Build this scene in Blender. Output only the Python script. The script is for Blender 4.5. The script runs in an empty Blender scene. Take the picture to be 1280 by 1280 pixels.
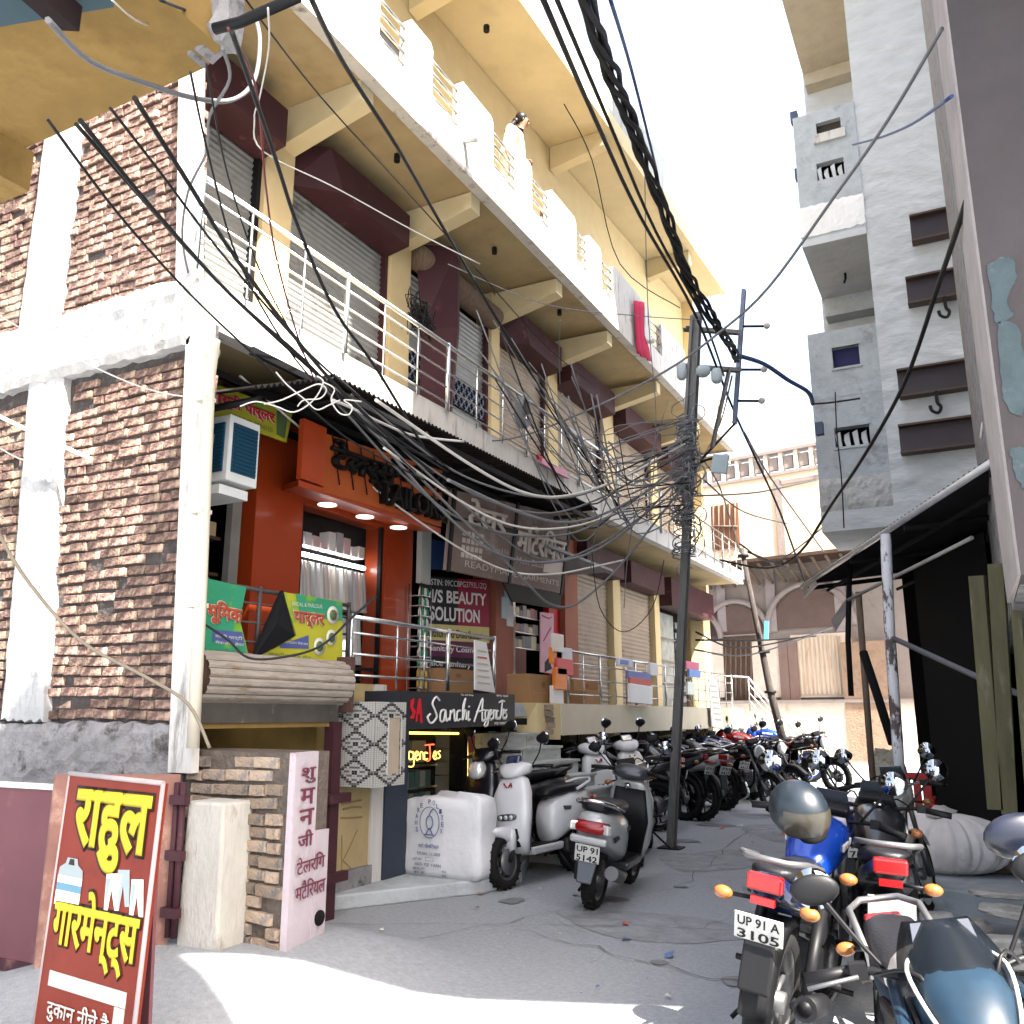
import bpy, bmesh, math, random
from mathutils import Vector, Matrix, Euler
random.seed(7)
R = math.radians
SC = bpy.context.scene
COL = SC.collection
# ---------------------------------------------------------------- camera
F, PIT, YAW, CH = 1108.0, R(12.9), R(27.4), 1.7          # focal length in px of the 1280 px photograph
cam = bpy.data.cameras.new('camera'); cam.sensor_width = 36; cam.lens = F/1280*36
cam.clip_start = .05; cam.clip_end = 3000
camo = bpy.data.objects.new('camera', cam); COL.objects.link(camo)
camo.location = (0, 0, CH); camo.rotation_euler = (R(90)+PIT, 0, YAW); SC.camera = camo
# ---------------------------------------------------------------- world, sun, exposure
SUN_AZ = Vector((.906, -.423)); SUN_EL = R(50)
w = bpy.data.worlds.new('World'); SC.world = w; w.use_nodes = True
nt = w.node_tree; bg = nt.nodes['Background']; bg.inputs[1].default_value = .15
sky = nt.nodes.new('ShaderNodeTexSky'); sky.sky_type = 'NISHITA'; sky.sun_disc = False
sky.sun_elevation = SUN_EL; sky.sun_rotation = math.atan2(SUN_AZ.x, SUN_AZ.y)
sky.air_density = 1.0; sky.dust_density = 6.0; sky.ozone_density = 1.0
hz = nt.nodes.new('ShaderNodeMixRGB'); hz.inputs[0].default_value = .5; hz.inputs[2].default_value = (1.45, 1.47, 1.5, 1)   # thin white haze over the whole sky
nt.links.new(sky.outputs[0], hz.inputs[1]); nt.links.new(hz.outputs[0], bg.inputs[0])
sl = bpy.data.lights.new('sun', 'SUN'); sl.energy = 4.2; sl.angle = R(.5); sl.color = (1, .95, .87)
so = bpy.data.objects.new('sun', sl); COL.objects.link(so)
sd = Vector((SUN_AZ.x*math.cos(SUN_EL), SUN_AZ.y*math.cos(SUN_EL), math.sin(SUN_EL)))
so.rotation_euler = sd.to_track_quat('Z', 'Y').to_euler()
SC.view_settings.view_transform = 'Standard'; SC.view_settings.look = 'None'
SC.view_settings.exposure = 2.92; SC.view_settings.gamma = 1
SC.cycles.max_bounces = 6; SC.cycles.use_denoising = True
# ---------------------------------------------------------------- photo pixel -> point on a real plane
def ray(u, v):
    x = (u-640)/F; y = (640-v)/F
    up = y*math.cos(PIT)+math.sin(PIT); fw = math.cos(PIT)-y*math.sin(PIT)
    s, c = math.sin(YAW), math.cos(YAW)
    return Vector((x*c-fw*s, x*s+fw*c, up))
EYE = Vector((0, 0, CH))
def on(u, v, **k):
    (a, val), = k.items(); r = ray(u, v); i = 'XYZ'.index(a)
    return EYE + r*((val-EYE[i])/r[i])
def onp(u, v, p, n):
    r = ray(u, v); n = Vector(n); return EYE + r*((Vector(p)-EYE).dot(n)/r.dot(n))
# ---------------------------------------------------------------- materials
MATS = {}
def mat(name, col, rough=.75, metal=0., var=.12, scale=3., bump=0., bscale=20., c2=None, amt=.5, s2=1.2, stretch=None,
        coat=0., emit=None, estr=0., alpha=None, rnd=0., trans=0., sharp=.12):
    if name in MATS: return MATS[name]
    m = bpy.data.materials.new(name); m.use_nodes = True; t = m.node_tree; N = t.nodes; Lk = t.links.new
    b = N['Principled BSDF']; b.inputs['Roughness'].default_value = rough; b.inputs['Metallic'].default_value = metal
    b.inputs['Specular IOR Level'].default_value = .22 if not coat and metal < .2 else .5
    if coat: b.inputs['Coat Weight'].default_value = coat; b.inputs['Coat Roughness'].default_value = .08
    if trans: b.inputs['Transmission Weight'].default_value = trans
    tc = N.new('ShaderNodeTexCoord'); mp = N.new('ShaderNodeMapping'); Lk(tc.outputs['Object'], mp.inputs[0])
    if stretch: mp.inputs['Scale'].default_value = stretch
    n1 = N.new('ShaderNodeTexNoise'); n1.inputs['Scale'].default_value = scale; n1.inputs['Detail'].default_value = 8
    n1.inputs['Roughness'].default_value = .65; Lk(mp.outputs[0], n1.inputs['Vector'])
    r1 = N.new('ShaderNodeMapRange'); r1.inputs[1].default_value = .3; r1.inputs[2].default_value = .7
    r1.inputs[3].default_value = 1-var; r1.inputs[4].default_value = 1+var; Lk(n1.outputs[0], r1.inputs[0])
    base = N.new('ShaderNodeRGB'); base.outputs[0].default_value = (*col, 1); src = base.outputs[0]
    if c2:
        n2 = N.new('ShaderNodeTexNoise'); n2.inputs['Scale'].default_value = s2; n2.inputs['Detail'].default_value = 10
        n2.inputs['Roughness'].default_value = .7; Lk(mp.outputs[0], n2.inputs['Vector'])
        rr = N.new('ShaderNodeMapRange'); rr.inputs[1].default_value = .5+(.5-amt)*.4; rr.inputs[2].default_value = .5+(.5-amt)*.4+sharp
        Lk(n2.outputs[0], rr.inputs[0])
        mx = N.new('ShaderNodeMixRGB'); mx.inputs[2].default_value = (*c2, 1); Lk(rr.outputs[0], mx.inputs[0]); Lk(src, mx.inputs[1]); src = mx.outputs[0]
    if rnd:
        oi = N.new('ShaderNodeObjectInfo'); r3 = N.new('ShaderNodeMapRange'); r3.inputs[3].default_value = 1-rnd; r3.inputs[4].default_value = 1+rnd
        Lk(oi.outputs['Random'], r3.inputs[0]); mm = N.new('ShaderNodeMath'); mm.operation = 'MULTIPLY'; Lk(r1.outputs[0], mm.inputs[0]); Lk(r3.outputs[0], mm.inputs[1]); fac = mm.outputs[0]
    else: fac = r1.outputs[0]
    hs = N.new('ShaderNodeVectorMath'); hs.operation = 'SCALE'; Lk(src, hs.inputs[0]); Lk(fac, hs.inputs['Scale']); Lk(hs.outputs[0], b.inputs['Base Color'])
    if bump:
        n3 = N.new('ShaderNodeTexNoise'); n3.inputs['Scale'].default_value = bscale; n3.inputs['Detail'].default_value = 6; Lk(mp.outputs[0], n3.inputs['Vector'])
        bu = N.new('ShaderNodeBump'); bu.inputs['Strength'].default_value = bump; bu.inputs['Distance'].default_value = .02
        Lk(n3.outputs[0], bu.inputs['Height']); Lk(bu.outputs[0], b.inputs['Normal'])
    if emit: b.inputs['Emission Color'].default_value = (*emit, 1); b.inputs['Emission Strength'].default_value = estr
    if alpha is not None: b.inputs['Alpha'].default_value = alpha
    MATS[name] = m; return m
white = mat('white_paint', (.52, .505, .48), .8, var=.07, c2=(.2, .19, .18), amt=.36, s2=1.9, stretch=(3, 3, .5), bump=.25, bscale=14)
whitep = mat('parapet_white', (.52, .52, .51), .8, var=.12, c2=(.13, .14, .15), amt=.4, s2=2.0, stretch=(5, 5, .8), bump=.4, bscale=10)
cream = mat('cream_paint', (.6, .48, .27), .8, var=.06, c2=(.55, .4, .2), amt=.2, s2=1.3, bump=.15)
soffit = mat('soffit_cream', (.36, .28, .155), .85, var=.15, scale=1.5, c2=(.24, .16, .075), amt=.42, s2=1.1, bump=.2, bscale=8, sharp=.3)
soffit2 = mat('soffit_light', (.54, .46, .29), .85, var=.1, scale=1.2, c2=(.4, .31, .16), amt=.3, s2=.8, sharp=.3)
ochre = mat('ochre_soffit', (.22, .14, .045), .85, var=.22, scale=1.7, c2=(.11, .06, .018), amt=.45, s2=1.5, bump=.4, bscale=7, sharp=.35)
maroon = mat('maroon_metal', (.05, .018, .024), .55, .1, var=.15, c2=(.14, .07, .06), amt=.25, s2=3)
maroond = mat('maroon_gate', (.13, .05, .06), .55, .1, var=.1, c2=(.2, .1, .1), amt=.3, s2=2)
black = mat('black_metal', (.006, .006, .007), .6, .1, var=.2)
dark = mat('interior_shade', (.0035, .003, .003), .95, var=.2)  # near black: the shade of unlit rooms is put into the colour
shut = mat('shutter_grey', (.3, .305, .3), .5, .45, var=.12, c2=(.13, .11, .09), amt=.3, s2=2.5)
shutb = mat('shutter_beige', (.3, .24, .18), .6, .2, var=.12, c2=(.19, .14, .1), amt=.3, s2=2.5)
steel = mat('stainless', (.55, .56, .56), .25, .9, var=.1)
cement = mat('grey_cement', (.36, .39, .41), .9, var=.14, scale=5, c2=(.24, .25, .26), amt=.35, s2=2, bump=.6, bscale=12)
cementd = mat('rough_cement', (.21, .205, .21), .95, var=.25, scale=6, c2=(.06, .057, .055), amt=.42, s2=5, bump=1., bscale=20)
plaster = mat('pier_plaster', (.34, .345, .35), .9, var=.12, scale=4, c2=(.2, .2, .21), amt=.35, s2=3, bump=.6, bscale=14)
brickm = mat('brick', (.125, .075, .064), .9, var=.3, scale=14, c2=(.37, .27, .2), amt=.62, s2=4, bump=.8, bscale=40, rnd=.4)
brickg = mat('grey_brick', (.3, .23, .17), .9, var=.3, scale=9, c2=(.14, .125, .115), amt=.5, s2=9, bump=.8, bscale=40, rnd=.35)
mortar = mat('mortar', (.06, .052, .05), .95, var=.3, scale=12, c2=(.14, .12, .11), amt=.35, s2=9, bump=1., bscale=30)
orange = mat('orange_panel', (.33, .042, .008), .35, var=.08, scale=1.2, coat=.2)
terra = mat('terracotta_paint', (.3, .1, .06), .6, var=.08)
redp = mat('red_panel', (.4, .012, .015), .4)
orangel = mat('orange_sign', (.34, .075, .02), .5, var=.15)
wood = mat('old_wood', (.14, .1, .075), .85, var=.3, scale=4, stretch=(6, 6, .8), bump=.5, bscale=16)
woodd = mat('dark_wood', (.06, .035, .025), .8, var=.3, scale=4, stretch=(6, 6, .8))
card = mat('cardboard', (.3, .17, .08), .9, var=.08)
def flat(name, col, rough=.6, **k): return mat(name, col, rough, var=k.pop('var', .04), **k)
# ---------------------------------------------------------------- mesh builder
class MB:
    def __init__(s): s.v = []; s.f = []; s.sm = []; s.mi = []; s.cur = 0
    def add(s, vs, fs, sm=False):
        o = len(s.v); s.v += [Vector(p) for p in vs]; s.f += [tuple(i+o for i in f) for f in fs]; s.sm += [sm]*len(fs); s.mi += [s.cur]*len(fs); return s
    def box(s, a, b):
        x0, y0, z0 = (min(a[i], b[i]) for i in range(3)); x1, y1, z1 = (max(a[i], b[i]) for i in range(3))
        return s.hexa([(x0, y0, z0), (x1, y0, z0), (x1, y1, z0), (x0, y1, z0)], [(x0, y0, z1), (x1, y0, z1), (x1, y1, z1), (x0, y1, z1)])
    def hexa(s, lo, hi):
        return s.add(list(lo)+list(hi), [(3, 2, 1, 0), (4, 5, 6, 7), (0, 1, 5, 4), (1, 2, 6, 5), (2, 3, 7, 6), (3, 0, 4, 7)])
    def cbox(s, c, d, rot=None):
        c = Vector(c); M = rot.to_matrix() if rot else Matrix.Identity(3)
        P = [c+M@Vector((sx*d[0]/2, sy*d[1]/2, sz*d[2]/2)) for sz in (-1, 1) for sx, sy in ((-1, -1), (1, -1), (1, 1), (-1, 1))]
        return s.hexa(P[:4], P[4:])
    def panel(s, pts, n, t):      # polygon with thickness t behind it (n = outward normal)
        n = Vector(n).normalized(); P = [Vector(p) for p in pts]; k = len(P)
        nn = sum(((P[i]-P[0]).cross(P[i+1]-P[0]) for i in range(1, k-1)), Vector())
        if nn.dot(n) < 0: P.reverse()
        Q = [p-n*t for p in P]
        return s.add(P+Q, [tuple(range(k)), tuple(range(2*k-1, k-1, -1))]+[(i, k+i, k+(i+1) % k, (i+1) % k) for i in range(k)])
    def tube(s, pts, r, n=8, cap=True, closed=False):
        P = [Vector(p) for p in pts]; m = len(P); rs = r if isinstance(r, (list, tuple)) else [r]*m
        o = len(s.v); ref = None
        for i, p in enumerate(P):
            if closed: d = P[(i+1) % m]-P[i-1]
            else: d = P[min(i+1, m-1)]-P[max(i-1, 0)]
            if d.length < 1e-9: d = Vector((0, 0, 1))
            d.normalize()
            if ref is None:
                ref = Vector((0, 0, 1)) if abs(d.z) < .9 else Vector((1, 0, 0))
            a = d.cross(ref).normalized(); b = a.cross(d).normalized(); ref = b
            for k in range(n):
                t = 2*math.pi*k/n+.4; s.v.append(p+(a*math.cos(t)+b*math.sin(t))*rs[i])
        for i in range(m if closed else m-1):
            j = (i+1) % m
            for k in range(n):
                q = (k+1) % n; s.f.append((o+i*n+k, o+i*n+q, o+j*n+q, o+j*n+k)); s.sm.append(True); s.mi.append(s.cur)
        if cap and not closed:
            s.f += [tuple(o+k for k in range(n-1, -1, -1)), tuple(o+(m-1)*n+k for k in range(n))]; s.sm += [False]*2; s.mi += [s.cur]*2
        return s
    def loft(s, rings, cap=True, sm=True):
        o = len(s.v); n = len(rings[0])
        for rg in rings: s.v += [Vector(p) for p in rg]
        for i in range(len(rings)-1):
            for k in range(n):
                q = (k+1) % n; s.f.append((o+i*n+k, o+i*n+q, o+(i+1)*n+q, o+(i+1)*n+k)); s.sm.append(sm); s.mi.append(s.cur)
        if cap:
            e = o+(len(rings)-1)*n
            s.f += [tuple(o+k for k in range(n-1, -1, -1)), tuple(e+k for k in range(n))]; s.sm += [sm]*2; s.mi += [s.cur]*2
        return s
    def lathe(s, prof, c=(0, 0, 0), axis='z', n=24, sm=True, closed=False):   # prof: (radius, height)
        rings = []
        for r, h in prof:
            rg = []
            for k in range(n):
                t = 2*math.pi*k/n; a, b = r*math.cos(t), r*math.sin(t)
                p = {'z': (a, b, h), 'y': (b, h, a), 'x': (h, a, b)}[axis]; rg.append(Vector(p)+Vector(c))
            rings.append(rg)
        if closed: rings.append(rings[0])
        return s.loft(rings, cap=not closed, sm=sm)
    def sphere(s, c, r, n=14, sq=(1, 1, 1)):
        pr = [(max(1e-3, math.sin(math.pi*i/n))*r, -math.cos(math.pi*i/n)*r) for i in range(n+1)]
        o = len(s.v); s.lathe(pr, (0, 0, 0), 'z', n*2)
        for i in range(o, len(s.v)): v = s.v[i]; s.v[i] = Vector((v.x*sq[0], v.y*sq[1], v.z*sq[2]))+Vector(c)
        return s
    def corr(s, p0, du, dv, wave, amp, nrm, steps=4):   # corrugated sheet: waves along du, flat along dv
        p0, du, dv, nrm = Vector(p0), Vector(du), Vector(dv), Vector(nrm).normalized(); L = du.length; k = max(2, int(L/wave*steps)); o = len(s.v)
        for i in range(k+1):
            t = i/k; off = nrm*amp*math.sin(t*L/wave*2*math.pi); s.v += [p0+du*t+off, p0+du*t+dv+off]
        for i in range(k): s.f.append((o+2*i, o+2*i+2, o+2*i+3, o+2*i+1)); s.sm.append(True); s.mi.append(s.cur)
        return s
    def build(s, name, m, parent=None, label=None, bevel=0, kind=None):
        me = bpy.data.meshes.new(name); off = parent_world(parent)
        me.from_pydata([v-off for v in s.v], [], s.f)
        for mm in (m if isinstance(m, (list, tuple)) else [m]): me.materials.append(mm)
        me.polygons.foreach_set('use_smooth', s.sm); me.polygons.foreach_set('material_index', s.mi); me.update()
        o = bpy.data.objects.new(name, me); COL.objects.link(o)
        if parent: o.parent = parent
        if bevel:
            bv = o.modifiers.new('bevel', 'BEVEL'); bv.width = bevel; bv.segments = 2; bv.limit_method = 'ANGLE'
        if label: o['label'] = label
        if kind: o['kind'] = kind
        return o
def parent_world(p):
    v = Vector()
    while p: v = v+p.location; p = p.parent
    return v
def tag(o, label, cat, group=None):
    o['label'] = label; o['category'] = cat
    if group: o['group'] = group
    return o
def thing(name, label, cat, loc=(0, 0, 0), group=None):
    o = bpy.data.objects.new(name, None); COL.objects.link(o); o.location = loc; o.empty_display_size = .2
    return tag(o, label, cat, group)
def struct(o): o['kind'] = 'structure'; return o
def quad(name, pts, m, parent=None, n=(1, 0, 0), t=.02, label=None):
    return MB().panel(pts, n, t).build(name, m, parent, label)
def rect(u0, v0, u1, v1, ax, val):    # photo rectangle corners on a plane: tl, tr, br, bl
    return [on(u0, v0, **{ax: val}), on(u1, v0, **{ax: val}), on(u1, v1, **{ax: val}), on(u0, v1, **{ax: val})]
# lettering fitted in a box: p = lower left corner, r / u = right and up vectors with lengths = box size
def text(s, p, r, u, m, parent, bold=0., name='lettering', shear=0., depth=.002, outline=None, label=None):
    c = bpy.data.curves.new('lettering', 'FONT'); c.body = s; c.size = 1; c.shear = shear; c.resolution_u = 3
    if bold: c.bevel_depth = bold; c.bevel_resolution = 0
    tmp = bpy.data.objects.new('tmp', c); COL.objects.link(tmp)
    bpy.context.view_layer.update()
    me = bpy.data.meshes.new_from_object(tmp.evaluated_get(bpy.context.evaluated_depsgraph_get()))
    bpy.data.objects.remove(tmp); bpy.data.curves.remove(c)
    vs = [v.co.copy() for v in me.vertices]
    x0 = min(v.x for v in vs); x1 = max(v.x for v in vs); y0 = min(v.y for v in vs); y1 = max(v.y for v in vs)
    r, u, p = Vector(r), Vector(u), Vector(p); n = r.cross(u).normalized(); off = parent_world(parent)
    zm = max(1e-4, max(abs(v.z) for v in vs))
    for v, q in zip(me.vertices, vs):
        v.co = p + r*((q.x-x0)/(x1-x0)) + u*((q.y-y0)/(y1-y0)) + n*(q.z/zm*depth+depth) - off
    me.materials.clear(); me.materials.append(m)
    o = bpy.data.objects.new(name, me); COL.objects.link(o); o.parent = parent
    if label: o['label'] = label
    if outline:
        g = .035*u.length; rl, ul = r.length, u.length
        text(s, p-r*(g/rl)-u*(g/ul)-n*.0015, r*(1+2*g/rl), u*(1+2*g/ul), outline, parent, bold+.035, 'lettering_outline', shear, depth*.5)
    return o
def box4(pts):    # tl,tr,br,bl -> p, r, u for text()
    tl, tr, br, bl = [Vector(q) for q in pts]; return bl, br-bl, tl-bl
def inset(pts, a, b, c, d):  # sub-rectangle in fractions: left, top, right, bottom (0..1 from top-left)
    tl, tr, br, bl = [Vector(q) for q in pts]
    f = lambda x, y: (tl*(1-x)+tr*x)*(1-y)+(bl*(1-x)+br*x)*y
    return [f(a, b), f(c, b), f(c, d), f(a, d)]
def strokes(name, lines, pts, m, parent, r, n=(1, 0, 0), depth=.004):  # hand-drawn strokes, coordinates 0..1 (x right, y down)
    mb = MB(); tl, tr, br, bl = [Vector(q) for q in pts]; nn = Vector(n)
    for ln in lines:
        P = smooth([Vector((x, y, 0)) for x, y in ln], 5)
        mb.tube([(tl*(1-q.x)+tr*q.x)*(1-q.y)+(bl*(1-q.x)+br*q.x)*q.y+nn*depth for q in P], r, 5)
    return mb.build(name, m, parent)
def smooth(P, k=6):
    P = [Vector(p) for p in P]
    if len(P) < 3: return P
    out = []
    for i in range(len(P)-1):
        a = P[max(i-1, 0)]; b = P[i]; c = P[i+1]; d = P[min(i+2, len(P)-1)]
        for j in range(k):
            t = j/k; out.append(.5*((2*b)+(c-a)*t+(2*a-5*b+4*c-d)*t*t+(3*b-a-3*c+d)*t*t*t))
    out.append(P[-1]); return out
def sag(a, b, s, n=16):
    a, b = Vector(a), Vector(b)
    return [a.lerp(b, i/n)-Vector((0, 0, s*4*(i/n)*(1-i/n))) for i in range(n+1)]
XF, XW, XS = -5.3, -6.6, -6.3       # slab edge, upper wall, shop fronts
# ================================================================ ground and terrain
asph = mat('street_cement', (.27, .285, .3), .85, var=.16, scale=26., c2=(.215, .225, .235), amt=.4, s2=.9, bump=.6, bscale=90, sharp=.4)
mb = MB(); gx = [-60+i*3. for i in range(17)]+[-12+i*.3 for i in range(60)]+[6+i*3. for i in range(20)]; gy = [-30+i*2. for i in range(17)]+[3+.3*i for i in range(1, 60)]+[21+i*2. for i in range(40)]
def gz(x, y):
    z = max(0, min(1, (y-19)/11))*.42
    dx = max(-5.15-x, 0, x+4.15); dy = max(4.45-y, 0, y-5.3); q = max(0, 1-math.hypot(dx, dy)/1.1)
    return z+.25*q*q*(3-2*q)
nv = len(gx)
mb.add([(x, y, gz(x, y)) for y in gy for x in gx], [(j*nv+i, j*nv+i+1, (j+1)*nv+i+1, (j+1)*nv+i) for j in range(len(gy)-1) for i in range(nv-1)], True)
struct(mb.build('ground', asph))
struct(MB().box((-3000, -3000, -1.2), (3000, 3000, -1)).build('far_ground', asph))
# tarred repairs, stains and a drain edge on the lane
tar = mat('tar_patch', (.235, .245, .255), .9, var=.25, scale=5, bump=.6, bscale=70, c2=(.18, .188, .195), amt=.4, s2=3)
oil = mat('oil_stain', (.15, .152, .155), .6, var=.3, scale=4)
def blob(x, y, rx, ry, z, m, name, seed):
    rn = random.Random(seed); P = [Vector((x+math.cos(a)*rx*rn.uniform(.7, 1.15), y+math.sin(a)*ry*rn.uniform(.7, 1.15), z)) for a in [2*math.pi*i/11 for i in range(11)]]
    P = smooth(P+[P[0]], 4)[:-1]; struct(MB().add(P, [tuple(range(len(P)))]).build(name, m))
for i, (x, y, rx, ry) in enumerate(((-2.6, 7.6, .9, .5), (-3.0, 11.2, .7, .9), (-1.9, 9.6, .5, .35), (-2.6, 14.5, .8, 1.3))): blob(x, y, rx, ry, .004, tar, 'tar_patch', i)
for i, (x, y, rx, ry) in enumerate(((-3.35, 8.4, .22, .12), (-4.1, 7.9, .12, .16), (-1.5, 6.3, .2, .16), (-3.9, 12.6, .25, .2), (-2.2, 6.5, .07, .06), (-2.9, 9.3, .09, .05), (-3.9, 14.6, .3, .25))): blob(x, y, rx, ry, .008, oil, 'oil_stain', 20+i)
# raised cement step before the basement shop and joints in the paving
mb = MB(); mb.panel([(-6.4, 6.75, .13), (-6.4, 10.2, .13), (-4.9, 9.9, .13), (-4.42, 8.75, .13), (-4.5, 8.1, .13), (-5.0, 7.3, .13), (-5.3, 6.8, .13)], (0, 0, 1), .13)
struct(mb.build('shop_step', cement, bevel=.015))
mb = MB(); mb.panel([(-1.0, 9.3, .22), (-1.15, 14, .22), (4, 14, .22), (4, 8.4, .22), (.4, 8.8, .22)], (0, 0, 1), .25)
struct(mb.build('shed_platform', cement, bevel=.02))
crk = mat('joint_dark', (.1, .1, .1), .9)
mb = MB()
for a, b in (((-5.0, 6.4), (-1.0, 8.2)), ((-4.6, 9.5), (-1.3, 10.4)), ((-4.2, 5.9), (-2.9, 9.3)), ((-3.5, 6.9), (-1.5, 6.2)), ((-4.2, 11.4), (-1.3, 12.6)), ((-2.9, 9.3), (-3.3, 14)), ((-2.2, 7.6), (-1.6, 10.2)), ((-4.6, 14), (-1.5, 15.2))):
    P = [Vector((a[0]+(b[0]-a[0])*i/14+random.uniform(-.06, .06), a[1]+(b[1]-a[1])*i/14+random.uniform(-.06, .06), .012)) for i in range(15)]
    for i in range(14):
        d = (P[i+1]-P[i]).normalized().cross(Vector((0, 0, 1)))*random.uniform(.002, .006)
        mb.add([P[i]-d, P[i]+d, P[i+1]+d, P[i+1]-d], [(0, 1, 2, 3)])
struct(mb.build('paving_joint', crk))

# ================================================================ long shop building on the left
Y0, Y1 = 4.75, 23.55
B = thing('shop_building', 'long cream three storey shop building with white balconies and rows of shutters along the left', 'building', (XW, Y0, 0))
def bx(name, a, b, m, parent=B, **k): return MB().box(a, b).build(name, m, parent, **k)
# floors (slabs with faces a little proud), upper walls and roof
def slab(name, z0a, z0b, z1a, z1b, m1, m2, xf=XF, ya=Y0, yb=Y1):
    # white edge band as one piece and ceiling panel behind it as another
    MB().hexa([(xf-.16, ya, z0a), (xf, ya, z0a), (xf, yb, z0b), (xf-.16, yb, z0b)], [(xf-.16, ya, z1a), (xf, ya, z1a), (xf, yb, z1b), (xf-.16, yb, z1b)]).build(name+'_edge', m1, B)
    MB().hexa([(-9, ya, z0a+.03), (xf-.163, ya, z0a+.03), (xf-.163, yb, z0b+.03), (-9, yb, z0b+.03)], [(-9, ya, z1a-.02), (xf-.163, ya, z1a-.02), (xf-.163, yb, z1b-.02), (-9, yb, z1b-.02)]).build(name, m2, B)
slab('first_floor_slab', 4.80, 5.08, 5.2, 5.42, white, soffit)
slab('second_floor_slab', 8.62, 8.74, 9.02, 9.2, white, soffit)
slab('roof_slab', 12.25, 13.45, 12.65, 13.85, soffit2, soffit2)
MB().hexa([(-9, Y0+.02, 9.0), (XW-.02, Y0+.02, 9.0), (XW-.02, Y1, 9.0), (-9, Y1, 9.0)], [(-9, Y0+.02, 12.26), (XW-.02, Y0+.02, 12.26), (XW-.02, Y1, 13.46), (-9, Y1, 13.46)]).build('upper_wall', cream, B)
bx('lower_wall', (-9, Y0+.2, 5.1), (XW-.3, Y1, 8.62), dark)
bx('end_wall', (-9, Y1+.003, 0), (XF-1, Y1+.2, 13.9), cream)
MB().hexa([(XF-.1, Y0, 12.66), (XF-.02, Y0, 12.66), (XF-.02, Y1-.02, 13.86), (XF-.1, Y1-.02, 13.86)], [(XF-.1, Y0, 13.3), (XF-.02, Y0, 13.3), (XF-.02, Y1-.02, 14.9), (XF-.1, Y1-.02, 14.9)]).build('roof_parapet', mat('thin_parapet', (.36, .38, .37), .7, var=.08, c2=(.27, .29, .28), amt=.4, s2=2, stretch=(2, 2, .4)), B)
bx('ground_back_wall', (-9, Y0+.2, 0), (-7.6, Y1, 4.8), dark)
MB().hexa([(-5.6, Y0-.03, 5.2), (-5.36, Y0-.03, 5.2), (-5.36, Y0+.04, 5.2), (-5.6, Y0+.04, 5.2)], [(-5.98, Y0-.03, 9), (-5.74, Y0-.03, 9), (-5.74, Y0+.04, 9), (-5.98, Y0+.04, 9)]).build('corner_column', white, B)
MB().hexa([(-5.22, Y0-.03, 1.3), (-4.99, Y0-.03, 1.3), (-4.99, Y0+.04, 1.3), (-5.22, Y0+.04, 1.3)], [(-5.43, Y0-.03, 4.79), (-5.18, Y0-.03, 4.79), (-5.18, Y0+.04, 4.79), (-5.43, Y0+.04, 4.79)]).build('ground_column', white, B)
# beams under each balcony and pilasters between the shutters
piers = [(6.66, 7.12), (9.13, 9.6), (12.0, 12.28), (14.2, 14.62), (16.95, 17.6), (20.1, 20.6), (23.2, 23.54)]
for a, b in piers:
    bx('pilaster', (XW-.3, a, 5.2), (XW, b, 8.62), cream)
    c = (a+b)/2+.1
    MB().hexa([(XW, c-.12, 8.18), (XF-.17, c-.12, 8.42), (XF-.17, c+.12, 8.42), (XW, c+.12, 8.18)], [(XW, c-.12, 8.66), (XF-.17, c-.12, 8.66), (XF-.17, c+.12, 8.66), (XW, c+.12, 8.66)]).build('balcony_beam', soffit2, B)
    if a in (9.13, 14.2, 20.1):
        dz = (c-Y0)/18.8*1.2-.1
        MB().hexa([(XW, c-.12, 11.85+dz), (XF-.17, c-.12, 12.05+dz), (XF-.17, c+.12, 12.05+dz), (XW, c+.12, 11.85+dz)], [(XW, c-.12, 12.36+dz), (XF-.17, c-.12, 12.36+dz), (XF-.17, c+.12, 12.38+dz), (XW, c+.12, 12.38+dz)]).build('balcony_beam', soffit2, B)
# first floor shutters with their maroon roller boxes
edges = [4.95]+[v for p in piers for v in p]
bays = [(4.86, 6.66), (7.12, 9.13), (9.6, 12.0), (12.28, 14.2), (14.62, 16.95), (17.6, 20.1), (20.6, 23.2)]
for i, (a, b) in enumerate(bays):
    m = shut if i < 3 else shutb
    s = MB().corr((XW-.14, a+.06, 5.2), (0, 0, 2.75), (0, b-a-.12, 0), .078, .012, (1, 0, 0)).build('shutter', m, B)
    for y in (a+.03, b-.03): MB().box((XW-.16, y-.035, 5.2), (XW-.06, y+.035, 8.0)).build('shutter_guide', maroon if i else black, B)
    if i == 2: continue
    hb = MB(); dr = .0 if i in (0, 4, 5, 6) else .28
    hb.hexa([(XW-.1, a, 7.86), (XW+.3, a+dr*2, 7.93), (XW+.3, b-.02, 7.93), (XW-.1, b-.02, 7.86)], [(XW-.1, a, 8.4), (XW+.3, a+dr, 8.4), (XW+.3, b-.02, 8.4), (XW-.1, b-.02, 8.4)])
    hb.build('roller_box', maroon, B, bevel=.008)
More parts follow.
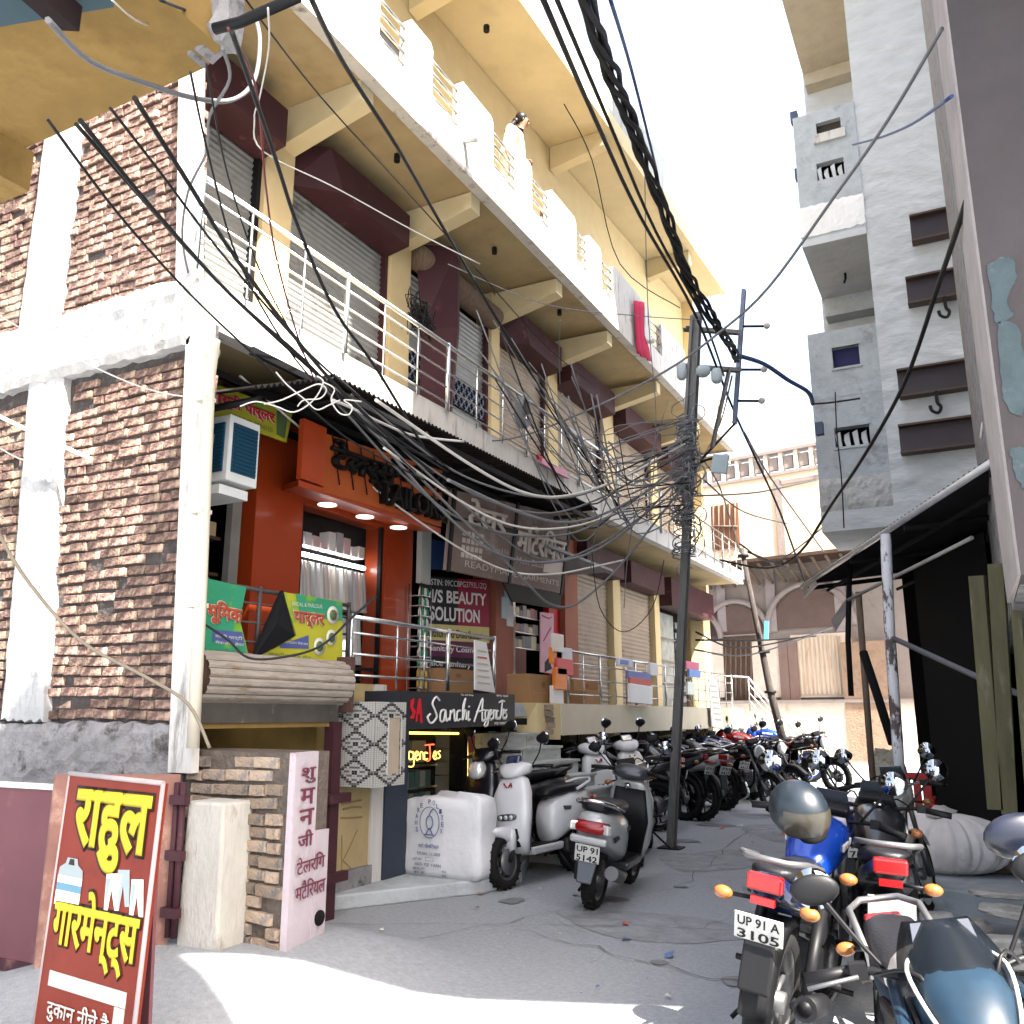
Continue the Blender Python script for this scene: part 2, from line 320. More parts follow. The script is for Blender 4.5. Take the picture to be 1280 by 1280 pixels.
# third bay: broken roller box hanging down, pierced grille strip in the shutter, wire nest
MB().hexa([(XW+.1, 9.75, 5.25), (XW+.28, 10.2, 5.25), (XW+.24, 10.3, 5.25), (XW+.06, 9.85, 5.25)], [(XW+.1, 9.75, 7.0), (XW+.4, 10.25, 7.2), (XW+.34, 10.4, 7.2), (XW+.05, 9.9, 7.0)]).build('bent_sheet', maroon, B)
MB().hexa([(XW+.1, 9.75, 7.0), (XW+.4, 10.25, 7.2), (XW+.34, 10.4, 7.2), (XW+.05, 9.9, 7.0)], [(XW+.0, 9.7, 8.35), (XW+.5, 10.05, 8.35), (XW+.45, 10.2, 8.35), (XW, 9.85, 8.35)]).build('bent_sheet', maroon, B)
MB().lathe([(.19, 9.62), (.19, 11.98)], (XW+.05, 0, 8.12), 'y', 16).build('roller_drum', wood, B)
g = MB()
for k in range(14):
    for j in range(5): g.tube([(XW-.11, 9.75+k*.16+.08*(j % 2), 6.35+j*.09), (XW-.11, 9.83+k*.16+.08*(j % 2), 6.42+j*.09)], .012, 4); g.tube([(XW-.11, 9.83+k*.16+.08*(j % 2), 6.35+j*.09), (XW-.11, 9.75+k*.16+.08*(j % 2), 6.42+j*.09)], .012, 4)
g.build('grille', flat('blue_steel', (.25, .3, .42)), B, kind='stuff')
bx('grille_recess', (XW-.14, 9.72, 6.32), (XW-.118, 11.95, 6.82), dark)
# second floor wall openings
def opening(y0, y1, z0, z1, m, nm='window'):
    o = bx(nm, (XW-.1, y0, z0), (XW-.013, y1, z1), m)
    MB().box((XW-.06, y0-.05, z0-.05), (XW+.01, y0, z1+.05)).box((XW-.06, y1, z0-.05), (XW+.01, y1+.05, z1+.05)).box((XW-.06, y0, z1), (XW+.01, y1, z1+.05)).build('frame', wood, o)
gls = mat('dull_glass', (.18, .19, .2), .2, var=.1)
opening(7.6, 9.2, 9.9, 11.2, gls); opening(10.6, 11.1, 10.6, 11.0, gls)
opening(14.0, 15.3, 9.1, 11.2, mat('brown_door', (.3, .12, .07), .6, stretch=(6, 6, 1)), 'door'); opening(18.6, 19.6, 10, 11.1, gls)
# second floor parapet: solid white blocks with three steel bars in each gap
gaps = [(6.95, 7.52), (8.07, 8.75), (9.66, 10.4), (10.9, 11.56), (12.6, 13.13), (13.75, 14.35), (16.5, 17.2), (19.0, 19.7), (21.6, 22.2)]
y = Y0
for a, b in gaps+[(Y1-.02, None)]:
    zt = 9.95
    rg = []
    pts = [(y, 9.16), (y, zt-.08), (y+.06, zt), (a-.06, zt), (a, zt-.08), (a, 9.16)]
    m_ = MB(); m_.panel([(XF-.003, p, q) for p, q in pts], (1, 0, 0), .12); m_.build('parapet_block', whitep, B)
    if b is None: break
    for k in range(4): MB().tube([(XF-.06, a-.01, 9.28+k*.17), (XF-.06, b+.01, 9.28+k*.17)], .02, 8).build('parapet_bar', steel, B)
    y = b
bx('parapet_kerb', (XF-.12, Y0, 9.03), (XF-.004, Y1, 9.16), white)
# drain spouts
for yy, zz in ((8.85, 9.05), (16.0, 9.0)): MB().tube([(XF-.1, yy, zz+.06), (XF+.22, yy, zz)], .05, 12).build('drain_spout', white, B)
# hooks in the ceilings
for yy in (8.2, 10.8, 13.2): MB().tube([(XF-.6, yy, 8.66), (XF-.6, yy, 8.56)], .04, 8).build('ceiling_hook', black, B)
MB().tube([(XF-.6, 10.5, 12.4), (XF-.6, 10.5, 12.3)], .05, 8).build('ceiling_hook', black, B)
# first floor railing
def railing(name, label, P0, P1, ztop, zbot, nb, big, small, m=steel, r=.019, wobble=0):
    P0, P1 = Vector(P0), Vector(P1); t = thing(name, label, 'railing', (P0.x, P0.y, zbot))
    def q(s, z): p = P0.lerp(P1, s); return Vector((p.x, p.y, z))
    MB().tube([q(0, ztop), q(1, ztop)], r, 10).build('top_rail', m, t)
    for k in range(nb): z = zbot+(ztop-zbot)*(k+.55)/(nb+.3); MB().tube([q(0, z), q(1, z)], r*.5, 6).build('bar', m, t)
    for s in big: MB().tube([q(s, zbot), q(s, ztop+.03)], r*1.1, 8).build('post', m, t)
    for s in small: MB().tube([q(s, zbot), q(s, ztop-.02)], r*.55, 6).build('baluster', m, t)
    return t
LR = Y1-4.6
big = [(v-4.6)/LR for v in (4.62, 6.55, 8.5, 10.6, 12.45, 14.2, 16.6, 19, 21.4, 23.5)]
small = [(v-4.6)/LR for v in (5.2, 5.9, 7.2, 7.85, 9.2, 9.9, 11.2, 11.8, 13, 13.6, 15, 15.8, 17.4, 18.2, 19.8, 20.6, 22.1, 22.8)]
railing('balcony_railing', 'long stainless steel railing along the first floor balcony of the shop building', (XF+.03, 4.6, 0), (XF+.03, Y1, 0), 6.04, 5.2, 4, big, small, r=.024)

# ---------------------------------------------------------------- ground floor: raised walkway
W_ = thing('raised_walkway', 'cream raised walkway slab in front of the ground floor shops above the dark basement', 'walkway', (XF, 11.8, 0))
MB().box((XF-.15, 11.75, 1.42), (XF, 22.4, 1.86)).build('walkway_edge', mat('cream_white', (.5, .46, .36), .8, var=.06, c2=(.45, .4, .33), amt=.25, s2=2.5), W_)
MB().box((-7.6, 6.7, 1.68), (XF-.153, 23.4, 1.85)).build('floor_slab', cement, W_)
for yy in (14.2, 18.0): MB().hexa([(XF-1.1, yy, 1.15), (XF-.16, yy, 1.38), (XF-.16, yy+.3, 1.38), (XF-1.1, yy+.3, 1.15)], [(XF-1.1, yy, 1.68), (XF-.16, yy, 1.68), (XF-.16, yy+.3, 1.68), (XF-1.1, yy+.3, 1.68)]).build('walkway_beam', soffit2, W_)
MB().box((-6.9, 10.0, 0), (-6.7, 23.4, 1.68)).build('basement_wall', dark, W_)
for yy in (11.8, 14.8, 18.8, 22.0): MB().box((-6.3, yy, 0), (-6.0, yy+.35, 1.68)).build('basement_pier', soffit2, W_)
railing('walkway_railing', 'steel railing on the raised walkway before the closed beige shutters', (XF-.05, 12.1, 0), (XF-.05, 21.9, 0), 2.62, 1.87, 3, [0, .13, .3, .47, .64, .82, 1], [.06, .2, .25, .36, .42, .53, .58, .7, .76, .88, .94])
railing('shop_railing', 'steel railing above the dark shop sign with white handwriting', (XF+.02, 6.85, 0), (XF+.02, 9.7, 0), 2.62, 1.96, 3, [0, .62, 1], [.27, .45], r=.024)
# stair railing at the far end of the walkway
sr = thing('stair_railing', 'sloping steel handrail of the stairs at the far end of the walkway', 'railing', (-5.2, 22.2, 0))
MB().tube([(-5.35, 22.0, 2.62), (-5.1, 22.6, 2.62), (-4.1, 23.6, 1.1)], .03, 8).build('top_rail', steel, sr)
for k in range(3): MB().tube([(-5.1, 22.6, 2.45-k*.2), (-4.1, 23.6, .93-k*.2)], .014, 6).build('bar', steel, sr)
for s in (0, .5, 1): MB().tube([(-5.1+s, 22.6+s, 2.6-1.5*s), (-5.1+s, 22.6+s, 1.8-1.6*s)], .016, 6).build('baluster', steel, sr)
# marble clad stair between the basement shop and the walkway
marble = mat('grey_marble', (.36, .38, .37), .5, var=.2, scale=3, c2=(.24, .25, .25), amt=.4, s2=4, stretch=(1, 1, 3))
ST = thing('marble_stairs', 'grey marble clad steps climbing from the street to the raised walkway', 'stairs', (-4.9, 10.3, 0))
stp = [on(u, v, Y=10.02) for u, v in ((634, 917), (656, 935), (679, 953), (701, 972), (722, 990), (740, 1006))]; zt_s = 1.68
for i, q in enumerate(stp):
    z = q.z; x = q.x; x0 = stp[i-1].x if i else -6.3
    MB().box((x0-.02, 10.0, z-.028), (x+.025, 11.1, z)).build('tread', marble, ST)
    for j in range(2): MB().box((x-.03, 10.03+j*.53, z-.185), (x, 10.55+j*.53, z-.03)).build('riser_slab', marble, ST)
    for j in range(3): a_ = -6.3+(x+6.27)*j/3; MB().box((a_, 10.02, z-.185), (a_+(x+6.27)/3-.006, 10.05, z-.03)).build('marble_slab', marble, ST)
    MB().box((-6.3, 10.055, z-.185), (x-.032, 11.08, z-.03)).build('step_core', cement, ST)
MB().box((-6.3, 10.03, 0), (stp[-1].x, 11.08, stp[-1].z-.19)).build('stair_base', cement, ST)
bw = thing('broken_cream_wall', 'broken cream plaster stub with a bare brick corner above the marble stairs', 'wall', (-5.4, 11.4, 1.3))
MB().hexa([(-5.6, 11.0, 1.44), (-5.32, 11.0, 1.4), (-5.32, 11.75, 1.36), (-5.6, 11.75, 1.36)], [(-5.62, 10.6, 1.86), (-5.32, 11.0, 1.86), (-5.32, 11.75, 1.86), (-5.6, 11.75, 1.86)]).build('plaster_stub', cream, bw)
for k in range(5): MB().cbox((-5.35, 11.35+random.uniform(-.04, .04), 1.48+k*.08), (.14, .2, .07), Euler((0, random.uniform(-.1, .1), random.uniform(-.2, .2)))).build('brick', brickg, bw)

# ================================================================ shops on the ground floor (X = XS)
def shopfront(name, label, y, z=1.85): return thing(name, label, 'shop', (XS, y, z))
# red orange shop
OS = shopfront('orange_shop', 'glossy orange tailor shop front with two square columns and a glass window', 6.54)
MB().box((XS-.3, 6.54, 1.86), (XS, 7.25, 4.75)).build('column', orange, OS)
MB().box((XS-.3, 8.78, 1.86), (XS, 9.38, 4.3)).build('column', orange, OS)
MB().box((XS-.28, 7.25, 3.95), (XS-.02, 8.78, 4.75)).build('lintel', orange, OS)
MB().hexa([(XS, 6.9, 4.0), (-5.55, 6.3, 3.82), (-5.55, 8.85, 3.82), (XS, 9.2, 4.0)], [(XS, 6.9, 4.06), (-5.55, 6.3, 3.88), (-5.55, 8.85, 3.88), (XS, 9.2, 4.06)]).build('soffit_panel', orange, OS)
MB().box((-5.6, 6.32, 3.9), (-5.54, 6.66, 4.5)).build('fascia_end', orange, OS)
lamp = mat('lamp_glass', (.8, .8, .75), .3, emit=(1, .97, .9), estr=.3)
for y in (7.1, 7.75, 8.4): MB().lathe([(.1, 3.862), (.1, 3.872)], (-5.85, y, -.03), 'z', 16).build('round_lamp', lamp, OS)
MB().box((XS-.42, 7.25, 1.9), (XS-.40, 8.78, 3.95)).build('display_backing', dark, OS)
gl = mat('shop_glass', (.1, .11, .11), .03, var=0, alpha=.07)
MB().box((XS-.06, 7.27, 1.95), (XS-.05, 8.76, 3.93)).build('window_pane', gl, OS)
for y in (7.27, 8.74): MB().box((XS-.07, y-.02, 1.9), (XS-.02, y+.02, 3.95)).build('window_frame', black, OS)
MB().box((XS-.07, 7.27, 2.2), (XS-.03, 8.76, 2.24)).build('window_frame', black, OS)
tl = MB().tube([(XS-.25, 7.35, 3.45), (XS-.25, 8.7, 3.45)], .025, 8).build('strip_light', mat('tube_lit', (1, 1, 1), .3, emit=(1, 1, 1), estr=3.), OS)
for z in (3.4, 2.85): MB().tube([(XS-.28, 7.3, z-.02), (XS-.28, 8.75, z-.02)], .012, 6).build('clothes_rod', steel, OS)
cl = [flat('cloth_%s' % n, c, .9) for n, c in (('white', (.75, .75, .74)), ('grey', (.42, .42, .44)), ('pink', (.6, .45, .45)), ('lightgrey', (.6, .61, .63)), ('cream', (.65, .6, .54)))]
for row, (za, zb) in enumerate(((3.38, 2.9), (2.83, 2.28))):
    y = 7.32
    while y < 8.68:
        wd = random.uniform(.035, .07); x = XS-.28+random.uniform(-.03, .03)
        MB().hexa([(x-.1, y, zb+random.uniform(0, .06)), (x+.08, y+.01, zb), (x+.08, y+wd, zb), (x-.1, y+wd*.9, zb)], [(x-.07, y, za), (x+.05, y, za), (x+.05, y+wd*.6, za), (x-.07, y+wd*.6, za)]).build('hung_garment', random.choice(cl), OS)
        y += wd+.008
for k in range(9): MB().box((XS-.35, 7.4+k*.14, 3.55), (XS-.2, 7.51+k*.14, 3.62+random.random()*.18)).build('shelf_parcel', random.choice(cl), OS)
# orange fascia letters
FA = [(-5.54, 6.66, 4.44), (-5.54, 8.85, 4.6), (-5.54, 8.85, 3.9), (-5.54, 6.66, 3.84)]
quad('sign_panel', FA, orangel, OS, (1, 0, 0), .05)
blk = flat('black_letters', (.003, .003, .003), .5)
p, r, u = box4(inset(FA, .02, .04, .52, .72)); text('टेलर्स', p, r, u, blk, OS, .045, depth=.04)
p, r, u = box4(inset(FA, .5, .08, .97, .42)); text('RAVI', p, r, u, blk, OS, .02, depth=.05)
p, r, u = box4(inset(FA, .38, .52, .97, .93)); text('TAILORS', p, r, u, blk, OS, .02, depth=.05)
for k in range(10): MB().tube([(-5.5, 6.7+k*.23, 4.45), (-5.5, 6.85+k*.23, 3.95)], .008, 4).build('sign_strut', blk, OS)
# parlour shop (left of the orange shop)
PS = shopfront('parlour_shop', 'dark open parlour shop with shelves behind the white drain pipe', 5.0)
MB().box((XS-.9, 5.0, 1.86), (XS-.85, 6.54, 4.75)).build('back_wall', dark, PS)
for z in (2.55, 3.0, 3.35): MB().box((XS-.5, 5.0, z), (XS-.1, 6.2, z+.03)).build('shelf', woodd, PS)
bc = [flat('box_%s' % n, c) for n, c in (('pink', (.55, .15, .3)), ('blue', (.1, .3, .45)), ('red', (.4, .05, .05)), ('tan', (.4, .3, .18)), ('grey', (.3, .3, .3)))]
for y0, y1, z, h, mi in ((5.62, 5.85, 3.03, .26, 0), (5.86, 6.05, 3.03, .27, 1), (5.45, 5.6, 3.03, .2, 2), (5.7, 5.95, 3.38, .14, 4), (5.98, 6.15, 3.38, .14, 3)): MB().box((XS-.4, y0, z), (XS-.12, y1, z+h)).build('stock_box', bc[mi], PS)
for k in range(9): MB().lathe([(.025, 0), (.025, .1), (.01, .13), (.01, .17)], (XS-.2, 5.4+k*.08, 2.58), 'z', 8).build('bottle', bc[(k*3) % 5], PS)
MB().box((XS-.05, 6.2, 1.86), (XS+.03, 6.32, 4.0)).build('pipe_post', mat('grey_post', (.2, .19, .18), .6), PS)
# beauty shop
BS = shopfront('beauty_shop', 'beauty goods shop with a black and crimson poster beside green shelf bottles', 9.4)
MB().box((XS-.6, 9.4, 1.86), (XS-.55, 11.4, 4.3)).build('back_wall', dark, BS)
navy = flat('navy_panel', (.01, .03, .1)); crim = flat('crimson', (.3, .012, .05)); wl = flat('white_print', (.75, .75, .75)); yel = flat('yellow_strip', (.62, .55, .22)); nb = flat('poster_black', (.012, .012, .02))
PO = [(XS+.06, 9.52, 3.45), (XS+.06, 11.3, 3.62), (XS+.06, 11.33, 2.0), (XS+.06, 9.55, 2.0)]
po = thing('beauty_poster', 'black and crimson poster reading M/S BEAUTY SOLUTION Authorised Distributor', 'poster', (XS+.06, 9.52, 2.0))
quad('poster_board', PO, nb, po, (1, 0, 0), .03)
def pr(s, f, m=wl, bold=.012, parent=po, base=PO, lift=.006, **k):
    p, r, u = box4(inset(base, *f)); n = r.cross(u).normalized(); return text(s, p+n*lift, r, u, m, parent, bold, **k)
quad('print_field', [q+Vector((.004, 0, 0)) for q in inset(PO, .5, .0, 1, .42)], crim, po, (1, 0, 0), .003)
quad('print_field', [q+Vector((.004, 0, 0)) for q in inset(PO, .0, .42, 1, .56)], yel, po, (1, 0, 0), .003)
quad('print_field', [q+Vector((.004, 0, 0)) for q in inset(PO, .0, .56, 1, .7)], flat('plum', (.12, .02, .07)), po, (1, 0, 0), .003)
pr('GSTIN: 09CCBPG3793L1ZQ', (.06, .02, .95, .085), bold=.0); pr('M/S BEAUTY', (.03, .11, .95, .23), bold=.03); pr('SOLUTION', (.1, .26, .84, .39), bold=.03)
pr('Authorised Distributor', (.04, .455, .88, .535), nb, .02); pr('Sanitary Cosmetics', (.1, .6, .93, .67)); pr('Palce Sanitary', (.05, .73, .7, .8)); pr('Nitin', (.05, .85, .3, .92))
quad('blue_banner', [(XS+.05, 9.5, 3.95), (XS+.05, 11.3, 4.1), (XS+.05, 11.3, 3.72), (XS+.05, 9.5, 3.55)], flat('deep_blue', (.012, .05, .16)), BS)
rk = thing('bottle_rack', 'narrow wire rack of green and yellow bottles beside the black poster', 'rack', (XS+.2, 9.42, 1.86))
for y in (9.17, 9.41): MB().tube([(XS+.28, y, 1.86), (XS+.28, y, 3.3)], .01, 6).tube([(XS+.1, y, 1.86), (XS+.1, y, 3.3)], .01, 6).build('frame', steel, rk)
bm = [flat('bottle_%s' % n, c, .3) for n, c in (('green', (.02, .2, .1)), ('white', (.55, .55, .5)), ('yellow', (.5, .33, .05)))]
for k in range(11):
    z = 1.9+k*.125; MB().box((XS+.1, 9.17, z-.01), (XS+.28, 9.41, z)).build('tray', steel, rk)
    for j in range(4): MB().lathe([(.022, 0), (.022, .07), (.009, .09), (.009, .105)], (XS+.24, 9.21+j*.055, z), 'z', 8).build('bottle', bm[2 if k < 3 else (0 if (k+j) % 2 else 1)], rk)
MB().box((XS+.02, 9.44, 3.35), (XS+.1, 9.66, 4.2)).build('white_post', flat('pale_post', (.45, .47, .45)), BS)
# terracotta columns and open goods shop
GS = shopfront('goods_shop', 'small open goods shop between two terracotta columns with stocked shelves', 11.4)
MB().box((XS-.3, 11.45, 1.86), (XS+.1, 12.0, 4.75)).build('column', terra, GS)
MB().box((XS-.3, 13.95, 1.86), (XS+.1, 14.5, 4.75)).build('column', terra, GS)
MB().box((XS-.3, 12.0, 4.05), (XS+.05, 13.95, 4.75)).build('lintel', terra, GS)
MB().box((XS-.7, 12.0, 1.86), (XS-.65, 13.95, 4.05)).build('back_wall', dark, GS)
MB().box((XS-.1, 13.5, 1.86), (XS+.0, 13.94, 4.0)).build('red_door', redp, GS)
MB().box((XS+.0, 12.0, 1.86), (XS+.06, 12.15, 3.7)).build('door_post', steel, GS)
MB().box((XS-.05, 12.16, 1.86), (XS+.02, 12.6, 2.7)).build('counter', flat('dark_red', (.12, .01, .012), .3), GS)
gc = [flat('pack_%d' % i, c) for i, c in enumerate(((.5, .48, .45), (.35, .3, .28), (.45, .2, .18), (.2, .2, .22), (.55, .5, .35)))]
for z in (2.75, 3.0, 3.25, 3.5, 3.75):
    MB().box((XS-.45, 12.2, z-.015), (XS-.15, 13.5, z)).build('shelf', steel, GS); y = 12.22
    while y < 13.4:
        wd = random.uniform(.08, .2); MB().box((XS-.4, y, z), (XS-.17, y+wd, z+random.uniform(.1, .22))).build('stock_pack', random.choice(gc), GS); y += wd+.015
for i, (y, z) in enumerate(((11.7, 3.2), (11.78, 3.0), (11.62, 3.1))): MB().box((XS+.1, y, z), (XS+.112+i*.003, y+.2, z+.32)).build('pinned_notice', flat('notice_%d' % i, ((.3, .5, .65), (.6, .6, .58), (.5, .6, .7))[i]), GS)
# cream walls and closed shutters further on
CS = shopfront('shuttered_shops', 'row of closed beige ground floor shutters between cream pilasters', 14.6)
for a, b in ((16.4, 16.8), (18.95, 19.3), (22.9, 23.4)): MB().box((XS-.3, a, 1.86), (XS+.05, b, 4.75)).build('pilaster', cream, CS)
for a, b in ((14.5, 16.4), (16.8, 18.95)):
    MB().corr((XS-.08, a+.04, 1.86), (0, 0, 2.45), (0, b-a-.08, 0), .085, .013, (1, 0, 0)).build('shutter', shutb, CS)
    MB().box((XS-.1, a, 4.3), (XS+.3, b, 4.75)).build('roller_box', maroon, CS, bevel=.008)
MB().box((XS-.5, 19.3, 1.86), (XS-.45, 22.9, 4.75)).build('back_wall', dark, CS)
MB().box((XS-.1, 19.32, 1.9), (XS-.05, 20.6, 4.0)).build('display_case', mat('case_glass', (.3, .32, .3), .15, var=.3, scale=4), CS)
for z in (2.4, 2.9, 3.4): MB().box((XS-.05, 19.32, z), (XS+.0, 20.6, z+.03)).build('shelf', steel, CS)
for k in range(8): MB().box((XS-.2, 20.9, 2.0+k*.25), (XS-.1, 21.6, 2.14+k*.25)).build('stock_pack', gc[3], CS)
MB().box((XS-.1, 19.3, 4.1), (XS+.35, 22.9, 4.75)).build('roller_box', maroon, CS, bevel=.008)
# corrugated awning over the shops
AW = thing('tin_awning', 'dark corrugated tin awning hanging under the first floor balcony', 'awning', (-4.7, 5.9, 4.5))
aw_m = mat('dark_tin', (.014, .011, .01), .8, .0, var=.2, c2=(.05, .03, .02), amt=.3, s2=2)
MB().corr((-4.9, 5.95, 4.70), (0, 6.35, .06), (-1.35, 0, .05), .075, .018, (0, 0, 1)).build('tin_sheet', aw_m, AW)
MB().corr((-4.9, 4.98, 4.25), (0, 1.0, .43), (-1.35, 0, .1), .075, .018, (0, 0, 1)).build('tin_sheet', aw_m, AW)
for y in (5.1, 6.3, 7.6, 9.0, 10.4, 12.0): MB().tube([(-4.95, y, 4.62 if y > 5.5 else 4.2), (-6.3, y, 4.62 if y > 5.5 else 4.2)], .03, 4).build('strut', black, AW)
for x in (-4.98, -5.6, -6.2): MB().box((x-.025, 5.0, 4.56), (x+.025, 12.25, 4.62)).build('purlin', black, AW)
MB().box((-6.9, 11.6, 4.1), (-5.4, 14.2, 4.14)).build('grey_ceiling', mat('grey_tin', (.2, .21, .215), .6), AW)
# ================================================================ windows of basement level
# ================================================================ brick side wall
def brick_mesh(L, Hh, D, seed):
    rnd = random.Random(seed); mb = MB(); nx = 4
    rings = []
    for i in range(nx+1):
        x = (0, .012, L*.5, L-.012, L)[i]; j = lambda a: rnd.uniform(-a, a); e = .007 if i in (0, nx) else .003
        f = rnd.uniform(-.005, .005); rings.append([(x+j(.004), D, j(.002)), (x+j(.004), e, .002+abs(j(.004))), (x+j(.004), f, .009+j(.004)), (x+j(.004), f+j(.004), Hh-.009+j(.004)), (x+j(.004), e, Hh-.002-abs(j(.004))), (x+j(.004), D, Hh+j(.002))])
    mb.loft(rings, sm=False)
    me = bpy.data.meshes.new('brick'); me.from_pydata(mb.v, [], mb.f); me.update(); return me
def bricks(root, p0, p1, z0, z1, m, course=.085, lens=(.21, .24), skip=None, limit=300, rough=.013, seed=1, gap=.012, edge=.04):
    rnd = random.Random(seed); p0, p1 = Vector(p0), Vector(p1); d = (p1-p0); Ln = d.length; d.normalize(); ang = math.atan2(d.y, d.x); n = Vector((d.y, -d.x, 0))
    vars_ = []
    for L in (lens[0], lens[1], .11, .155):
        for s in range(3):
            me = brick_mesh(L-gap, course-gap, .1, seed*50+s+int(L*1000)); me.materials.append(m); vars_.append((L, me))
    off = parent_world(root); cnt = 0; rest = MB(); z = z0; row = 0; items = []
    while z+course <= z1+.02:
        s = -rnd.random()*.15
        while s < Ln:
            k = rnd.choice((0, 0, 1, 1, 2, 3)); L, me = vars_[k*3+rnd.randrange(3)]
            if s+L > Ln+edge and s+.11 <= Ln+edge: L, me = vars_[6+rnd.randrange(3)]
            if s >= -.02 and s+L <= Ln+edge and not (skip and skip(s, z)):
                items.append((s, z+rnd.uniform(-.005, .005)+.012*math.sin(s*2.3+row*.4), L, me, rnd.uniform(-rough, rough*.9)-(.035 if rnd.random() < .06 else 0), rnd.uniform(-.04, .04), rnd.uniform(-.05, .05)))
            s += L
        z += course; row += 1
    for i, (s, z, L, me, pr_, ry, rz) in enumerate(items):
        P = p0+d*s+n*(.03+pr_)+Vector((0, 0, z-p0.z))
        if i < limit:
            o = bpy.data.objects.new('brick', me); COL.objects.link(o); o.parent = root; o.location = P-off; o.rotation_euler = (rnd.uniform(-.05, .05), ry, ang+rz)
        else:
            M = Matrix.Translation(P) @ Euler((0, ry, ang+rz)).to_matrix().to_4x4()
            rest.add([M@v.co for v in me.vertices], [tuple(p.vertices) for p in me.polygons])
    if rest.v: rest.build('brickwork', m, root, kind='stuff')
YB = Y0+.06
LW = thing('lower_brick_wall', 'rough red brick side wall under the cement band, next to the white drain pipe', 'wall', (-6.5, YB, 1.6))
MB().box((-9, YB, 0), (-5.22, YB+.06, 4.8)).build('mortar_bed', mortar, LW)
bricks(LW, (-6.98, YB, 1.66), (-5.2, YB, 1.66), 1.66, 4.6, brickm, seed=3)
bricks(LW, (-8.5, YB, 1.66), (-7.12, YB, 1.66), 1.66, 4.5, brickm, seed=4, limit=0)
def bump_sheet(name, x0, x1, z0, z1, y, m, parent, amp=.02, nx=14, nz=30, x0b=None, x1b=None):
    # uneven plaster face with jagged edges, x0b / x1b are the edges at the bottom
    x0b = x0 if x0b is None else x0b; x1b = x1 if x1b is None else x1b; vs = []; 
    for j in range(nz+1):
        for i in range(nx+1):
            s, t = i/nx, j/nz; a = x0b+(x0-x0b)*t; b = x1b+(x1-x1b)*t; e = 0 if 0 < i < nx else random.uniform(-.012, .012)
            vs.append((a+(b-a)*s+e, y-(0 if i in (0, nx) or j in (0, nz) else random.uniform(.2, 1)*amp), z0+(z1-z0)*t+(random.uniform(-.02, .02) if j in (0, nz) else 0)))
    vs2 = [(v[0], y+.12, v[2]) for v in vs]; k = len(vs); W = nx+1; fs = [(j*W+i, j*W+i+1, (j+1)*W+i+1, (j+1)*W+i) for j in range(nz) for i in range(nx)]
    bd = [i for i in range(W)]+[j*W+nx for j in range(1, nz+1)]+[nz*W+i for i in range(nx-1, -1, -1)]+[j*W for j in range(nz-1, 0, -1)]
    mb = MB(); mb.add(vs+vs2, fs+[(bd[q], k+bd[q], k+bd[(q+1) % len(bd)], bd[(q+1) % len(bd)]) for q in range(len(bd))]); return mb.build(name, m, parent)
bump_sheet('cement_pier', -7.42, -6.93, 1.66, 4.72, YB-.075, plaster, LW, x0b=-7.2, x1b=-6.68)
bump_sheet('plaster_plinth', -9, -5.2, -.05, 1.64, YB-.06, cementd, LW, .03, 40, 24)
UW = thing('upper_brick_wall', 'rough red brick side wall above the cement band, under the ochre balcony', 'wall', (-6.5, YB, 5.2))
MB().hexa([(-9.2, YB, 5.22), (-5.42, YB, 5.22), (-5.42, YB+.05, 5.22), (-9.2, YB+.05, 5.22)], [(-9.2, YB, 12.3), (-6.12, YB, 12.3), (-6.12, YB+.05, 12.3), (-9.2, YB+.05, 12.3)]).build('mortar_bed', mortar, UW)
bricks(UW, (-7.24, YB, 5.24), (-5.5, YB, 5.24), 5.24, 8.6, brickm, seed=5, skip=lambda s, z: s-7.24+.12 > -5.42-.1*(z-5.2))
bricks(UW, (-9.2, YB, 5.24), (-7.5, YB, 5.24), 5.24, 7.9, brickm, seed=6, limit=0)
bump_sheet('cement_pier', -7.66, -7.14, 5.22, 9.4, YB-.085, plaster, UW)
CB = thing('cement_band', 'rough pale cement band running across the brick side wall', 'wall', (-7, YB, 4.8))
bump_sheet('cement_face', -9.2, -5.38, 4.62, 5.24, YB-.09, mat('pale_cement', (.4, .395, .385), .95, var=.2, scale=5, c2=(.2, .19, .18), amt=.3, s2=5, bump=1., bscale=16), CB, .05, 50, 8)
# drain pipe
DP = thing('drain_pipe', 'white plastic drain pipe running down the corner of the brick wall', 'pipe', (-5.2, 4.66, 0))
pm = mat('pipe_white', (.5, .47, .39), .4, var=.06, c2=(.45, .33, .2), amt=.15, s2=3)
MB().tube([on(268, 425, Y=4.62), on(262, 470, Y=4.62), on(250, 760, Y=4.62), on(241, 935, Y=4.66)], .045, 14).build('pipe', pm, DP)
MB().lathe([(.035, 0), (.055, .0), (.055, .09), (.035, .09)], on(263, 440, Y=4.62)+Vector((0, -.04, 0)), 'y', 14).build('elbow', pm, DP)
for v in (500, 640, 757): q = on(258-(v-470)*.04, v, Y=4.62); MB().cbox(q, (.12, .1, .03)).build('clamp', pm, DP)
# fallen white batten and loose wires on the brick wall
MB().tube([on(-40, 505, Y=4.5), on(0, 521, Y=4.55), on(60, 550, Y=4.6), on(112, 573, Y=4.66)], .018, 6).build('batten', flat('batten', (.6, .6, .58)))
tag(bpy.data.objects['batten'], 'thin white batten slanting across the cement pier of the brick wall', 'batten')
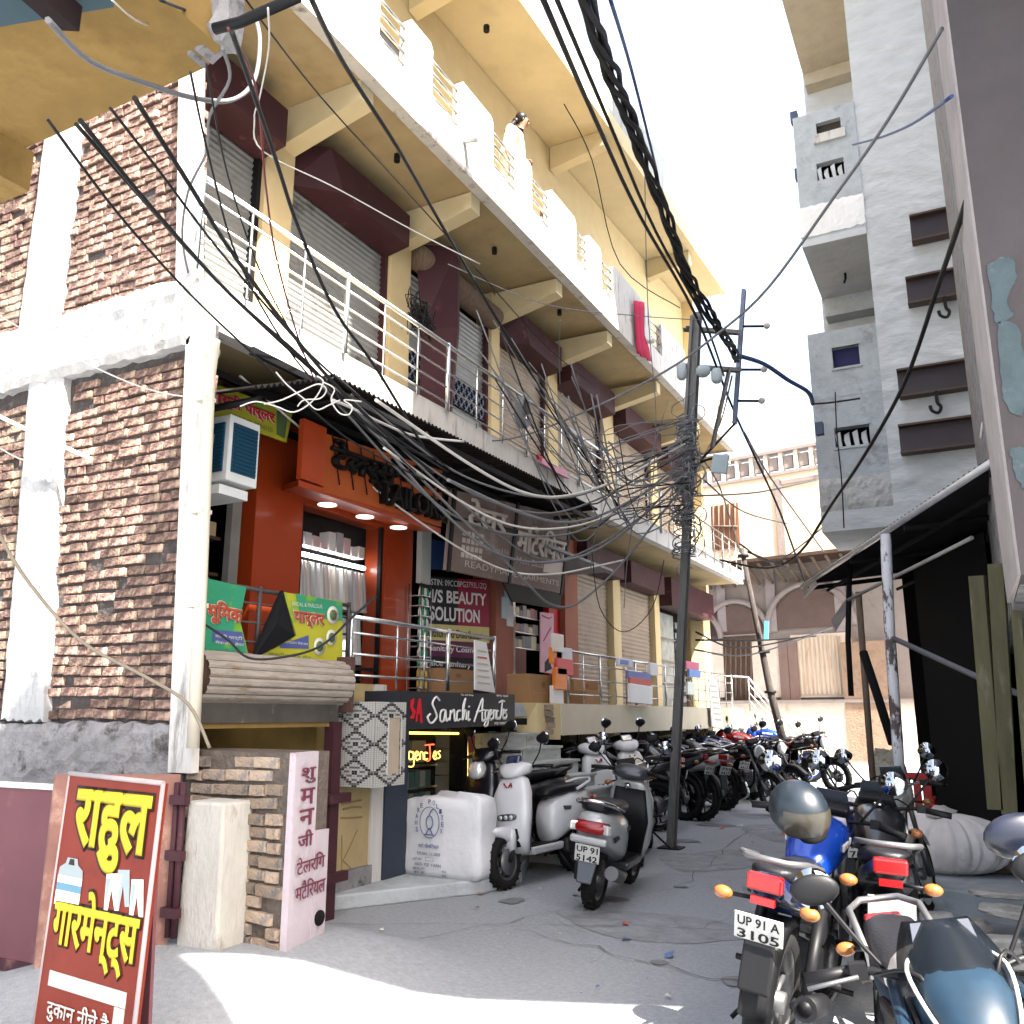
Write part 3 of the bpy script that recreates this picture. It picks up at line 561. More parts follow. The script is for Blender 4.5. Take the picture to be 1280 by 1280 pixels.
# ================================================================ ochre balcony overhead (top left corner)
OB = thing('ochre_balcony', 'stained ochre balcony underside overhead in the top left corner', 'balcony', (-5, 3, 5.5))
e1 = MB(); pts = [(-3.55, 3.16), (-3.75, 3.24), (-5.44, 3.24), (-5.44, 3.0), (-9, 3.0), (-9, -1), (-3.6, -1)]
e1.panel([(x, y, 5.5) for x, y in pts], (0, 0, -1), .3); e1.build('slab', ochre, OB)
MB().box((-9, 3.003, 5.2), (-5.44, 3.3, 5.5)).build('edge_beam', ochre, OB)
bump_sheet('broken_edge', -3.75, -3.45, 5.49, 5.9, 3.1, cementd, OB, .08, 8, 6)
g0, g1, g2_, g3 = on(-60, 44, Z=5.32), on(142, 9, Z=5.32), on(130, -40, Z=5.32), on(-60, -40, Z=5.32)
MB().hexa([g0, g1, g2_, g3], [q+Vector((0, 0, .17)) for q in (g0, g1, g2_, g3)]).build('grey_beam', mat('blue_grey_beam', (.035, .065, .08), .6), OB)
b0, b1, bw_ = on(-30, -50, Z=5.12), on(70, 38, Z=5.12), Vector((.1, .06, 0))
MB().hexa([b0, b1, b1+bw_, b0+bw_], [b0+Vector((0, 0, .15)), b1+Vector((0, 0, .15)), b1+bw_+Vector((0, 0, .15)), b0+bw_+Vector((0, 0, .15))]).build('angle_iron', mat('brown_iron', (.012, .006, .006), .7), OB)
pb = [on(268, 36, Z=5.3), on(300, 28, Z=5.3), on(372, -4, Z=5.25)]
tag(MB().tube(pb, .03, 10).build('cable_conduit', black), 'black conduit pipe sticking out above the ochre balcony corner with cables wrapped round', 'pipe')

# ================================================================ gates, low wall and post at the foot of the brick wall
G1 = thing('maroon_sheet_gate', 'maroon steel sheet gate at the foot of the grey plastered plinth', 'gate', (-6.5, 4.2, 0))
tl, tr = on(-60, 987, Y=4.2), on(78, 984, Y=4.2)
MB().box((tl.x, 4.2, .03), (-5.42, 4.23, tr.z)).build('gate_sheet', maroond, G1); MB().box((tl.x, 4.18, tr.z-.02), (-5.4, 4.25, tr.z+.02)).build('top_edge', steel, G1)
MB().box((tl.x, 4.19, .0), (-5.42, 4.24, .1)).build('bottom_edge', maroon, G1)
G2 = thing('rusty_gate_leaf', 'rusty brown gate leaf hinged to the concrete post behind the red garments board', 'gate', (-5.6, 4.5, 0))
a, b = Vector((-5.4, 4.25, 0)), Vector((-5.62, 5.3, 0)); aa = on(60, 972, Y=4.1); 
ga = on(70, 968, Y=4.05); gb = on(226, 968, Y=4.5); 
MB().panel([(ga.x, 4.05, .1), (gb.x, 4.5, .25), (gb.x, 4.5, gb.z), (ga.x, 4.05, ga.z)], (1, -.3, 0), .03).build('leaf_sheet', mat('rusty_sheet', (.2, .1, .08), .7, var=.25, c2=(.42, .3, .22), amt=.4, s2=3, sharp=.3), G2)
for du in (0, .07): MB().tube([(gb.x+.02+du*.8, 4.48, .3), (gb.x+.0+du*.8, 4.48, gb.z-.05)], .022, 8).build('hinge_bar', maroon, G2)
for z in (.45, .8, 1.15): MB().cbox((gb.x+.04, 4.47, z), (.14, .05, .06)).build('hinge', maroon, G2)
PO_ = thing('concrete_post', 'whitewashed square concrete post in front of the low brick wall', 'post', (-4.6, 4.6, .2))
MB().hexa([(-4.8, 4.52, .1), (-4.44, 4.52, .1), (-4.44, 4.84, .1), (-4.8, 4.84, .1)], [(-4.79, 4.52, 1.14), (-4.46, 4.52, 1.14), (-4.47, 4.8, 1.14), (-4.79, 4.8, 1.14)]).build('post_shaft', mat('whitewash', (.4, .385, .35), .9, var=.15, c2=(.22, .2, .18), amt=.35, s2=3, bump=.4, stretch=(3, 3, 1)), PO_, bevel=.02)
LB = thing('low_brick_wall', 'low brick wall with a whitewashed end bearing maroon Hindi lettering', 'wall', (-4.8, 5.5, 0))
W0, W1 = Vector((-5.25, 4.86, 0)), Vector((-4.09, 4.76, 0)); dW = (W1-W0).normalized(); nW = Vector((dW.y, -dW.x, 0)); th = Vector((-.1, .48, 0))
mort2 = mat('pale_mortar', (.11, .09, .075), .95, var=.3, scale=12, bump=1., bscale=30)
MB().hexa([W0, W1, W1+th, W0+th], [q+Vector((0, 0, 1.45)) for q in (W0, W1, W1+th, W0+th)]).build('mortar_bed', mort2, LB)
bricks(LB, W0+Vector((.0, 0, 0)), W1, .2, 1.44, brickg, course=.088, seed=8, rough=.016, edge=-.02)
EF = [W1+Vector((.015, -.01, 1.455)), W1+th*.62+Vector((.015, 0, 1.455)), W1+th*.62+Vector((.015, 0, 0)), W1+Vector((.015, -.01, 0))]
lime = mat('pinkish_lime', (.4, .35, .38), .9, var=.08, c2=(.25, .18, .17), amt=.3, s2=3, bump=.4)
MB().panel(EF, (1, .1, 0), .05).build('painted_end', lime, LB)
E2 = [W1+th*.62+Vector((.02, 0, .93)), W1+th*1.02+Vector((.02, 0, .92)), W1+th*1.02+Vector((.02, 0, 0)), W1+th*.62+Vector((.02, 0, 0))]
MB().panel(E2, (1, .1, 0), .1).build('painted_step', lime, LB)
MB().lathe([(.05, 0), (.05, .01)], W1+th*.8+Vector((.03, 0, .36)), 'x', 14).build('drain_hole', dark, LB)
mar = flat('maroon_paint', (.13, .03, .05))
for s, z in (('शु', 1.15), ('भ', .95), ('ल', .78)):
    pass
pcs = ['शु', 'म', 'न', 'जी']
for i, s in enumerate(pcs):
    q = W1+th*.12+Vector((.022, 0, 1.25-i*.135)); text(s, q, th*.42, Vector((0, 0, .105)), mar, LB, .015)
text('टेलरिंग', W1+th*.08+Vector((.035, 0, .68)), th*.8, Vector((0, 0, .11)), mar, LB, .015); text('मटैेिरयल', W1+th*.08+Vector((.035, 0, .52)), th*.84, Vector((0, 0, .12)), mar, LB, .015)
# ================================================================ red garments signboard in the foreground
SG = thing('garments_board', 'red standing board with yellow Hindi lettering for a garment shop, in the foreground', 'signboard', (-4, 3.3, 0))
S4 = [Vector((-4.46, 3.36, 1.39)), Vector((-3.64, 3.27, 1.37)), Vector((-3.60, 3.17, .0)), Vector((-4.41, 3.26, .0))]
sn = (S4[1]-S4[0]).cross(S4[3]-S4[0]).normalized()*-1
if sn.y > 0: sn = -sn
quad('board_face', S4, mat('board_red', (.15, .016, .006), .5, var=.1, c2=(.115, .012, .006), amt=.45, s2=2.5), SG, sn, .03)
MB().tube([S4[0], S4[1]], .013, 8).tube([S4[1], S4[2]], .012, 8).tube([S4[0], S4[3]], .007, 8).build('frame', mat('frame_pale', (.3, .26, .26), .5), SG)
MB().panel([S4[0]+Vector((.05, .05, -.02)), S4[1]+Vector((-.06, .05, -.02)), S4[2]+Vector((-.1, .22, 0)), S4[3]+Vector((.1, .22, 0))], (0, 1, 0), .02).build('rear_leg_panel', maroond, SG)
ye = flat('sign_yellow', (.55, .4, .02)); bk = flat('sign_black', (.02, .015, .01))
def ps(s, f, m, bold=.02, ol=None):
    p, r, u = box4(inset(S4, *f)); text(s, p+sn*.004, r, u, m, SG, bold, outline=ol, depth=.002)
ps('राहुल', (.13, .05, .93, .33), ye, .04, bk)
ps('गारमेन्ट्स', (.06, .40, .95, .655), ye, .035, bk)
MB().panel([q+sn*.004 for q in inset(S4, .1, .685, .9, .735)], sn, .003).build('white_strip', flat('strip_white', (.4, .39, .36)), SG)
MB().panel([q+sn*.004 for q in inset(S4, .8, .737, .9, .93)], sn, .003).build('white_strip', flat('strip_white', (.4, .39, .36)), SG)
ps('दुकान नीचे है', (.13, .765, .77, .845), flat('strip_white', (.4, .39, .36)), .02)
# shirt picture and trousers picture
cs = [flat('print_grey', (.25, .3, .31)), flat('print_white', (.6, .58, .52)), flat('print_blue', (.1, .22, .3))]
def poly(f, pts, m, name, lift=.004):
    Q = inset(S4, *f); P = [(Q[0]*(1-x)+Q[1]*x)*(1-y)+(Q[3]*(1-x)+Q[2]*x)*y+sn*lift for x, y in pts]; return MB().panel(P, sn, .002).build(name, m, SG)
fs_ = (.04, .3, .31, .47)
poly(fs_, [(.3, 0), (.7, 0), (.75, .12), (.97, .22), (1, .38), (0, .38), (.03, .22), (.25, .12)], cs[0], 'shirt_picture')
for k in range(4): poly(fs_, [(0, .38+k*.15), (1, .38+k*.15), (1, .53+k*.15), (0, .53+k*.15)], cs[(1, 2, 1, 0)[k]] if k < 3 else cs[1], 'shirt_stripe')
poly(fs_, [(.42, .02), (.58, .02), (.62, .14), (.38, .14)], bk, 'shirt_collar', .006)
ft_ = (.55, .31, .95, .47)
for x0, sl_, m_, yy in ((.02, .12, cs[1], .12), (.3, .08, cs[0], .0), (.66, .08, cs[1], .14)):
    poly(ft_, [(x0, yy), (x0+.28, yy-.04), (x0+.3+sl_, yy+.7), (x0+.2+sl_, yy+.72), (x0+.17, yy+.3), (x0+.14, yy+.78), (x0+.05, yy+.76)], m_, 'trouser_picture')
    poly(ft_, [(x0+.02, yy+.1), (x0+.12, yy+.08), (x0+.1, yy+.4), (x0+.06, yy+.5)], cs[0] if m_ is cs[1] else cs[1], 'trouser_fold', .006)

# ================================================================ gateway under the roller shutter drum
GW = thing('gateway', 'gateway with ochre inner walls and a rusty frame under the weathered shutter drum', 'gateway', (-5.3, 5.6, 0))
MB().box((-9, 6.62, 0), (-5.45, 6.7, 1.6)).build('inner_wall', mat('ochre_wall', (.3, .21, .075), .9, var=.2, c2=(.28, .2, .09), amt=.4, s2=2), GW)
MB().box((-7.4, 5.4, 0), (-7.3, 6.62, 1.6)).build('inner_wall', MATS['ochre_wall'], GW)
MB().box((-7.4, 4.95, 1.6), (-5.15, 6.5, 1.64)).build('ceiling', ochre, GW)
MB().box((-5.2, 4.86, 1.64), (-5.12, 6.5, 1.79)).build('frame_header', mat('blackened_steel', (.06, .055, .05), .7, var=.3, c2=(.2, .17, .14), amt=.3, s2=6), GW)
MB().box((-5.2, 6.42, 0), (-5.1, 6.54, 1.64)).build('frame_post', maroon, GW)
for z in (.3, .95): MB().box((-5.12, 6.36, z), (-5.06, 6.66, z+.08)).build('hinge', maroon, GW)
SD = thing('roller_shutter_drum', 'weathered white and brown roller shutter drum below the green parlour banner', 'shutter', (-5.1, 4.85, 1.78))
slm = mat('weathered_slat', (.3, .265, .23), .8, var=.2, scale=5, stretch=(4, 1, 4), c2=(.2, .13, .08), amt=.35, s2=3, bump=.4)
cx, cz, rr_ = -5.22, 1.98, .19
for k in range(9):
    t0 = -1.45+k*.36; t1 = t0+.34; P = []
    for j in range(5):
        t = t0+(t1-t0)*j/4; r_ = rr_+(.014 if 0 < j < 4 else 0); P.append((cx+r_*math.cos(t), cz+r_*math.sin(t)))
    mbk = MB(); o = 0; vs = [(x, 4.86, z) for x, z in P]+[(x, 6.6, z) for x, z in P]; n_ = len(P)
    mbk.add(vs, [(i, i+1, n_+i+1, n_+i) for i in range(n_-1)]); mbk.build('slat', slm, SD)
MB().lathe([(rr_-.01, 4.87), (rr_-.01, 6.6)], (cx, 0, cz), 'y', 20).build('drum', woodd, SD)
MB().box((-5.46, 6.6, 1.72), (-5.06, 6.64, 2.22)).build('end_plate', mat('plate_brown', (.08, .045, .04), .6), SD)
# yellow pillar, white strip, blue pillar
YP = thing('yellow_pillar', 'dirty pale yellow wall pillar with a scratched letter K beside the rusty frame', 'pillar', (-5.4, 7, 0))
MB().box((-5.75, 6.7, .12), (-5.4, 7.4, 2.0)).build('pillar_face', mat('dirty_yellow', (.36, .28, .145), .9, var=.15, c2=(.25, .19, .1), amt=.35, s2=2.2), YP)
MB().box((-5.75, 6.68, 0), (-5.36, 7.42, .3)).build('pillar_foot', cementd, YP)
MB().box((-5.7, 7.403, .13), (-5.38, 7.6, 2.0)).build('white_strip', white, YP)
YF = [(-5.4, 6.78, .95), (-5.4, 7.36, .95), (-5.4, 7.36, .2), (-5.4, 6.78, .2)]
strokes('scratched_letter', [[(.35, .45), (.37, .7), (.38, .98)], [(.75, .42), (.55, .62), (.4, .75)], [(.4, .75), (.6, .85), (.75, .95)]], YF, flat('scratch_brown', (.25, .17, .08)), YP, .006)
strokes('stain_patch', [[(.3, .08), (.5, .07), (.85, .06)], [(.35, .14), (.6, .13), (.85, .15)], [(.3, .24), (.6, .26), (.88, .27)]], YF, MATS['scratch_brown'], YP, .016, depth=-.01)
BP = thing('blue_grey_pillar', 'smooth blue grey pillar at the edge of the basement shop', 'pillar', (-5.4, 7.7, 0))
MB().box((-5.75, 7.603, .13), (-5.36, 8.0, 1.6)).build('pillar_face', mat('blue_grey', (.03, .04, .06), .5), BP)
# patterned tile box: white tiles with black diamond pattern built tile by tile in relief rows
TB = thing('mosaic_box', 'white box clad in small mosaic tiles with black diamonds and a niche', 'wall box', (-4.9, 6.9, 1.0))
Ac = on(466, 985, X=-4.9); za = Ac.z; zt = on(466, 877, X=-4.9).z; ya = Ac.y; yb = on(505, 985, X=-4.9).y
tw = mat('tile_white', (.42, .42, .4), .35, var=.04); td = mat('tile_black', (.015, .015, .02), .3); tg = mat('tile_grey', (.12, .12, .12), .4)
MB().box((-5.62, ya+.003, za), (-4.903, yb, zt)).build('box_core', mat('grout', (.25, .25, .24), .9), TB)
xl = on(422, 930, Y=ya).x; MB().box((xl, ya+.02, za), (-5.6, yb, zt)).build('box_core', MATS['grout'], TB)
def tiles(p0, r, u, n, nx, nz, hole=None):
    mw, mk, mg = MB(), MB(), MB()
    p0, r, u, n = map(Vector, (p0, r, u, n)); cw, ch = r/nx, u/nz
    for i in range(nx):
        for j in range(nz):
            s, t = (i+.5)/nx, (j+.5)/nz
            if hole and hole[0] < s < hole[2] and hole[1] < t < hole[3]: continue
            dx = abs(((i % 14)-6.5)); dz = abs(((j % 14)-6.5)); q = dx+dz
            dk = (5.9 < q < 7.1 and j % 2 == 0) or q < 1.2; gk = 5.9 < q < 7.1 or (2.9 < q < 4.1 and j % 2)
            a = p0+cw*(i+.08)+ch*(j+.08); P = [a, a+cw*.84, a+cw*.84+ch*.84, a+ch*.84]; t_ = mk if dk else mg if gk else mw
            o = len(t_.v); t_.v += [x+n*.004 for x in P]; t_.f.append((o, o+1, o+2, o+3)); t_.sm.append(False); t_.mi.append(0)
    mw.build('mosaic_tiles', tw, TB, kind='stuff'); mk.build('mosaic_tiles_black', td, TB, kind='stuff'); mg.build('mosaic_tiles_grey', tg, TB, kind='stuff')
MB().box((-5.0, ya+.004, za), (-4.9, ya+.02, zt))
tiles((xl, ya+.0, za), (-4.9-xl, 0, 0), (0, 0, zt-za), (0, -1, 0), 14, 42)
MB().box((-5.6, ya, za), (-4.9, ya+.02, zt)).build('tile_bed', MATS['grout'], TB)
tiles((-4.9, ya, za), (0, yb-ya, 0), (0, 0, zt-za), (1, 0, 0), 14, 42, (.42, .14, .82, .8))
hw = yb-ya
MB().box((-4.91, ya+hw*.42, za+(zt-za)*.14), (-4.896, ya+hw*.82, za+(zt-za)*.8)).build('niche', mat('niche_cream', (.36, .3, .23), .8), TB)
for (y0_, y1_) in ((.40, .42), (.82, .84)): MB().box((-4.9, ya+hw*y0_, za+(zt-za)*.13), (-4.885, ya+hw*y1_, za+(zt-za)*.81)).build('niche_frame', tw, TB)
# basement shop with sign and neon
AS = thing('basement_shop', 'basement shop with a dark glass front and glowing yellow neon border', 'shop', (-5.6, 8.2, 0))
gx_ = -5.75
MB().box((-6.6, 8.0, 0), (-6.5, 10.3, 1.6)).build('back_wall', dark, AS); MB().box((-6.5, 8.0, 1.58), (-5.1, 10.25, 1.66)).build('ceiling', dark, AS)
MB().box((-6.5, 8.0, .13), (gx_, 10.2, .16)).build('shop_floor', dark, AS)
MB().box((gx_-.02, 8.02, .4), (gx_, 9.6, 1.56)).build('window_pane', gl, AS)
neo = mat('neon_yellow', (.3, .2, .03), .4, emit=(1, .62, .12), estr=.55); neor = mat('neon_red', (.3, .03, .01), .4, emit=(1, .1, .04), estr=.5)
c1, c2_, c3 = on(500, 916, X=gx_+.02), on(583, 917, X=gx_+.02), on(585, 1000, X=gx_+.02)
MB().tube([c1, c2_, c3], .016, 8).build('neon_border', neo, AS)
NB = [on(498, 925, X=gx_+.03), on(550, 928, X=gx_+.03), on(550, 958, X=gx_+.03), on(498, 956, X=gx_+.03)]
strokes('neon_letter', [[(.0, .8), (.08, .1), (.16, .8)], [(.03, .55), (.13, .5)], [(.62, .15), (.74, .12), (.84, .1)], [(.73, .12), (.74, .7), (.66, .8)]], NB, neor, AS, .008)
strokes('neon_letter', [[(.34, .5), (.24, .45), (.24, .75), (.33, .7), (.34, .45), (.34, 1.0), (.22, 1.05)], [(.38, .62), (.46, .55), (.42, .42), (.38, .6), (.42, .78), (.48, .7)], [(.5, .75), (.51, .45), (.57, .5), (.58, .75)], [(.68, .48), (.61, .46), (.61, .74), (.68, .7)], [(.84, .6), (.9, .5), (.86, .38), (.82, .6), (.87, .72), (.91, .62)], [(1.0, .36), (.94, .42), (1.0, .58), (.94, .68)]], NB, neo, AS, .007)
tealm = flat('shelf_pack', (.05, .12, .13)); gp = flat('shelf_pack_pale', (.25, .27, .27))
for z in (.6, .85, 1.1): MB().box((-6.4, 8.3, z), (-6.0, 9.6, z+.02)).build('shelf', steel, AS)
for k in range(14): MB().box((-6.3, 8.7+(k % 7)*.12, .62+.25*(k//7)), (-6.05, 8.8+(k % 7)*.12, .8+.25*(k//7))).build('stock_pack', tealm if k % 3 else gp, AS)
MB().box((-6.3, 9.1, 1.15), (-6.05, 9.4, 1.4)).build('stock_pack', gp, AS)
MB().box((-5.85, 9.62, .13), (-5.65, 9.72, 1.58)).build('door_frame', black, AS)
for k, (z, c) in enumerate(((1.25, (.4, .1, .08)), (1.0, (.5, .5, .5)), (.75, (.45, .25, .3)), (.5, (.4, .15, .2)))): MB().box((-5.66, 9.75, z), (-5.64, 9.88, z+.2)).build('door_sticker', flat('sticker_%d' % k, c), AS)
MB().box((-5.62, 9.92, 1.0), (-5.6, 10.12, 1.3)).build('door_sticker', gp, AS)
for z in (1.2, .85): MB().box((-5.55, 10.05, z), (-5.53, 10.2, z+.3)).build('green_sticker', flat('sticker_green', (.1, .25, .15)), AS)
SN = thing('agencies_sign', 'charcoal shop sign reading Sanchi AgencIes in white handwriting with a red mark', 'sign', (-5.0, 7.3, 1.56))
sgm = mat('charcoal_sign', (.018, .02, .025), .45, var=.06)
MB().hexa([(-5.04, 7.3, 1.56), (-5.0, 7.3, 1.56), (-5.0, 9.72, 1.58), (-5.04, 9.72, 1.58)], [(-5.04, 7.3, 1.93), (-5.0, 7.3, 1.93), (-5.0, 9.72, 1.94), (-5.04, 9.72, 1.94)]).build('sign_board', sgm, SN)
MB().box((-5.6, 7.26, 1.58), (-5.0, 7.297, 1.93)).build('sign_side', flat('sign_side', (.02, .022, .03)), SN)
wp = flat('sign_white', (.6, .6, .59))
SB = [Vector((-4.995, 7.62, 1.93)), Vector((-4.995, 9.55, 1.94)), Vector((-4.995, 9.55, 1.58)), Vector((-4.995, 7.62, 1.56))]
T_ = [[(.13, .22), (.09, .12), (.05, .3), (.08, .5), (.1, .7), (.04, .86), (.0, .7), (.03, .6)],      # S
 [(.2, .5), (.15, .52), (.14, .78), (.18, .8), (.2, .5), (.21, .8), (.24, .74)],                     # a
 [(.25, .8), (.26, .52), (.27, .58), (.3, .5), (.31, .8), (.33, .76)],                               # n
 [(.38, .52), (.34, .55), (.34, .8), (.38, .76)],                                                    # c
 [(.4, .8), (.42, .4), (.44, .15), (.41, .4), (.41, .8), (.43, .52), (.45, .56), (.45, .8)],         # h
 [(.48, .52), (.475, .8), (.5, .78)], [(.485, .38), (.487, .41)],                                    # i
 [(.55, .86), (.6, .5), (.66, .14), (.655, .5), (.66, .84), (.69, .8)], [(.58, .56), (.64, .53), (.69, .5)],   # A
 [(.74, .52), (.7, .54), (.7, .78), (.73, .76), (.745, .5), (.73, .95), (.69, 1.0), (.7, .88), (.76, .76)],    # g
 [(.76, .68), (.79, .58), (.77, .5), (.755, .68), (.77, .82), (.8, .76)],                             # e
 [(.81, .8), (.815, .52), (.82, .56), (.84, .52), (.845, .8)],                                        # n
 [(.88, .54), (.86, .54), (.855, .78), (.885, .78)],                                                  # c
 [(.89, .26), (.93, .2), (.97, .22)], [(.935, .22), (.92, .6), (.9, .8), (.88, .74)],                 # I
 [(.945, .66), (.965, .58), (.955, .48), (.94, .66), (.955, .8), (.975, .74)],                        # e
 [(1.0, .5), (.98, .54), (1.0, .68), (.98, .8), (.97, .76)]]                                          # s
strokes('sign_letter', T_, inset(SB, .08, .02, .97, .98), wp, SN, .0115)
rdm = flat('logo_red', (.45, .01, .02)); LG = inset(SB, -.085, .18, .035, .86)
for P in ([(.02, .1), (.3, 0), (.3, .18), (.2, .3), (.45, .5), (.3, .8), (0, .75), (.22, .6), (0, .35)], [(.45, .9), (.62, .05), (.8, 0), (1, .95), (.82, .95), (.76, .6), (.62, .62), (.58, .9)]):
    Q = [(LG[0]*(1-x)+LG[1]*x)*(1-y)+(LG[3]*(1-x)+LG[2]*x)*y for x, y in P]; MB().add(Q+[q+Vector((.004, 0, 0)) for q in Q], [tuple(range(len(Q)+len(Q)-1, len(Q)-1, -1))]+[(i, (i+1) % len(Q), len(Q)+(i+1) % len(Q), len(Q)+i) for i in range(len(Q))]).build('logo_mark', rdm, SN)
for s, f in (('The Gift Shop', (.42, .03, .56, .1)), ('98972 73610', (.84, .02, .99, .09)), ('MOB. 9368084723', (.82, .88, .99, .96))):
    p, r, u = box4(inset(SB, *f)); text(s, p, r, u, wp, SN, .01, depth=.001)
# ================================================================ green parlour banner, upper banner, cooler, grey signboard
grn = mat('banner_green', (.03, .22, .12), .45, var=.1, c2=(.14, .3, .03), amt=.45, s2=1.8, sharp=.05)
ygn = mat('banner_yellow', (.36, .35, .03), .45, var=.06, c2=(.18, .32, .04), amt=.3, s2=1.5, sharp=.05)
hr_ = flat('banner_redorange', (.35, .06, .025)); bwh = flat('banner_white', (.5, .49, .44)); bbl = flat('banner_blue', (.06, .08, .22)); bgr = flat('banner_dark', (.08, .12, .05))
xb = XF+.06
BN = thing('parlour_banner', 'green and yellow Hindi parlour banner torn open in the middle, tied to a railing', 'banner', (xb, 5.0, 2.13))
B1 = [on(255, 722, X=xb), on(310, 735, X=xb), on(312, 828, X=xb), on(255, 822, X=xb)]
B2 = [on(355, 738, X=xb), on(428, 752, X=xb), on(428, 829, X=xb), on(318, 824, X=xb)]
quad('banner_half', [on(255, 722, X=xb), on(308, 734, X=xb), on(300, 775, X=xb), on(313, 828, X=xb), on(255, 822, X=xb)], grn, BN)
quad('banner_half', [on(354, 740, X=xb), on(371, 795, X=xb), on(318, 824, X=xb), on(428, 831, X=xb), on(428, 752, X=xb)], ygn, BN)
quad('print_field', [on(370, 742, X=xb+.006), on(428, 753, X=xb+.006), on(428, 776, X=xb+.006), on(376, 770, X=xb+.006)], grn, BN, t=.003)
quad('print_field', [on(266, 787, X=xb+.006), on(303, 790, X=xb+.006), on(306, 807, X=xb+.006), on(266, 802, X=xb+.006)], bbl, BN, t=.003)
quad('print_field', [on(350, 806, X=xb+.006), on(386, 794, X=xb+.006), on(386, 811, X=xb+.006), on(350, 810, X=xb+.006)], bbl, BN, t=.003)
def tx(s, q, m, par, bold=.02, ol=None, lift=.008, n=Vector((1, 0, 0)), **k):
    tl, tr, br, bl = q; p, r, u = box4(q); return text(s, Vector(p)+n*lift, r, u, m, par, bold, outline=ol, **k)
def prx(u0, v0, u1, v1, X, sl=.17): return [on(u0, v0, X=X), on(u1, v0+(u1-u0)*sl, X=X), on(u1, v1+(u1-u0)*sl, X=X), on(u0, v1, X=X)]
tx('भूिमक', prx(257, 748, 302, 778, xb, .16), hr_, BN, .04, bwh)
tx('पार्लर', prx(366, 763, 405, 783, xb, .12), hr_, BN, .04, bwh)
for q, s in (((364, 752, 402, 757), 'BRIDAL & PARLOUR'), ((268, 792, 302, 798), 'शादी पार्टी'), ((268, 800, 304, 805), 'मेकअप, हेयर'), ((268, 810, 308, 816), 'ब्यूटी पार्लर'), ((355, 800, 384, 805), 'ब्राइडल मेकअप'), ((335, 814, 388, 820), 'नजदीक मेन रोड')):
    tx(s, prx(*q, xb, .1), bwh if q[1] < 809 else bgr, BN, .0)
for (u, v, r) in ((416, 769, .085), (414, 797, .075), (399, 808, .08)):
    c = on(u, v, X=xb+.01); MB().lathe([(r*.98, 0), (r*.98, .004)], c, 'x', 20).build('face_medallion', bwh, BN); MB().lathe([(r*.6, .004), (r*.6, .007)], c, 'x', 14).build('medallion_centre', bgr, BN)
railing('parlour_railing', 'dark steel railing carrying the green parlour banner', (XF+.02, 5.0, 0), (XF+.02, 6.8, 0), 2.72, 2.2, 3, [0, .33, 1], [.5], m=mat('dark_steel', (.05, .045, .045), .6, .3))
UM = thing('black_folded_cloth', 'black folded triangular cloth hanging on the railing between the two banner halves', 'cloth', (xb+.1, 5.9, 2.1))
mb = MB(); X1 = xb+.05; A_, B_, C_, D_ = on(354, 738, X=X1), on(369, 795, X=X1), on(316, 824, X=X1), on(346, 780, X=X1+.07)
mb.add([A_, B_, C_, D_, A_-Vector((.04, 0, 0)), B_-Vector((.04, 0, 0)), C_-Vector((.04, 0, 0))], [(0, 3, 1), (3, 2, 1), (0, 2, 3), (4, 5, 6), (0, 1, 5, 4), (1, 2, 6, 5), (2, 0, 4, 6)]); mb.build('cloth', flat('black_cloth', (.004, .005, .007), .8), UM)
UB = thing('upper_parlour_banner', 'yellow Hindi parlour banner under the awning above the air cooler', 'banner', (-5.85, 5.5, 4.3))
xu = -5.85
quad('banner_sheet', [on(262, 478, X=xu), on(366, 514, X=xu), on(358, 553, X=xu), on(264, 519, X=xu)], ygn, UB)
tx('ब्यूटी पार्लर', [on(266, 484, X=xu), on(345, 512, X=xu), on(343, 534, X=xu), on(266, 506, X=xu)], flat('deep_red', (.5, .02, .03)), UB, .04, bwh)
tx('9719416478, 9758463320', [on(290, 517, X=xu), on(340, 535, X=xu), on(340, 542, X=xu), on(290, 524, X=xu)], bgr, UB, .0)
quad('print_figure', [on(346, 514, X=xu+.006), on(360, 519, X=xu+.006), on(356, 548, X=xu+.006), on(346, 543, X=xu+.006)], bgr, UB, t=.003)
AC = thing('air_cooler', 'white box air cooler with blue louvred sides hung beside the drain pipe', 'air cooler', (-5.6, 5.3, 3.6))
cw = flat('cooler_white', (.6, .62, .62)); cb = flat('cooler_blue', (.01, .05, .09), .5)
MB().box((-5.95, 5.26, 3.62), (-5.42, 5.62, 4.2)).build('cooler_body', cw, AC, bevel=.01)
for a0, a1 in (((-5.9, 5.245, 3.7), (-5.47, 5.26, 4.13)), ((-5.42, 5.3, 3.7), (-5.405, 5.58, 4.13))):
    MB().box(a0, a1).build('louvre_panel', cb, AC)
for k in range(12):
    z = 3.715+k*.034; MB().box((-5.89, 5.235, z), (-5.48, 5.25, z+.012)).build('louvre', cb, AC); MB().box((-5.42, 5.31, z), (-5.392, 5.57, z+.012)).build('louvre', cb, AC)
MB().box((-5.95, 5.22, 3.5), (-5.45, 5.55, 3.58)).build('cooler_tray', cw, AC)
GB = thing('grey_signboard', 'faded grey brown hanging signboard with raised Hindi letters between two shops', 'sign', (-5.5, 9, 3.4))
xg = -5.5; GQ = [on(566, 612, X=xg), on(714, 646, X=xg), on(702, 742, X=xg), on(558, 712, X=xg)]
quad('board_face', GQ, mat('faded_board', (.16, .118, .105), .8, var=.12, c2=(.21, .18, .165), amt=.4, s2=1.5), GB, t=.05)
for a_, b_ in ((0, .02), (.47, .49), (.98, 1)): quad('board_rib', [q+Vector((.02, 0, 0)) for q in inset(GQ, a_, -.02, b_, 1.02)], black, GB, t=.03)
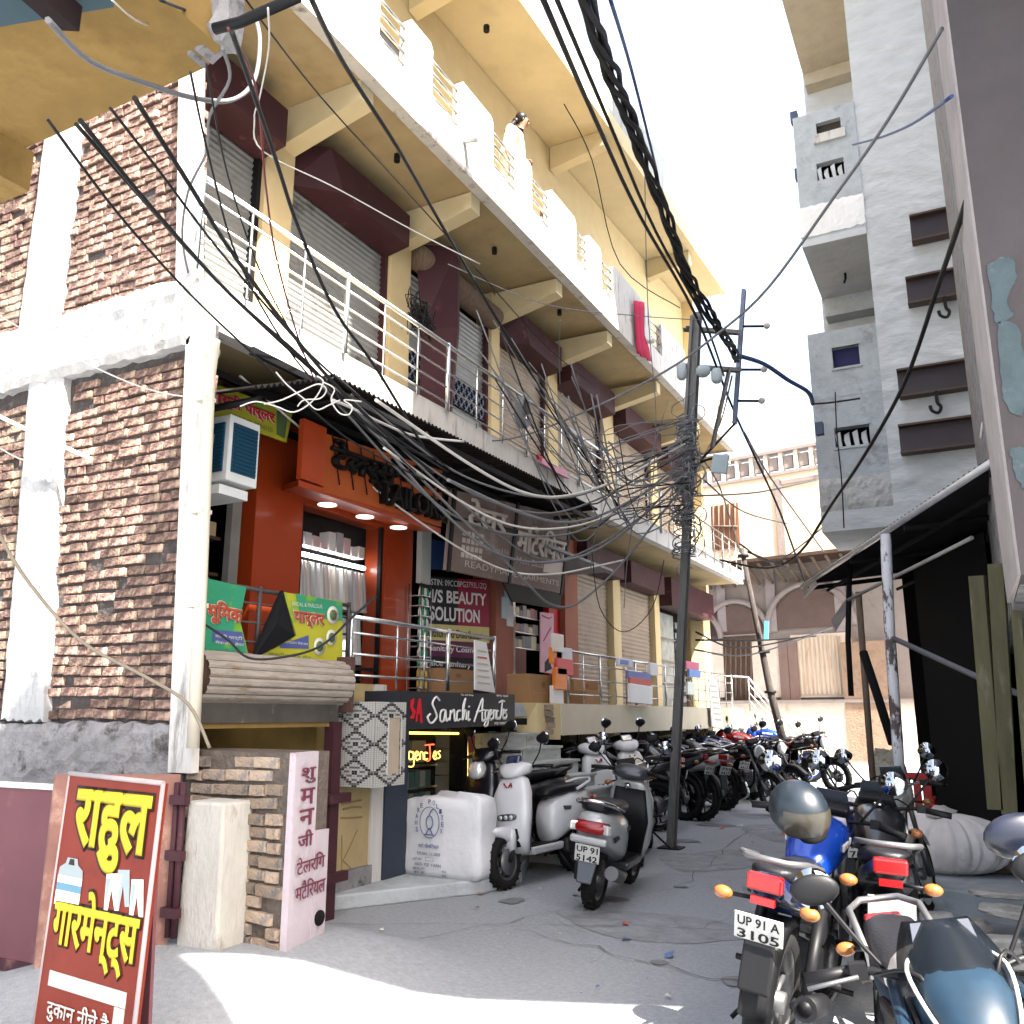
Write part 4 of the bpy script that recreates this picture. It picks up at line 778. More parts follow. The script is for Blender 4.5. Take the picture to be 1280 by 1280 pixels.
quad('board_rib', [q+Vector((.02, 0, 0)) for q in inset(GQ, 0, .33, 1, .38)], black, GB, t=.03)
pg = flat('letter_pale', (.42, .36, .32))
for s, f in (('टेलर', (.1, .05, .4, .42)), ('मिटेरियल', (.5, .22, .97, .62))): tx(s, inset(GQ, *f), pg, GB, .03, depth=.02)
for s, f in (('Men, Women & Kids', (.25, .6, .45, .68)), ('READYMADE GARMENTS', (.12, .84, .95, .92)), ('Main Bazar', (.52, .66, .8, .74))): tx(s, inset(GQ, *f), pg, GB, .0)
for k in range(4):
    for j in range(5): quad('printed_cell', [q+Vector((.004, 0, 0)) for q in inset(GQ, .09+j*.032, .48+k*.09, .113+j*.032, .54+k*.09)], pg, GB, t=.003)
quad('pasted_paper', [q+Vector((.004, 0, 0)) for q in inset(GQ, .78, .62, .97, .78)], pg, GB, t=.003)
quad('bottom_flap', [on(620, 708, X=xg-.1), on(705, 722, X=xg-.1), on(700, 762, X=xg-.3), on(640, 752, X=xg-.3)], black, GB, t=.02)
# ================================================================ things on the walkway
def carton(u0, v0, u1, v1, X, d, label, m=card):
    t = thing('cardboard_box', label, 'box', on(u0, v1, X=X)); a, b = on(u0, v1, X=X), on(u1, v0, X=X)
    b = Vector((X, b.y, max(b.z, a.z+.1))); MB().box((X-d, a.y, a.z), (X, b.y, b.z)).build('carton', m, t, bevel=.006)
    MB().box((X, a.y+.01, (a.z+b.z)/2-.008), (X+.003, b.y-.01, (a.z+b.z)/2+.008)).build('tape', flat('tape', (.3, .18, .09)), t)
    MB().box((X, (a.y+b.y)/2-.05, a.z+(b.z-a.z)*.65), (X+.003, (a.y+b.y)/2+.06, a.z+(b.z-a.z)*.8)).build('print_mark', flat('carton_print', (.2, .1, .05)), t)
    return t
carton(662, 845, 695, 889, -5.45, .35, 'tall cardboard box at the top of the marble stairs')
carton(718, 850, 748, 880, -5.8, .35, 'cardboard box behind the walkway railing by the first closed shutter')
carton(732, 864, 752, 882, -5.6, .25, 'small open cardboard box in front of a larger box on the walkway')
carton(552, 838, 592, 866, -5.9, .3, 'brown cardboard box behind the shop railing above the charcoal sign')
WB = thing('notice_board', 'white leaning paper board on the railing above the charcoal sign', 'board', (-5.2, 9.2, 1.95))
quad('board_sheet', [on(594, 800, X=-5.22), on(608, 803, X=-5.22), on(619, 866, X=-5.22), on(594, 862, X=-5.22)], wp, WB)
for k in range(6): quad('print_line', [on(597, 812+k*8, X=-5.214), on(608+k, 814+k*8, X=-5.214), on(608+k, 816+k*8, X=-5.214), on(597, 814+k*8, X=-5.214)], flat('print_red', (.5, .1, .1)) if k == 1 else pg, WB, t=.002)
pk = flat('poster_pink', (.6, .35, .42))
for i, (q, lab) in enumerate((((676, 765, 692, 805), 'pale pink poster hanging in the goods shop doorway, the upper one'), ((676, 803, 692, 842), 'pale pink poster with a dark haired figure print, the lower one'))):
    t = thing('pink_poster', lab, 'poster', on(q[0], q[3], X=-5.9)); quad('poster_sheet', [on(q[0], q[1], X=-5.9), on(q[2], q[1]+2, X=-5.9), on(q[2], q[3], X=-5.9), on(q[0], q[3]-2, X=-5.9)], pk, t)
    if i: quad('figure_print', [on(681, 828, X=-5.893), on(686, 822, X=-5.893), on(690, 836, X=-5.893), on(681, 840, X=-5.893)], blk, t, t=.002)
    else: strokes('print_scrawl', [[(.1, .1), (.6, .2), (.8, .15)], [(.2, .9), (.8, .5)]], [on(q[0], q[1], X=-5.893), on(q[2], q[1], X=-5.893), on(q[2], q[3], X=-5.893), on(q[0], q[3], X=-5.893)], flat('poster_magenta', (.4, .08, .2)), t, .008)
t = thing('hanging_wares', 'orange and white plastic wares hanging in blister packs at the end of the walkway railing', 'wares', on(700, 880, X=-5.4))
for k, (u, v, w_, h_, c) in enumerate(((693, 798, 12, 16, (.6, .55, .5)), (693, 815, 12, 14, (.65, .2, .03)), (695, 840, 14, 22, (.65, .18, .03)), (698, 815, 20, 14, (.45, .5, .55)), (697, 829, 20, 14, (.5, .06, .07)), (694, 862, 13, 22, (.6, .6, .6)))):
    a, b = on(u, v+h_, X=-5.3), on(u+w_, v, X=-5.3); MB().box((-5.36-.03*(k % 2), a.y, a.z), (-5.3-.03*(k % 2), b.y, a.z+abs(b.z-a.z)+.05)).build('blister_pack', flat('pack_col_%d' % k, c, .3), t, bevel=.01)
for nm, lab, cat, items in (('pillow_pack', 'blue and white wrapped bundle hanging on the walkway railing', 'bundle', ((773, 822, 18, 10, (.5, .52, .6)), (776, 824, 10, 6, (.15, .2, .45)))),
    ('price_board', 'white board with red printed heading leaning on the walkway railing', 'board', ((786, 838, 28, 10, (.15, .18, .4)), (788, 846, 26, 9, (.5, .12, .1)), (788, 854, 28, 24, (.7, .7, .7)))),
    ('white_plastic_bag', 'white plastic bag tied to the walkway railing before the dark shop', 'bag', ((813, 828, 10, 16, (.6, .6, .6)),)),
    ('striped_bundle', 'red and blue wrapped bundle on the railing right of the steel pole', 'bundle', ((858, 826, 16, 10, (.45, .12, .2)), (862, 836, 14, 10, (.15, .25, .5)))),
    ('framed_certificate', 'small white framed notice behind the railing right of the steel pole', 'notice', ((860, 852, 10, 16, (.55, .6, .55)),))):
    t = thing(nm, lab, cat, on(items[0][0], items[0][1], X=-5.25))
    for k, (u, v, w_, h_, c) in enumerate(items):
        P = [on(u, v, X=-5.22+.012*k), on(u+w_, v+w_*.15, X=-5.22+.012*k), on(u+w_, v+h_+w_*.1, X=-5.22+.012*k), on(u, v+h_, X=-5.22+.012*k)]
        MB().panel(P, (1, 0, 0), .05).build('piece', flat('%s_%d' % (nm, k), c), t, bevel=.01)
BR = thing('paper_strip_banner', 'long white paper price list hanging over the walkway edge near its far end', 'banner', on(895, 905, X=-5.2))
quad('banner_sheet', [on(886, 848, X=-5.22), on(896, 850, X=-5.22), on(905, 912, X=-5.22), on(890, 908, X=-5.22)], wp, BR)
for k in range(7): quad('print_line', [on(888+k, 856+k*7, X=-5.214), on(896+k, 857+k*7, X=-5.214), on(896+k, 859+k*7, X=-5.214), on(888+k, 858+k*7, X=-5.214)], pg, BR, t=.002)
PC = thing('pink_cushion', 'pink cloth bundle lying on the first floor balcony edge', 'cloth', on(690, 595, X=-5.2))
quad('cloth', [on(673, 570, X=-5.22), on(688, 577, X=-5.22), on(692, 588, X=-5.22), on(676, 578, X=-5.22)], flat('pink_cloth', (.6, .3, .38)), PC, t=.05)
quad('cloth', [on(691, 582, X=-5.22), on(706, 586, X=-5.22), on(712, 598, X=-5.22), on(692, 589, X=-5.22)], MATS['pink_cloth'], PC, t=.05)
quad('red_corner', [on(672, 568, X=-5.21), on(679, 571, X=-5.21), on(677, 577, X=-5.21)], redp, PC, t=.04)
# red cloth hanging from the upper parapet
RC = thing('red_cloth', 'dark pink cloth hanging over the second floor parapet near the steel pole', 'cloth', on(800, 400, X=-5.2))
mb = MB(); vs = []; top, bot = (792, 376, 803, 376), (797, 440, 812, 447)
for j in range(9):
    t = j/8; ul = 792+4*t; vl = 376+66*t; ur = 803+(2 if t < .6 else 2+(t-.6)*22)*1; vr = 378+(66 if t < .9 else 74)*t
    for i in range(7): q = on(ul+(ur-ul)*i/6, vl+(vr-vl)*i/6, X=XF+.06); vs.append(q+Vector((.04*math.sin(i*2.1), 0, 0)))
mb.add(vs, [(j*7+i, j*7+i+1, j*7+i+8, j*7+i+7) for j in range(8) for i in range(6)], True); o = mb.build('cloth', flat('dark_pink_cloth', (.42, .02, .07), .8), RC); sm_ = o.modifiers.new('thick', 'SOLIDIFY'); sm_.thickness = .01

# ================================================================ grey tower house on the right
TW = thing('grey_tower_house', 'tall bare grey cement house on the right with stacked box balconies', 'building', (-.85, 13.9, 0))
tow = mat('tower_cement', (.46, .48, .49), .92, var=.1, scale=2, c2=(.52, .535, .54), amt=.45, s2=1.3, bump=1., bscale=6, sharp=.4, stretch=(1, 1, 2.4))
def relief_wall(name, x0, x1, z0, z1, y, m, parent, nx, nz, amp):   # trowelled plaster in real relief
    from mathutils import noise
    vs = []
    for j in range(nz+1):
        for i in range(nx+1):
            x = x0+(x1-x0)*i/nx; z = z0+(z1-z0)*j/nz
            h = noise.noise(Vector((x*2.2+.6*math.sin(z*2), z*5, 1)))*1.0+noise.noise(Vector((x*6, z*13+math.sin(x*5), 4)))*.6+noise.noise(Vector((x*14, z*25, 9)))*.22; vs.append((x, y-amp*(h+1), z))
    W = nx+1; return MB().add(vs, [(j*W+i, j*W+i+1, (j+1)*W+i+1, (j+1)*W+i) for j in range(nz) for i in range(nx)], True).build(name, m, parent)
MB().box((-.85, 13.95, 4.2), (4, 17.2, 22)).build('tower_core', tow, TW)
MB().box((-.85, 13.95, 0), (4, 17.2, 4.2)).build('dark_base', dark, TW)  # gloom behind the shed, put into the colour
relief_wall('front_plaster', -.86, 4, 4.2, 22, 13.95, tow, TW, 130, 420, .026)
# box balconies: front faces and undersides
def wall_with_holes(name, x0, x1, z0, z1, y, d, holes, m, parent):
    xs = sorted({x0, x1, *[h[0] for h in holes], *[h[2] for h in holes]}); zs_ = sorted({z0, z1, *[h[1] for h in holes], *[h[3] for h in holes]}); mb = MB()
    for i in range(len(xs)-1):
        for j in range(len(zs_)-1):
            cx_, cz_ = (xs[i]+xs[i+1])/2, (zs_[j]+zs_[j+1])/2
            if any(h[0] < cx_ < h[2] and h[1] < cz_ < h[3] for h in holes): continue
            mb.box((xs[i], y, zs_[j]), (xs[i+1], y+d, zs_[j+1]))
    return mb.build(name, m, parent)
XL = -2.03; yl = 15.
def hole(u0, v0, u1, v1): a, b = on(u0, v1, Y=yl), on(u1, v0, Y=yl); return (a.x, a.z, b.x, b.z)
h1, h2 = hole(1042, 430, 1073, 461), hole(1045, 530, 1086, 560)
wall_with_holes('balcony_front', XL, -.85, 4.95, 8.1, yl, .15, [h1, h2], cement, TW)
MB().box((XL, yl+.15, 4.95), (XL+.12, 16.2, 8.1)).build('balcony_side', cement, TW)
MB().box((XL+.14, yl+.4, 5), (-.86, yl+.45, 8.0)).build('balcony_dark', dark, TW)  # near-black board standing in for shade behind the openings
MB().box((XL-.01, yl-.02, 4.62), (-.85, 16.9, 4.95)).build('balcony_floor', tow, TW)
bump_sheet('ragged_band', XL, -.86, 4.96, 5.5, yl-.01, mat('ragged_white', (.42, .42, .41), .95, var=.2, c2=(.15, .15, .15), amt=.3, s2=6, bump=1.), TW, .05, 20, 6)
relief_wall('balcony_plaster', XL, -.9, 6.9, 7.0, yl-.003, cement, TW, 4, 2, .003)
def framed(h, name, parts, m=cement):
    f = MB().box((h[0]-.03, yl-.03, h[1]-.04), (h[2]+.03, yl+.02, h[1])).box((h[0]-.03, yl-.03, h[3]), (h[2]+.03, yl+.02, h[3]+.04)).box((h[0]-.04, yl-.03, h[1]), (h[0], yl+.02, h[3])).build('window', m, TW)
    return f
f1 = framed(h1, 'window', 0); MB().box((h1[0], yl+.1, h1[1]), (h1[2], yl+.12, h1[3])).build('mesh_screen', mat('navy_mesh', (.02, .02, .07), .7), f1)
def jali(h, par):
    w_ = (h[2]-h[0])/4
    for k in range(4): MB().hexa([(h[0]+w_*k+.03, yl+.02, h[1]), (h[0]+w_*(k+.75), yl+.02, h[1]), (h[0]+w_*(k+.75), yl+.1, h[1]), (h[0]+w_*k+.03, yl+.1, h[1])], [(h[0]+w_*k, yl+.02, h[3]-.1-.12*(k % 2)), (h[0]+w_*(k+.6), yl+.02, h[3]-.06-.1*(k % 2)), (h[0]+w_*(k+.6), yl+.1, h[3]-.06), (h[0]+w_*k, yl+.1, h[3]-.1)]).build('jali_block', tow, par)
f2 = framed(h2, 'window', 0); jali(h2, f2)
# middle balcony projecting nearer, its underside visible
yn = 13.9
q = on(1003, 303, Y=yn); zb = q.z; xm = q.x; fy = on(1000, 384, Z=zb).y; xr = -.86
zt2 = on(985, 150, Y=yn).z
hm1, = [(lambda a, b: (a.x, a.z, b.x, b.z))(on(1021, 170, Y=yn), on(1050, 146, Y=yn))]
hm2, = [(lambda a, b: (a.x, a.z, b.x, b.z))(on(1022, 226, Y=yn), on(1054, 196, Y=yn))]
wall_with_holes('balcony_front', xm, xr, zb+.02, zt2, yn, .14, [hm1, hm2], cement, TW)
MB().box((xm, yn+.14, zb+.02), (xm+.12, fy, zt2)).build('balcony_side', cement, TW)
MB().box((xm-.01, yn-.01, zb-.1), (xr, fy, zb+.02)).build('balcony_floor', tow, TW)
MB().box((xm+.02, fy-.35, zb-.45), (xr, fy, zb-.1)).build('floor_beam', cement, TW)
MB().box((xm+.14, yn+.5, zb+.1), (xr, yn+.55, zt2-.1)).build('balcony_dark', dark, TW)  # board coloured as the shade inside this balcony
bump_sheet('white_patch', xm-.005, xr, on(1003, 300, Y=yn).z+.03, on(1003, 260, Y=yn).z, yn-.012, mat('lime_patch', (.7, .7, .69), .9, var=.05, c2=(.35, .35, .35), amt=.2, s2=5, stretch=(6, 6, .5)), TW, .01, 16, 8)
MB().box((hm1[0]-.05, yn-.05, hm1[1]-.16), (hm1[2]+.06, yn+.0, hm1[1])).build('window_sill', white, TW)
yl_ = yl; yl = yn; jali(hm2, TW); yl = yl_
MB().box((hm1[0], yn+.1, hm1[1]), (hm1[2], yn+.12, hm1[3])).build('window_screen', mat('brown_screen', (.05, .04, .03), .7), TW)
MB().tube([(xm+.5, (yn+fy)/2, zb-.1), (xm+.5, (yn+fy)/2, zb-.2), (xm+.47, (yn+fy)/2, zb-.28)], .02, 6).build('ceiling_hook', black, TW)
# top balcony underside
q = on(978, -40, Y=yn); z3 = on(985, 112, Y=fy).z; xa = q.x
MB().box((xm-.02, yn-1.2, z3), (xr, fy, z3+.2)).build('balcony_floor', mat('pale_soffit', (.42, .38, .3), .85), TW)
MB().box((xm, fy-.3, z3-.25), (xr, fy, z3)).build('floor_beam', MATS['pale_soffit'], TW)
MB().box((xm, yn-1.2, z3+.2), (xr, fy, z3+4)).build('balcony_front', cement, TW)
MB().box((-1.9, fy, 4.95), (-.86, 16.9, 22)).build('rear_wall', tow, TW)
for v in (162, 232, 545): q = on(990+(v-160)*.05, v, Y=14.9); MB().cbox((xm-.06, 14.6, q.z), (.12, .14, .2)).build('outlet_box', mat('navy_box', (.06, .08, .13), .5), TW)
# steel channel beams let into the tower wall
for i, (u0, v0, u1, v1, lab) in enumerate(((1138, 285, 1217, 268, 'topmost'), (1133, 362, 1228, 346, 'second from top, with a hook'), (1122, 479, 1232, 462, 'third from top, with a small hook'), (1124, 549, 1222, 536, 'lowest'))):
    a, b = on(u0, v0, Y=13.7), on(u1, v1, Y=13.7); z = (a.z+b.z)/2; t = thing('steel_channel', 'brown steel channel let into the grey tower wall, %s' % lab, 'beam', (a.x, 13.8, z), group='steel channels on the grey tower wall')
    MB().box((a.x, 13.8, z-.2), (b.x, 13.88, z+.2)).build('web', mat('channel_brown', (.03, .022, .026), .6, .2), t)
    MB().box((a.x, 13.68, z-.22), (b.x, 13.88, z-.19)).build('flange', mat('channel_edge', (.06, .035, .025), .6, .2), t); MB().box((a.x, 13.68, z+.19), (b.x, 13.88, z+.22)).build('flange', MATS['channel_edge'], t)
    if i in (1, 2):
        hx = a.x+.5; P = [(hx, 13.7, z-.2), (hx, 13.7, z-.38), (hx+.04, 13.7, z-.46), (hx, 13.7, z-.54), (hx-.08, 13.7, z-.5), (hx-.1, 13.7, z-.42)]
        MB().tube(smooth(P, 4), .025, 6).build('hook', black, t)
# ================================================================ near purple brown building edge on the right
PB = thing('purple_building', 'peeling purple brown building with turquoise patches along the right edge', 'building', (.24, 5.2, 0))
purp = mat('purple_plaster', (.062, .054, .056), .85, var=.12, scale=2, c2=(.1, .13, .15), amt=.12, s2=1.3, bump=.5, bscale=6, sharp=.06)
MB().box((.245, 5.2, 2.4), (.9, 5.6, 16)).build('wall_pier', purp, PB); MB().box((.9, 5.2, 2.4), (6, 5.6, 16)).build('wall_front', purp, PB)
MB().hexa([(.232, 5.22, 2.4), (.2445, 5.2, 2.4), (.2445, 6.5, 2.4), (.21, 6.5, 2.4)], [(.232, 5.22, 16), (.2445, 5.2, 16), (.2445, 6.5, 16), (.21, 6.5, 16)]).build('edge_strip', mat('edge_cream', (.3, .27, .26), .9, var=.15, c2=(.3, .2, .2), amt=.3, s2=4, bump=.5), PB)
pts = []
patch = mat('turquoise_peel', (.06, .082, .09), .9, var=.2, scale=5, c2=(.14, .15, .16), amt=.35, s2=4, bump=.4)
for poly_ in ([(1232, 330), (1262, 322), (1270, 350), (1258, 372), (1266, 396), (1245, 402), (1240, 380)], [(1246, 400), (1272, 410), (1282, 470), (1275, 520), (1255, 500), (1250, 455)], [(1262, 560), (1284, 566), (1284, 610), (1272, 600)]):
    P = smooth([on(u, v, Y=5.195) for u, v in poly_+[poly_[0]]], 5)[:-1]; P = [p+Vector((random.uniform(-.008, .008), 0, random.uniform(-.012, .012))) for p in P]; MB().panel(P, (0, -1, 0), .004).build('peeled_patch', patch, PB)
MB().box((.25, 5.6, 2.4), (6, 12, 16)).build('building_mass', cementd, PB)
MB().box((-.05, .3, 6.5), (1.5, 1.55, 11)).build('balcony_box', purp, PB)  # unseen box added to keep sun off the signboard and gates
bb = [(-.05, 2.1), (.3, 2.24), (3.38, 3.4), (6, 4.4), (6, 5.19), (-.05, 5.19)]; MB().panel([(x, y, 11) for x, y in bb], (0, 0, 1), 4.5).build('balcony_box', purp, PB)  # unseen box added, slanted edge shapes the sun patch on the lane
MB().box((-.05, 1.56, 8.5), (.5, 2.0, 8.7)).build('shade_box_link', purp, PB)  # joins the two added shading boxes
MB().box((1.5, 11.4, 16.003), (6, 13.6, 26)).build('shade_block', cementd, PB)  # unseen block added to keep sun off the upper tower front
# ================================================================ tin roofed shed
SH = thing('tin_shed', 'dark open shed with a sloping tin roof edge and thin posts on the right', 'shed', (-1, 9, 0))
e0, e1_ = on(1003, 733, Z=3.55), on(1290, 545, Z=3.62); blkt = mat('shed_black', (.0035, .0033, .004), .9)  # shed_shade: inner darkness of the shed is put into this near black
away = Vector((.93, .36, 0))*4.5
tinu = mat('shed_tin', (.012, .011, .013), .8, .0, var=.3, c2=(.02, .014, .012), amt=.3, s2=2)
MB().corr(e0+Vector((0, 0, .03)), e1_-e0, away+Vector((0, 0, .5)), .11, .02, (0, 0, 1)).build('roof_sheet', tinu, SH)
MB().tube([e0, e1_], .035, 6).build('roof_edge', mat('shed_edge', (.5, .5, .52), .35, .6, var=.2), SH)
ee = (e1_-e0).normalized(); 
MB().panel([e0, e0+ee*.75, e0+ee*.75+Vector((.02, 0, -.1)), e0+Vector((0, 0, -.18))], (-.9, -.4, .1), .01).build('bent_sheet', MATS['shed_edge'], SH)
MB().panel([e0+Vector((.4, -.3, -.55)), e0+Vector((.75, -.7, -.2)), e0+Vector((.8, -.8, -.32)), e0+Vector((.45, -.3, -.7))], (-.9, -.4, .1), .01).build('bent_sheet', MATS['shed_edge'], SH)
for s in (.05, .35, .62, .9): p = e0.lerp(e1_, s); MB().tube([p-Vector((0, 0, .08)), p+away+Vector((0, 0, .42))], .035, 4).build('rafter', blkt, SH)
for s in (.08, .3): p = e0+away*s; MB().tube([p-Vector((0, 0, .06)), p+(e1_-e0)*1.1-Vector((0, 0, .06))], .03, 4).build('purlin', blkt, SH)
MB().tube([on(1060, 750, Y=11), on(1160, 700, Y=9.6), on(1215, 672, Y=9)], .02, 6).build('loose_pole', mat('pole_grey', (.3, .29, .28), .7), SH)
postm = mat('peeling_post', (.45, .45, .47), .8, var=.2, scale=10, c2=(.08, .06, .06), amt=.5, s2=9, stretch=(1, 1, .4), sharp=.05)
MB().tube([on(1107, 668, Y=9.2), on(1112, 790, Y=9.2), on(1122, 930, Y=9.2), on(1130, 1075, Y=9.2)], .05, 10).build('post', postm, SH)
MB().tube([on(1073, 740, Y=11.8), on(1082, 860, Y=11.8), on(1096, 1040, Y=11.8)], .04, 8).build('post', wood, SH)
MB().tube([on(1079, 815, Y=11.4), on(1097, 870, Y=11.2), on(1116, 930, Y=11)], .05, 6).build('brace', blkt, SH)
MB().tube([on(1062, 700, Y=12), on(1060, 800, Y=12), on(1064, 870, Y=12)], .035, 6).build('brace', blkt, SH)
MB().tube([on(1115, 797, Y=9.2), on(1230, 850, Y=8.2), on(1285, 872, Y=7.8)], .028, 6).build('cross_pole', mat('cross_grey', (.1, .1, .11), .7), SH)
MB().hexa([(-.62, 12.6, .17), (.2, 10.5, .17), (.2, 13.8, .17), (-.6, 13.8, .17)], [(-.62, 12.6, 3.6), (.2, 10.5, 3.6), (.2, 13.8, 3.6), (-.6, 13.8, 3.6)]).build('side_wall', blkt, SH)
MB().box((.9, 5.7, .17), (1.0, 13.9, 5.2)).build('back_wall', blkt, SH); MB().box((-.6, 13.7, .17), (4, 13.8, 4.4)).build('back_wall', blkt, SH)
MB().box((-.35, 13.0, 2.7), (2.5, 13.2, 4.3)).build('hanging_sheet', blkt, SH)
olive = mat('olive_door', (.07, .066, .035), .8, var=.25, c2=(.12, .115, .08), amt=.4, s2=2, stretch=(4, 4, .8))
for a_, b_ in (((1218, 735, 1238, 1015)), ((1240, 700, 1262, 1018))) and [((1214, 720), (1238, 1012)), ((1238, 705), (1256, 1018))]:
    p, q = on(a_[0], a_[1], Y=7.4), on(b_[0], b_[1], Y=7.4); w_ = .1
    MB().hexa([(q.x-.02, 7.4, q.z), (q.x+w_-.02, 7.4, q.z), (q.x+w_-.02, 7.45, q.z), (q.x-.02, 7.45, q.z)], [(p.x-.02, 7.4, p.z), (p.x+w_-.02, 7.4, p.z), (p.x+w_, 7.45, p.z), (p.x-.02, 7.45, p.z)]).build('olive_board', olive, SH)
p, q = on(1262, 740, Y=7.0), on(1282, 1000, Y=7.0); MB().hexa([(q.x, 7, q.z), (q.x+.06, 7, q.z), (q.x+.06, 7.05, q.z), (q.x, 7.05, q.z)], [(p.x, 7, p.z), (p.x+.06, 7, p.z), (p.x+.06, 7.05, p.z), (p.x, 7.05, p.z)]).build('olive_board', olive, SH)
tag(MB().hexa([on(1214, 440, Y=13.2), on(1250, 460, Y=13.2), on(1250, 460, Y=13.3), on(1214, 440, Y=13.3)], [on(1222, 398, Y=13.2), on(1240, 398, Y=13.2), on(1240, 398, Y=13.3), on(1222, 398, Y=13.3)]).build('plywood_offcut', mat('plywood', (.25, .18, .1), .8)), 'small brown plywood sheet leaning against the tower wall above the shed', 'board')
# dark tarpaulin lump over the shed roof
from mathutils import noise as NZ
def lumpy(c, r, sq, seed, amp=.25, n=18, fr=1.6):
    mb = MB(); mb.sphere((0, 0, 0), 1, n)
    for i, v in enumerate(mb.v):
        d = 1+amp*NZ.noise(v*fr+Vector((seed, 0, 0)))+amp*.4*NZ.noise(v*fr*3+Vector((0, seed, 0))); mb.v[i] = Vector((v.x*sq[0], v.y*sq[1], v.z*sq[2]))*r*d+Vector(c)
    return mb
q = on(1245, 560, Y=8.6)
tp = lumpy((q.x+.35, 8.9, q.z+.05), .5, (.75, .6, 1.0), 3, .4).build('dark_tarpaulin', mat('tarp_black', (.004, .004, .005), .7)); tag(tp, 'crumpled black tarpaulin heaped above the shed roof by the tower wall', 'tarpaulin')
for k in range(3): pass
tg_ = MB()
for k in range(6): a = on(1248+random.uniform(-4, 4), 470+k*4, Y=8.3); tg_.tube([a, a+Vector((random.uniform(-.2, .05), 0, random.uniform(-.05, .12)))], .006, 4)
tg_.tube([on(1246, 470, Y=8.3), on(1238, 500, Y=8.3), on(1228, 530, Y=8.3), on(1226, 548, Y=8.3)], .012, 5); tag(tg_.build('dry_twig', flat('twig', (.45, .42, .42))), 'pale dry twig hanging beside the lowest steel channels', 'twig')
# ================================================================ peach old building closing the street
PH = thing('peach_old_house', 'old peach plastered house with arched openings and wooden eaves closing the street', 'building', (-6, 28.5, 0))
pn = Vector((-.2, -.98, 0)).normalized(); pr_ = Vector((.98, -.2, 0)).normalized(); pc = Vector((-6, 28.5, 0))
def pp(u, v, d=0.): return onp(u, v, pc+pn*d, pn)
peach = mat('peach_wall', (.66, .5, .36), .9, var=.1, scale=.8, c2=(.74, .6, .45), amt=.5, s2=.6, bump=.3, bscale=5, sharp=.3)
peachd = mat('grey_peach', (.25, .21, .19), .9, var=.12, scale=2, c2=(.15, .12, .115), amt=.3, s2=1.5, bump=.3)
pale = mat('pale_peach', (.6, .5, .42), .9, var=.12, c2=(.45, .3, .2), amt=.35, s2=1.2, bump=.3)
def pbox(name, u0, v0, u1, v1, d0, d1, m, parent=PH):   # photo rectangle on the wall plane, from depth d0 (behind) to d1 (proud)
    a, b = pp(u0, v1, d1), pp(u1, v0, d1); s0, s1 = (a-pc).dot(pr_), (b-pc).dot(pr_)
    lo = [pc+pr_*s+pn*d for s, d in ((s0, d1), (s1, d1), (s1, d0), (s0, d0))]
    zlo, zhi = min(a.z, b.z), max(a.z, b.z); zlo = max(zlo, -.2)
    return MB().hexa([(p.x, p.y, zlo) for p in lo], [(p.x, p.y, zhi) for p in lo]).build(name, m, parent)
A1, A2 = pc-pr_*5, pc+pr_*9
def pwall(name, s0, s1, z0, z1, d0, d1, m): lo = [pc+pr_*s+pn*d for s, d in ((s0, d1), (s1, d1), (s1, d0), (s0, d0))]; return MB().hexa([(p.x, p.y, z0) for p in lo], [(p.x, p.y, z1) for p in lo]).build(name, m, PH)
zt_ = pp(950, 590).z
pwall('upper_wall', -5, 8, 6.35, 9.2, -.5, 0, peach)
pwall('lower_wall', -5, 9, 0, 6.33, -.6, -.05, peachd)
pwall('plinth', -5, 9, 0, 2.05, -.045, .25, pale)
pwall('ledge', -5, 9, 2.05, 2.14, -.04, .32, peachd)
pbox('sunlit_panel', 940, 800, 1062, 940, -.5, .01, pale) if False else None
# parapet of open brickwork
pwall('parapet_band', -5, 8, 9.2, 9.3, -.4, .03, peachd); pwall('parapet_top', -5, 8, 9.95, 10.05, -.4, .03, peachd)
for k in range(26): s = -5+k*.5; pwall('parapet_post', s, s+.12, 9.3, 9.95, -.3, 0, pale); pwall('lattice_brick', s+.17, s+.45, 9.4, 9.82, -.2, -.05, peachd)
# eaves with wooden rafters
ez = 6.35
pwall('eave_board', -5, 8, 6.3, 6.4, -.3, 1.15, woodd)
for k in range(30):
    s = -4.9+k*.42; p = pc+pr_*s; MB().tube([p+pn*.05+Vector((0, 0, 5.75)), p+pn*1.1+Vector((0, 0, 6.25))], .05, 6).build('rafter', wood, PH)
# upper openings, panels and door
def win_bars(o, u0, v0, u1, v1, n=5, d=.04):
    for k in range(n): u = u0+(u1-u0)*(k+.5)/n; a, b = pp(u, v1, d), pp(u, v0, d); MB().tube([a, b], .025, 5).build('bar', wood, o)
for (u0, v0, u1, v1) in ((888, 628, 922, 688), (862, 634, 873, 680)):
    o = pbox('window', u0, v0, u1, v1, -.1, .02, mat('brown_shutter', (.2, .09, .05), .7, stretch=(8, 8, 1), var=.25)); win_bars(o, u0, v0, u1, v1, 5); a, b = pp(u0, (v0+v1)/2, .06), pp(u1, (v0+v1)/2, .06); MB().tube([a, b], .03, 5).build('frame', wood, o)
pbox('pilaster', 873, 628, 887, 700, 0, .06, pale)
for u0, v0, u1, v1 in ((974, 598, 976, 696), (974, 598, 1024, 601)): pbox('panel_mould', u0, v0, u1, v1, 0, .04, peachd)
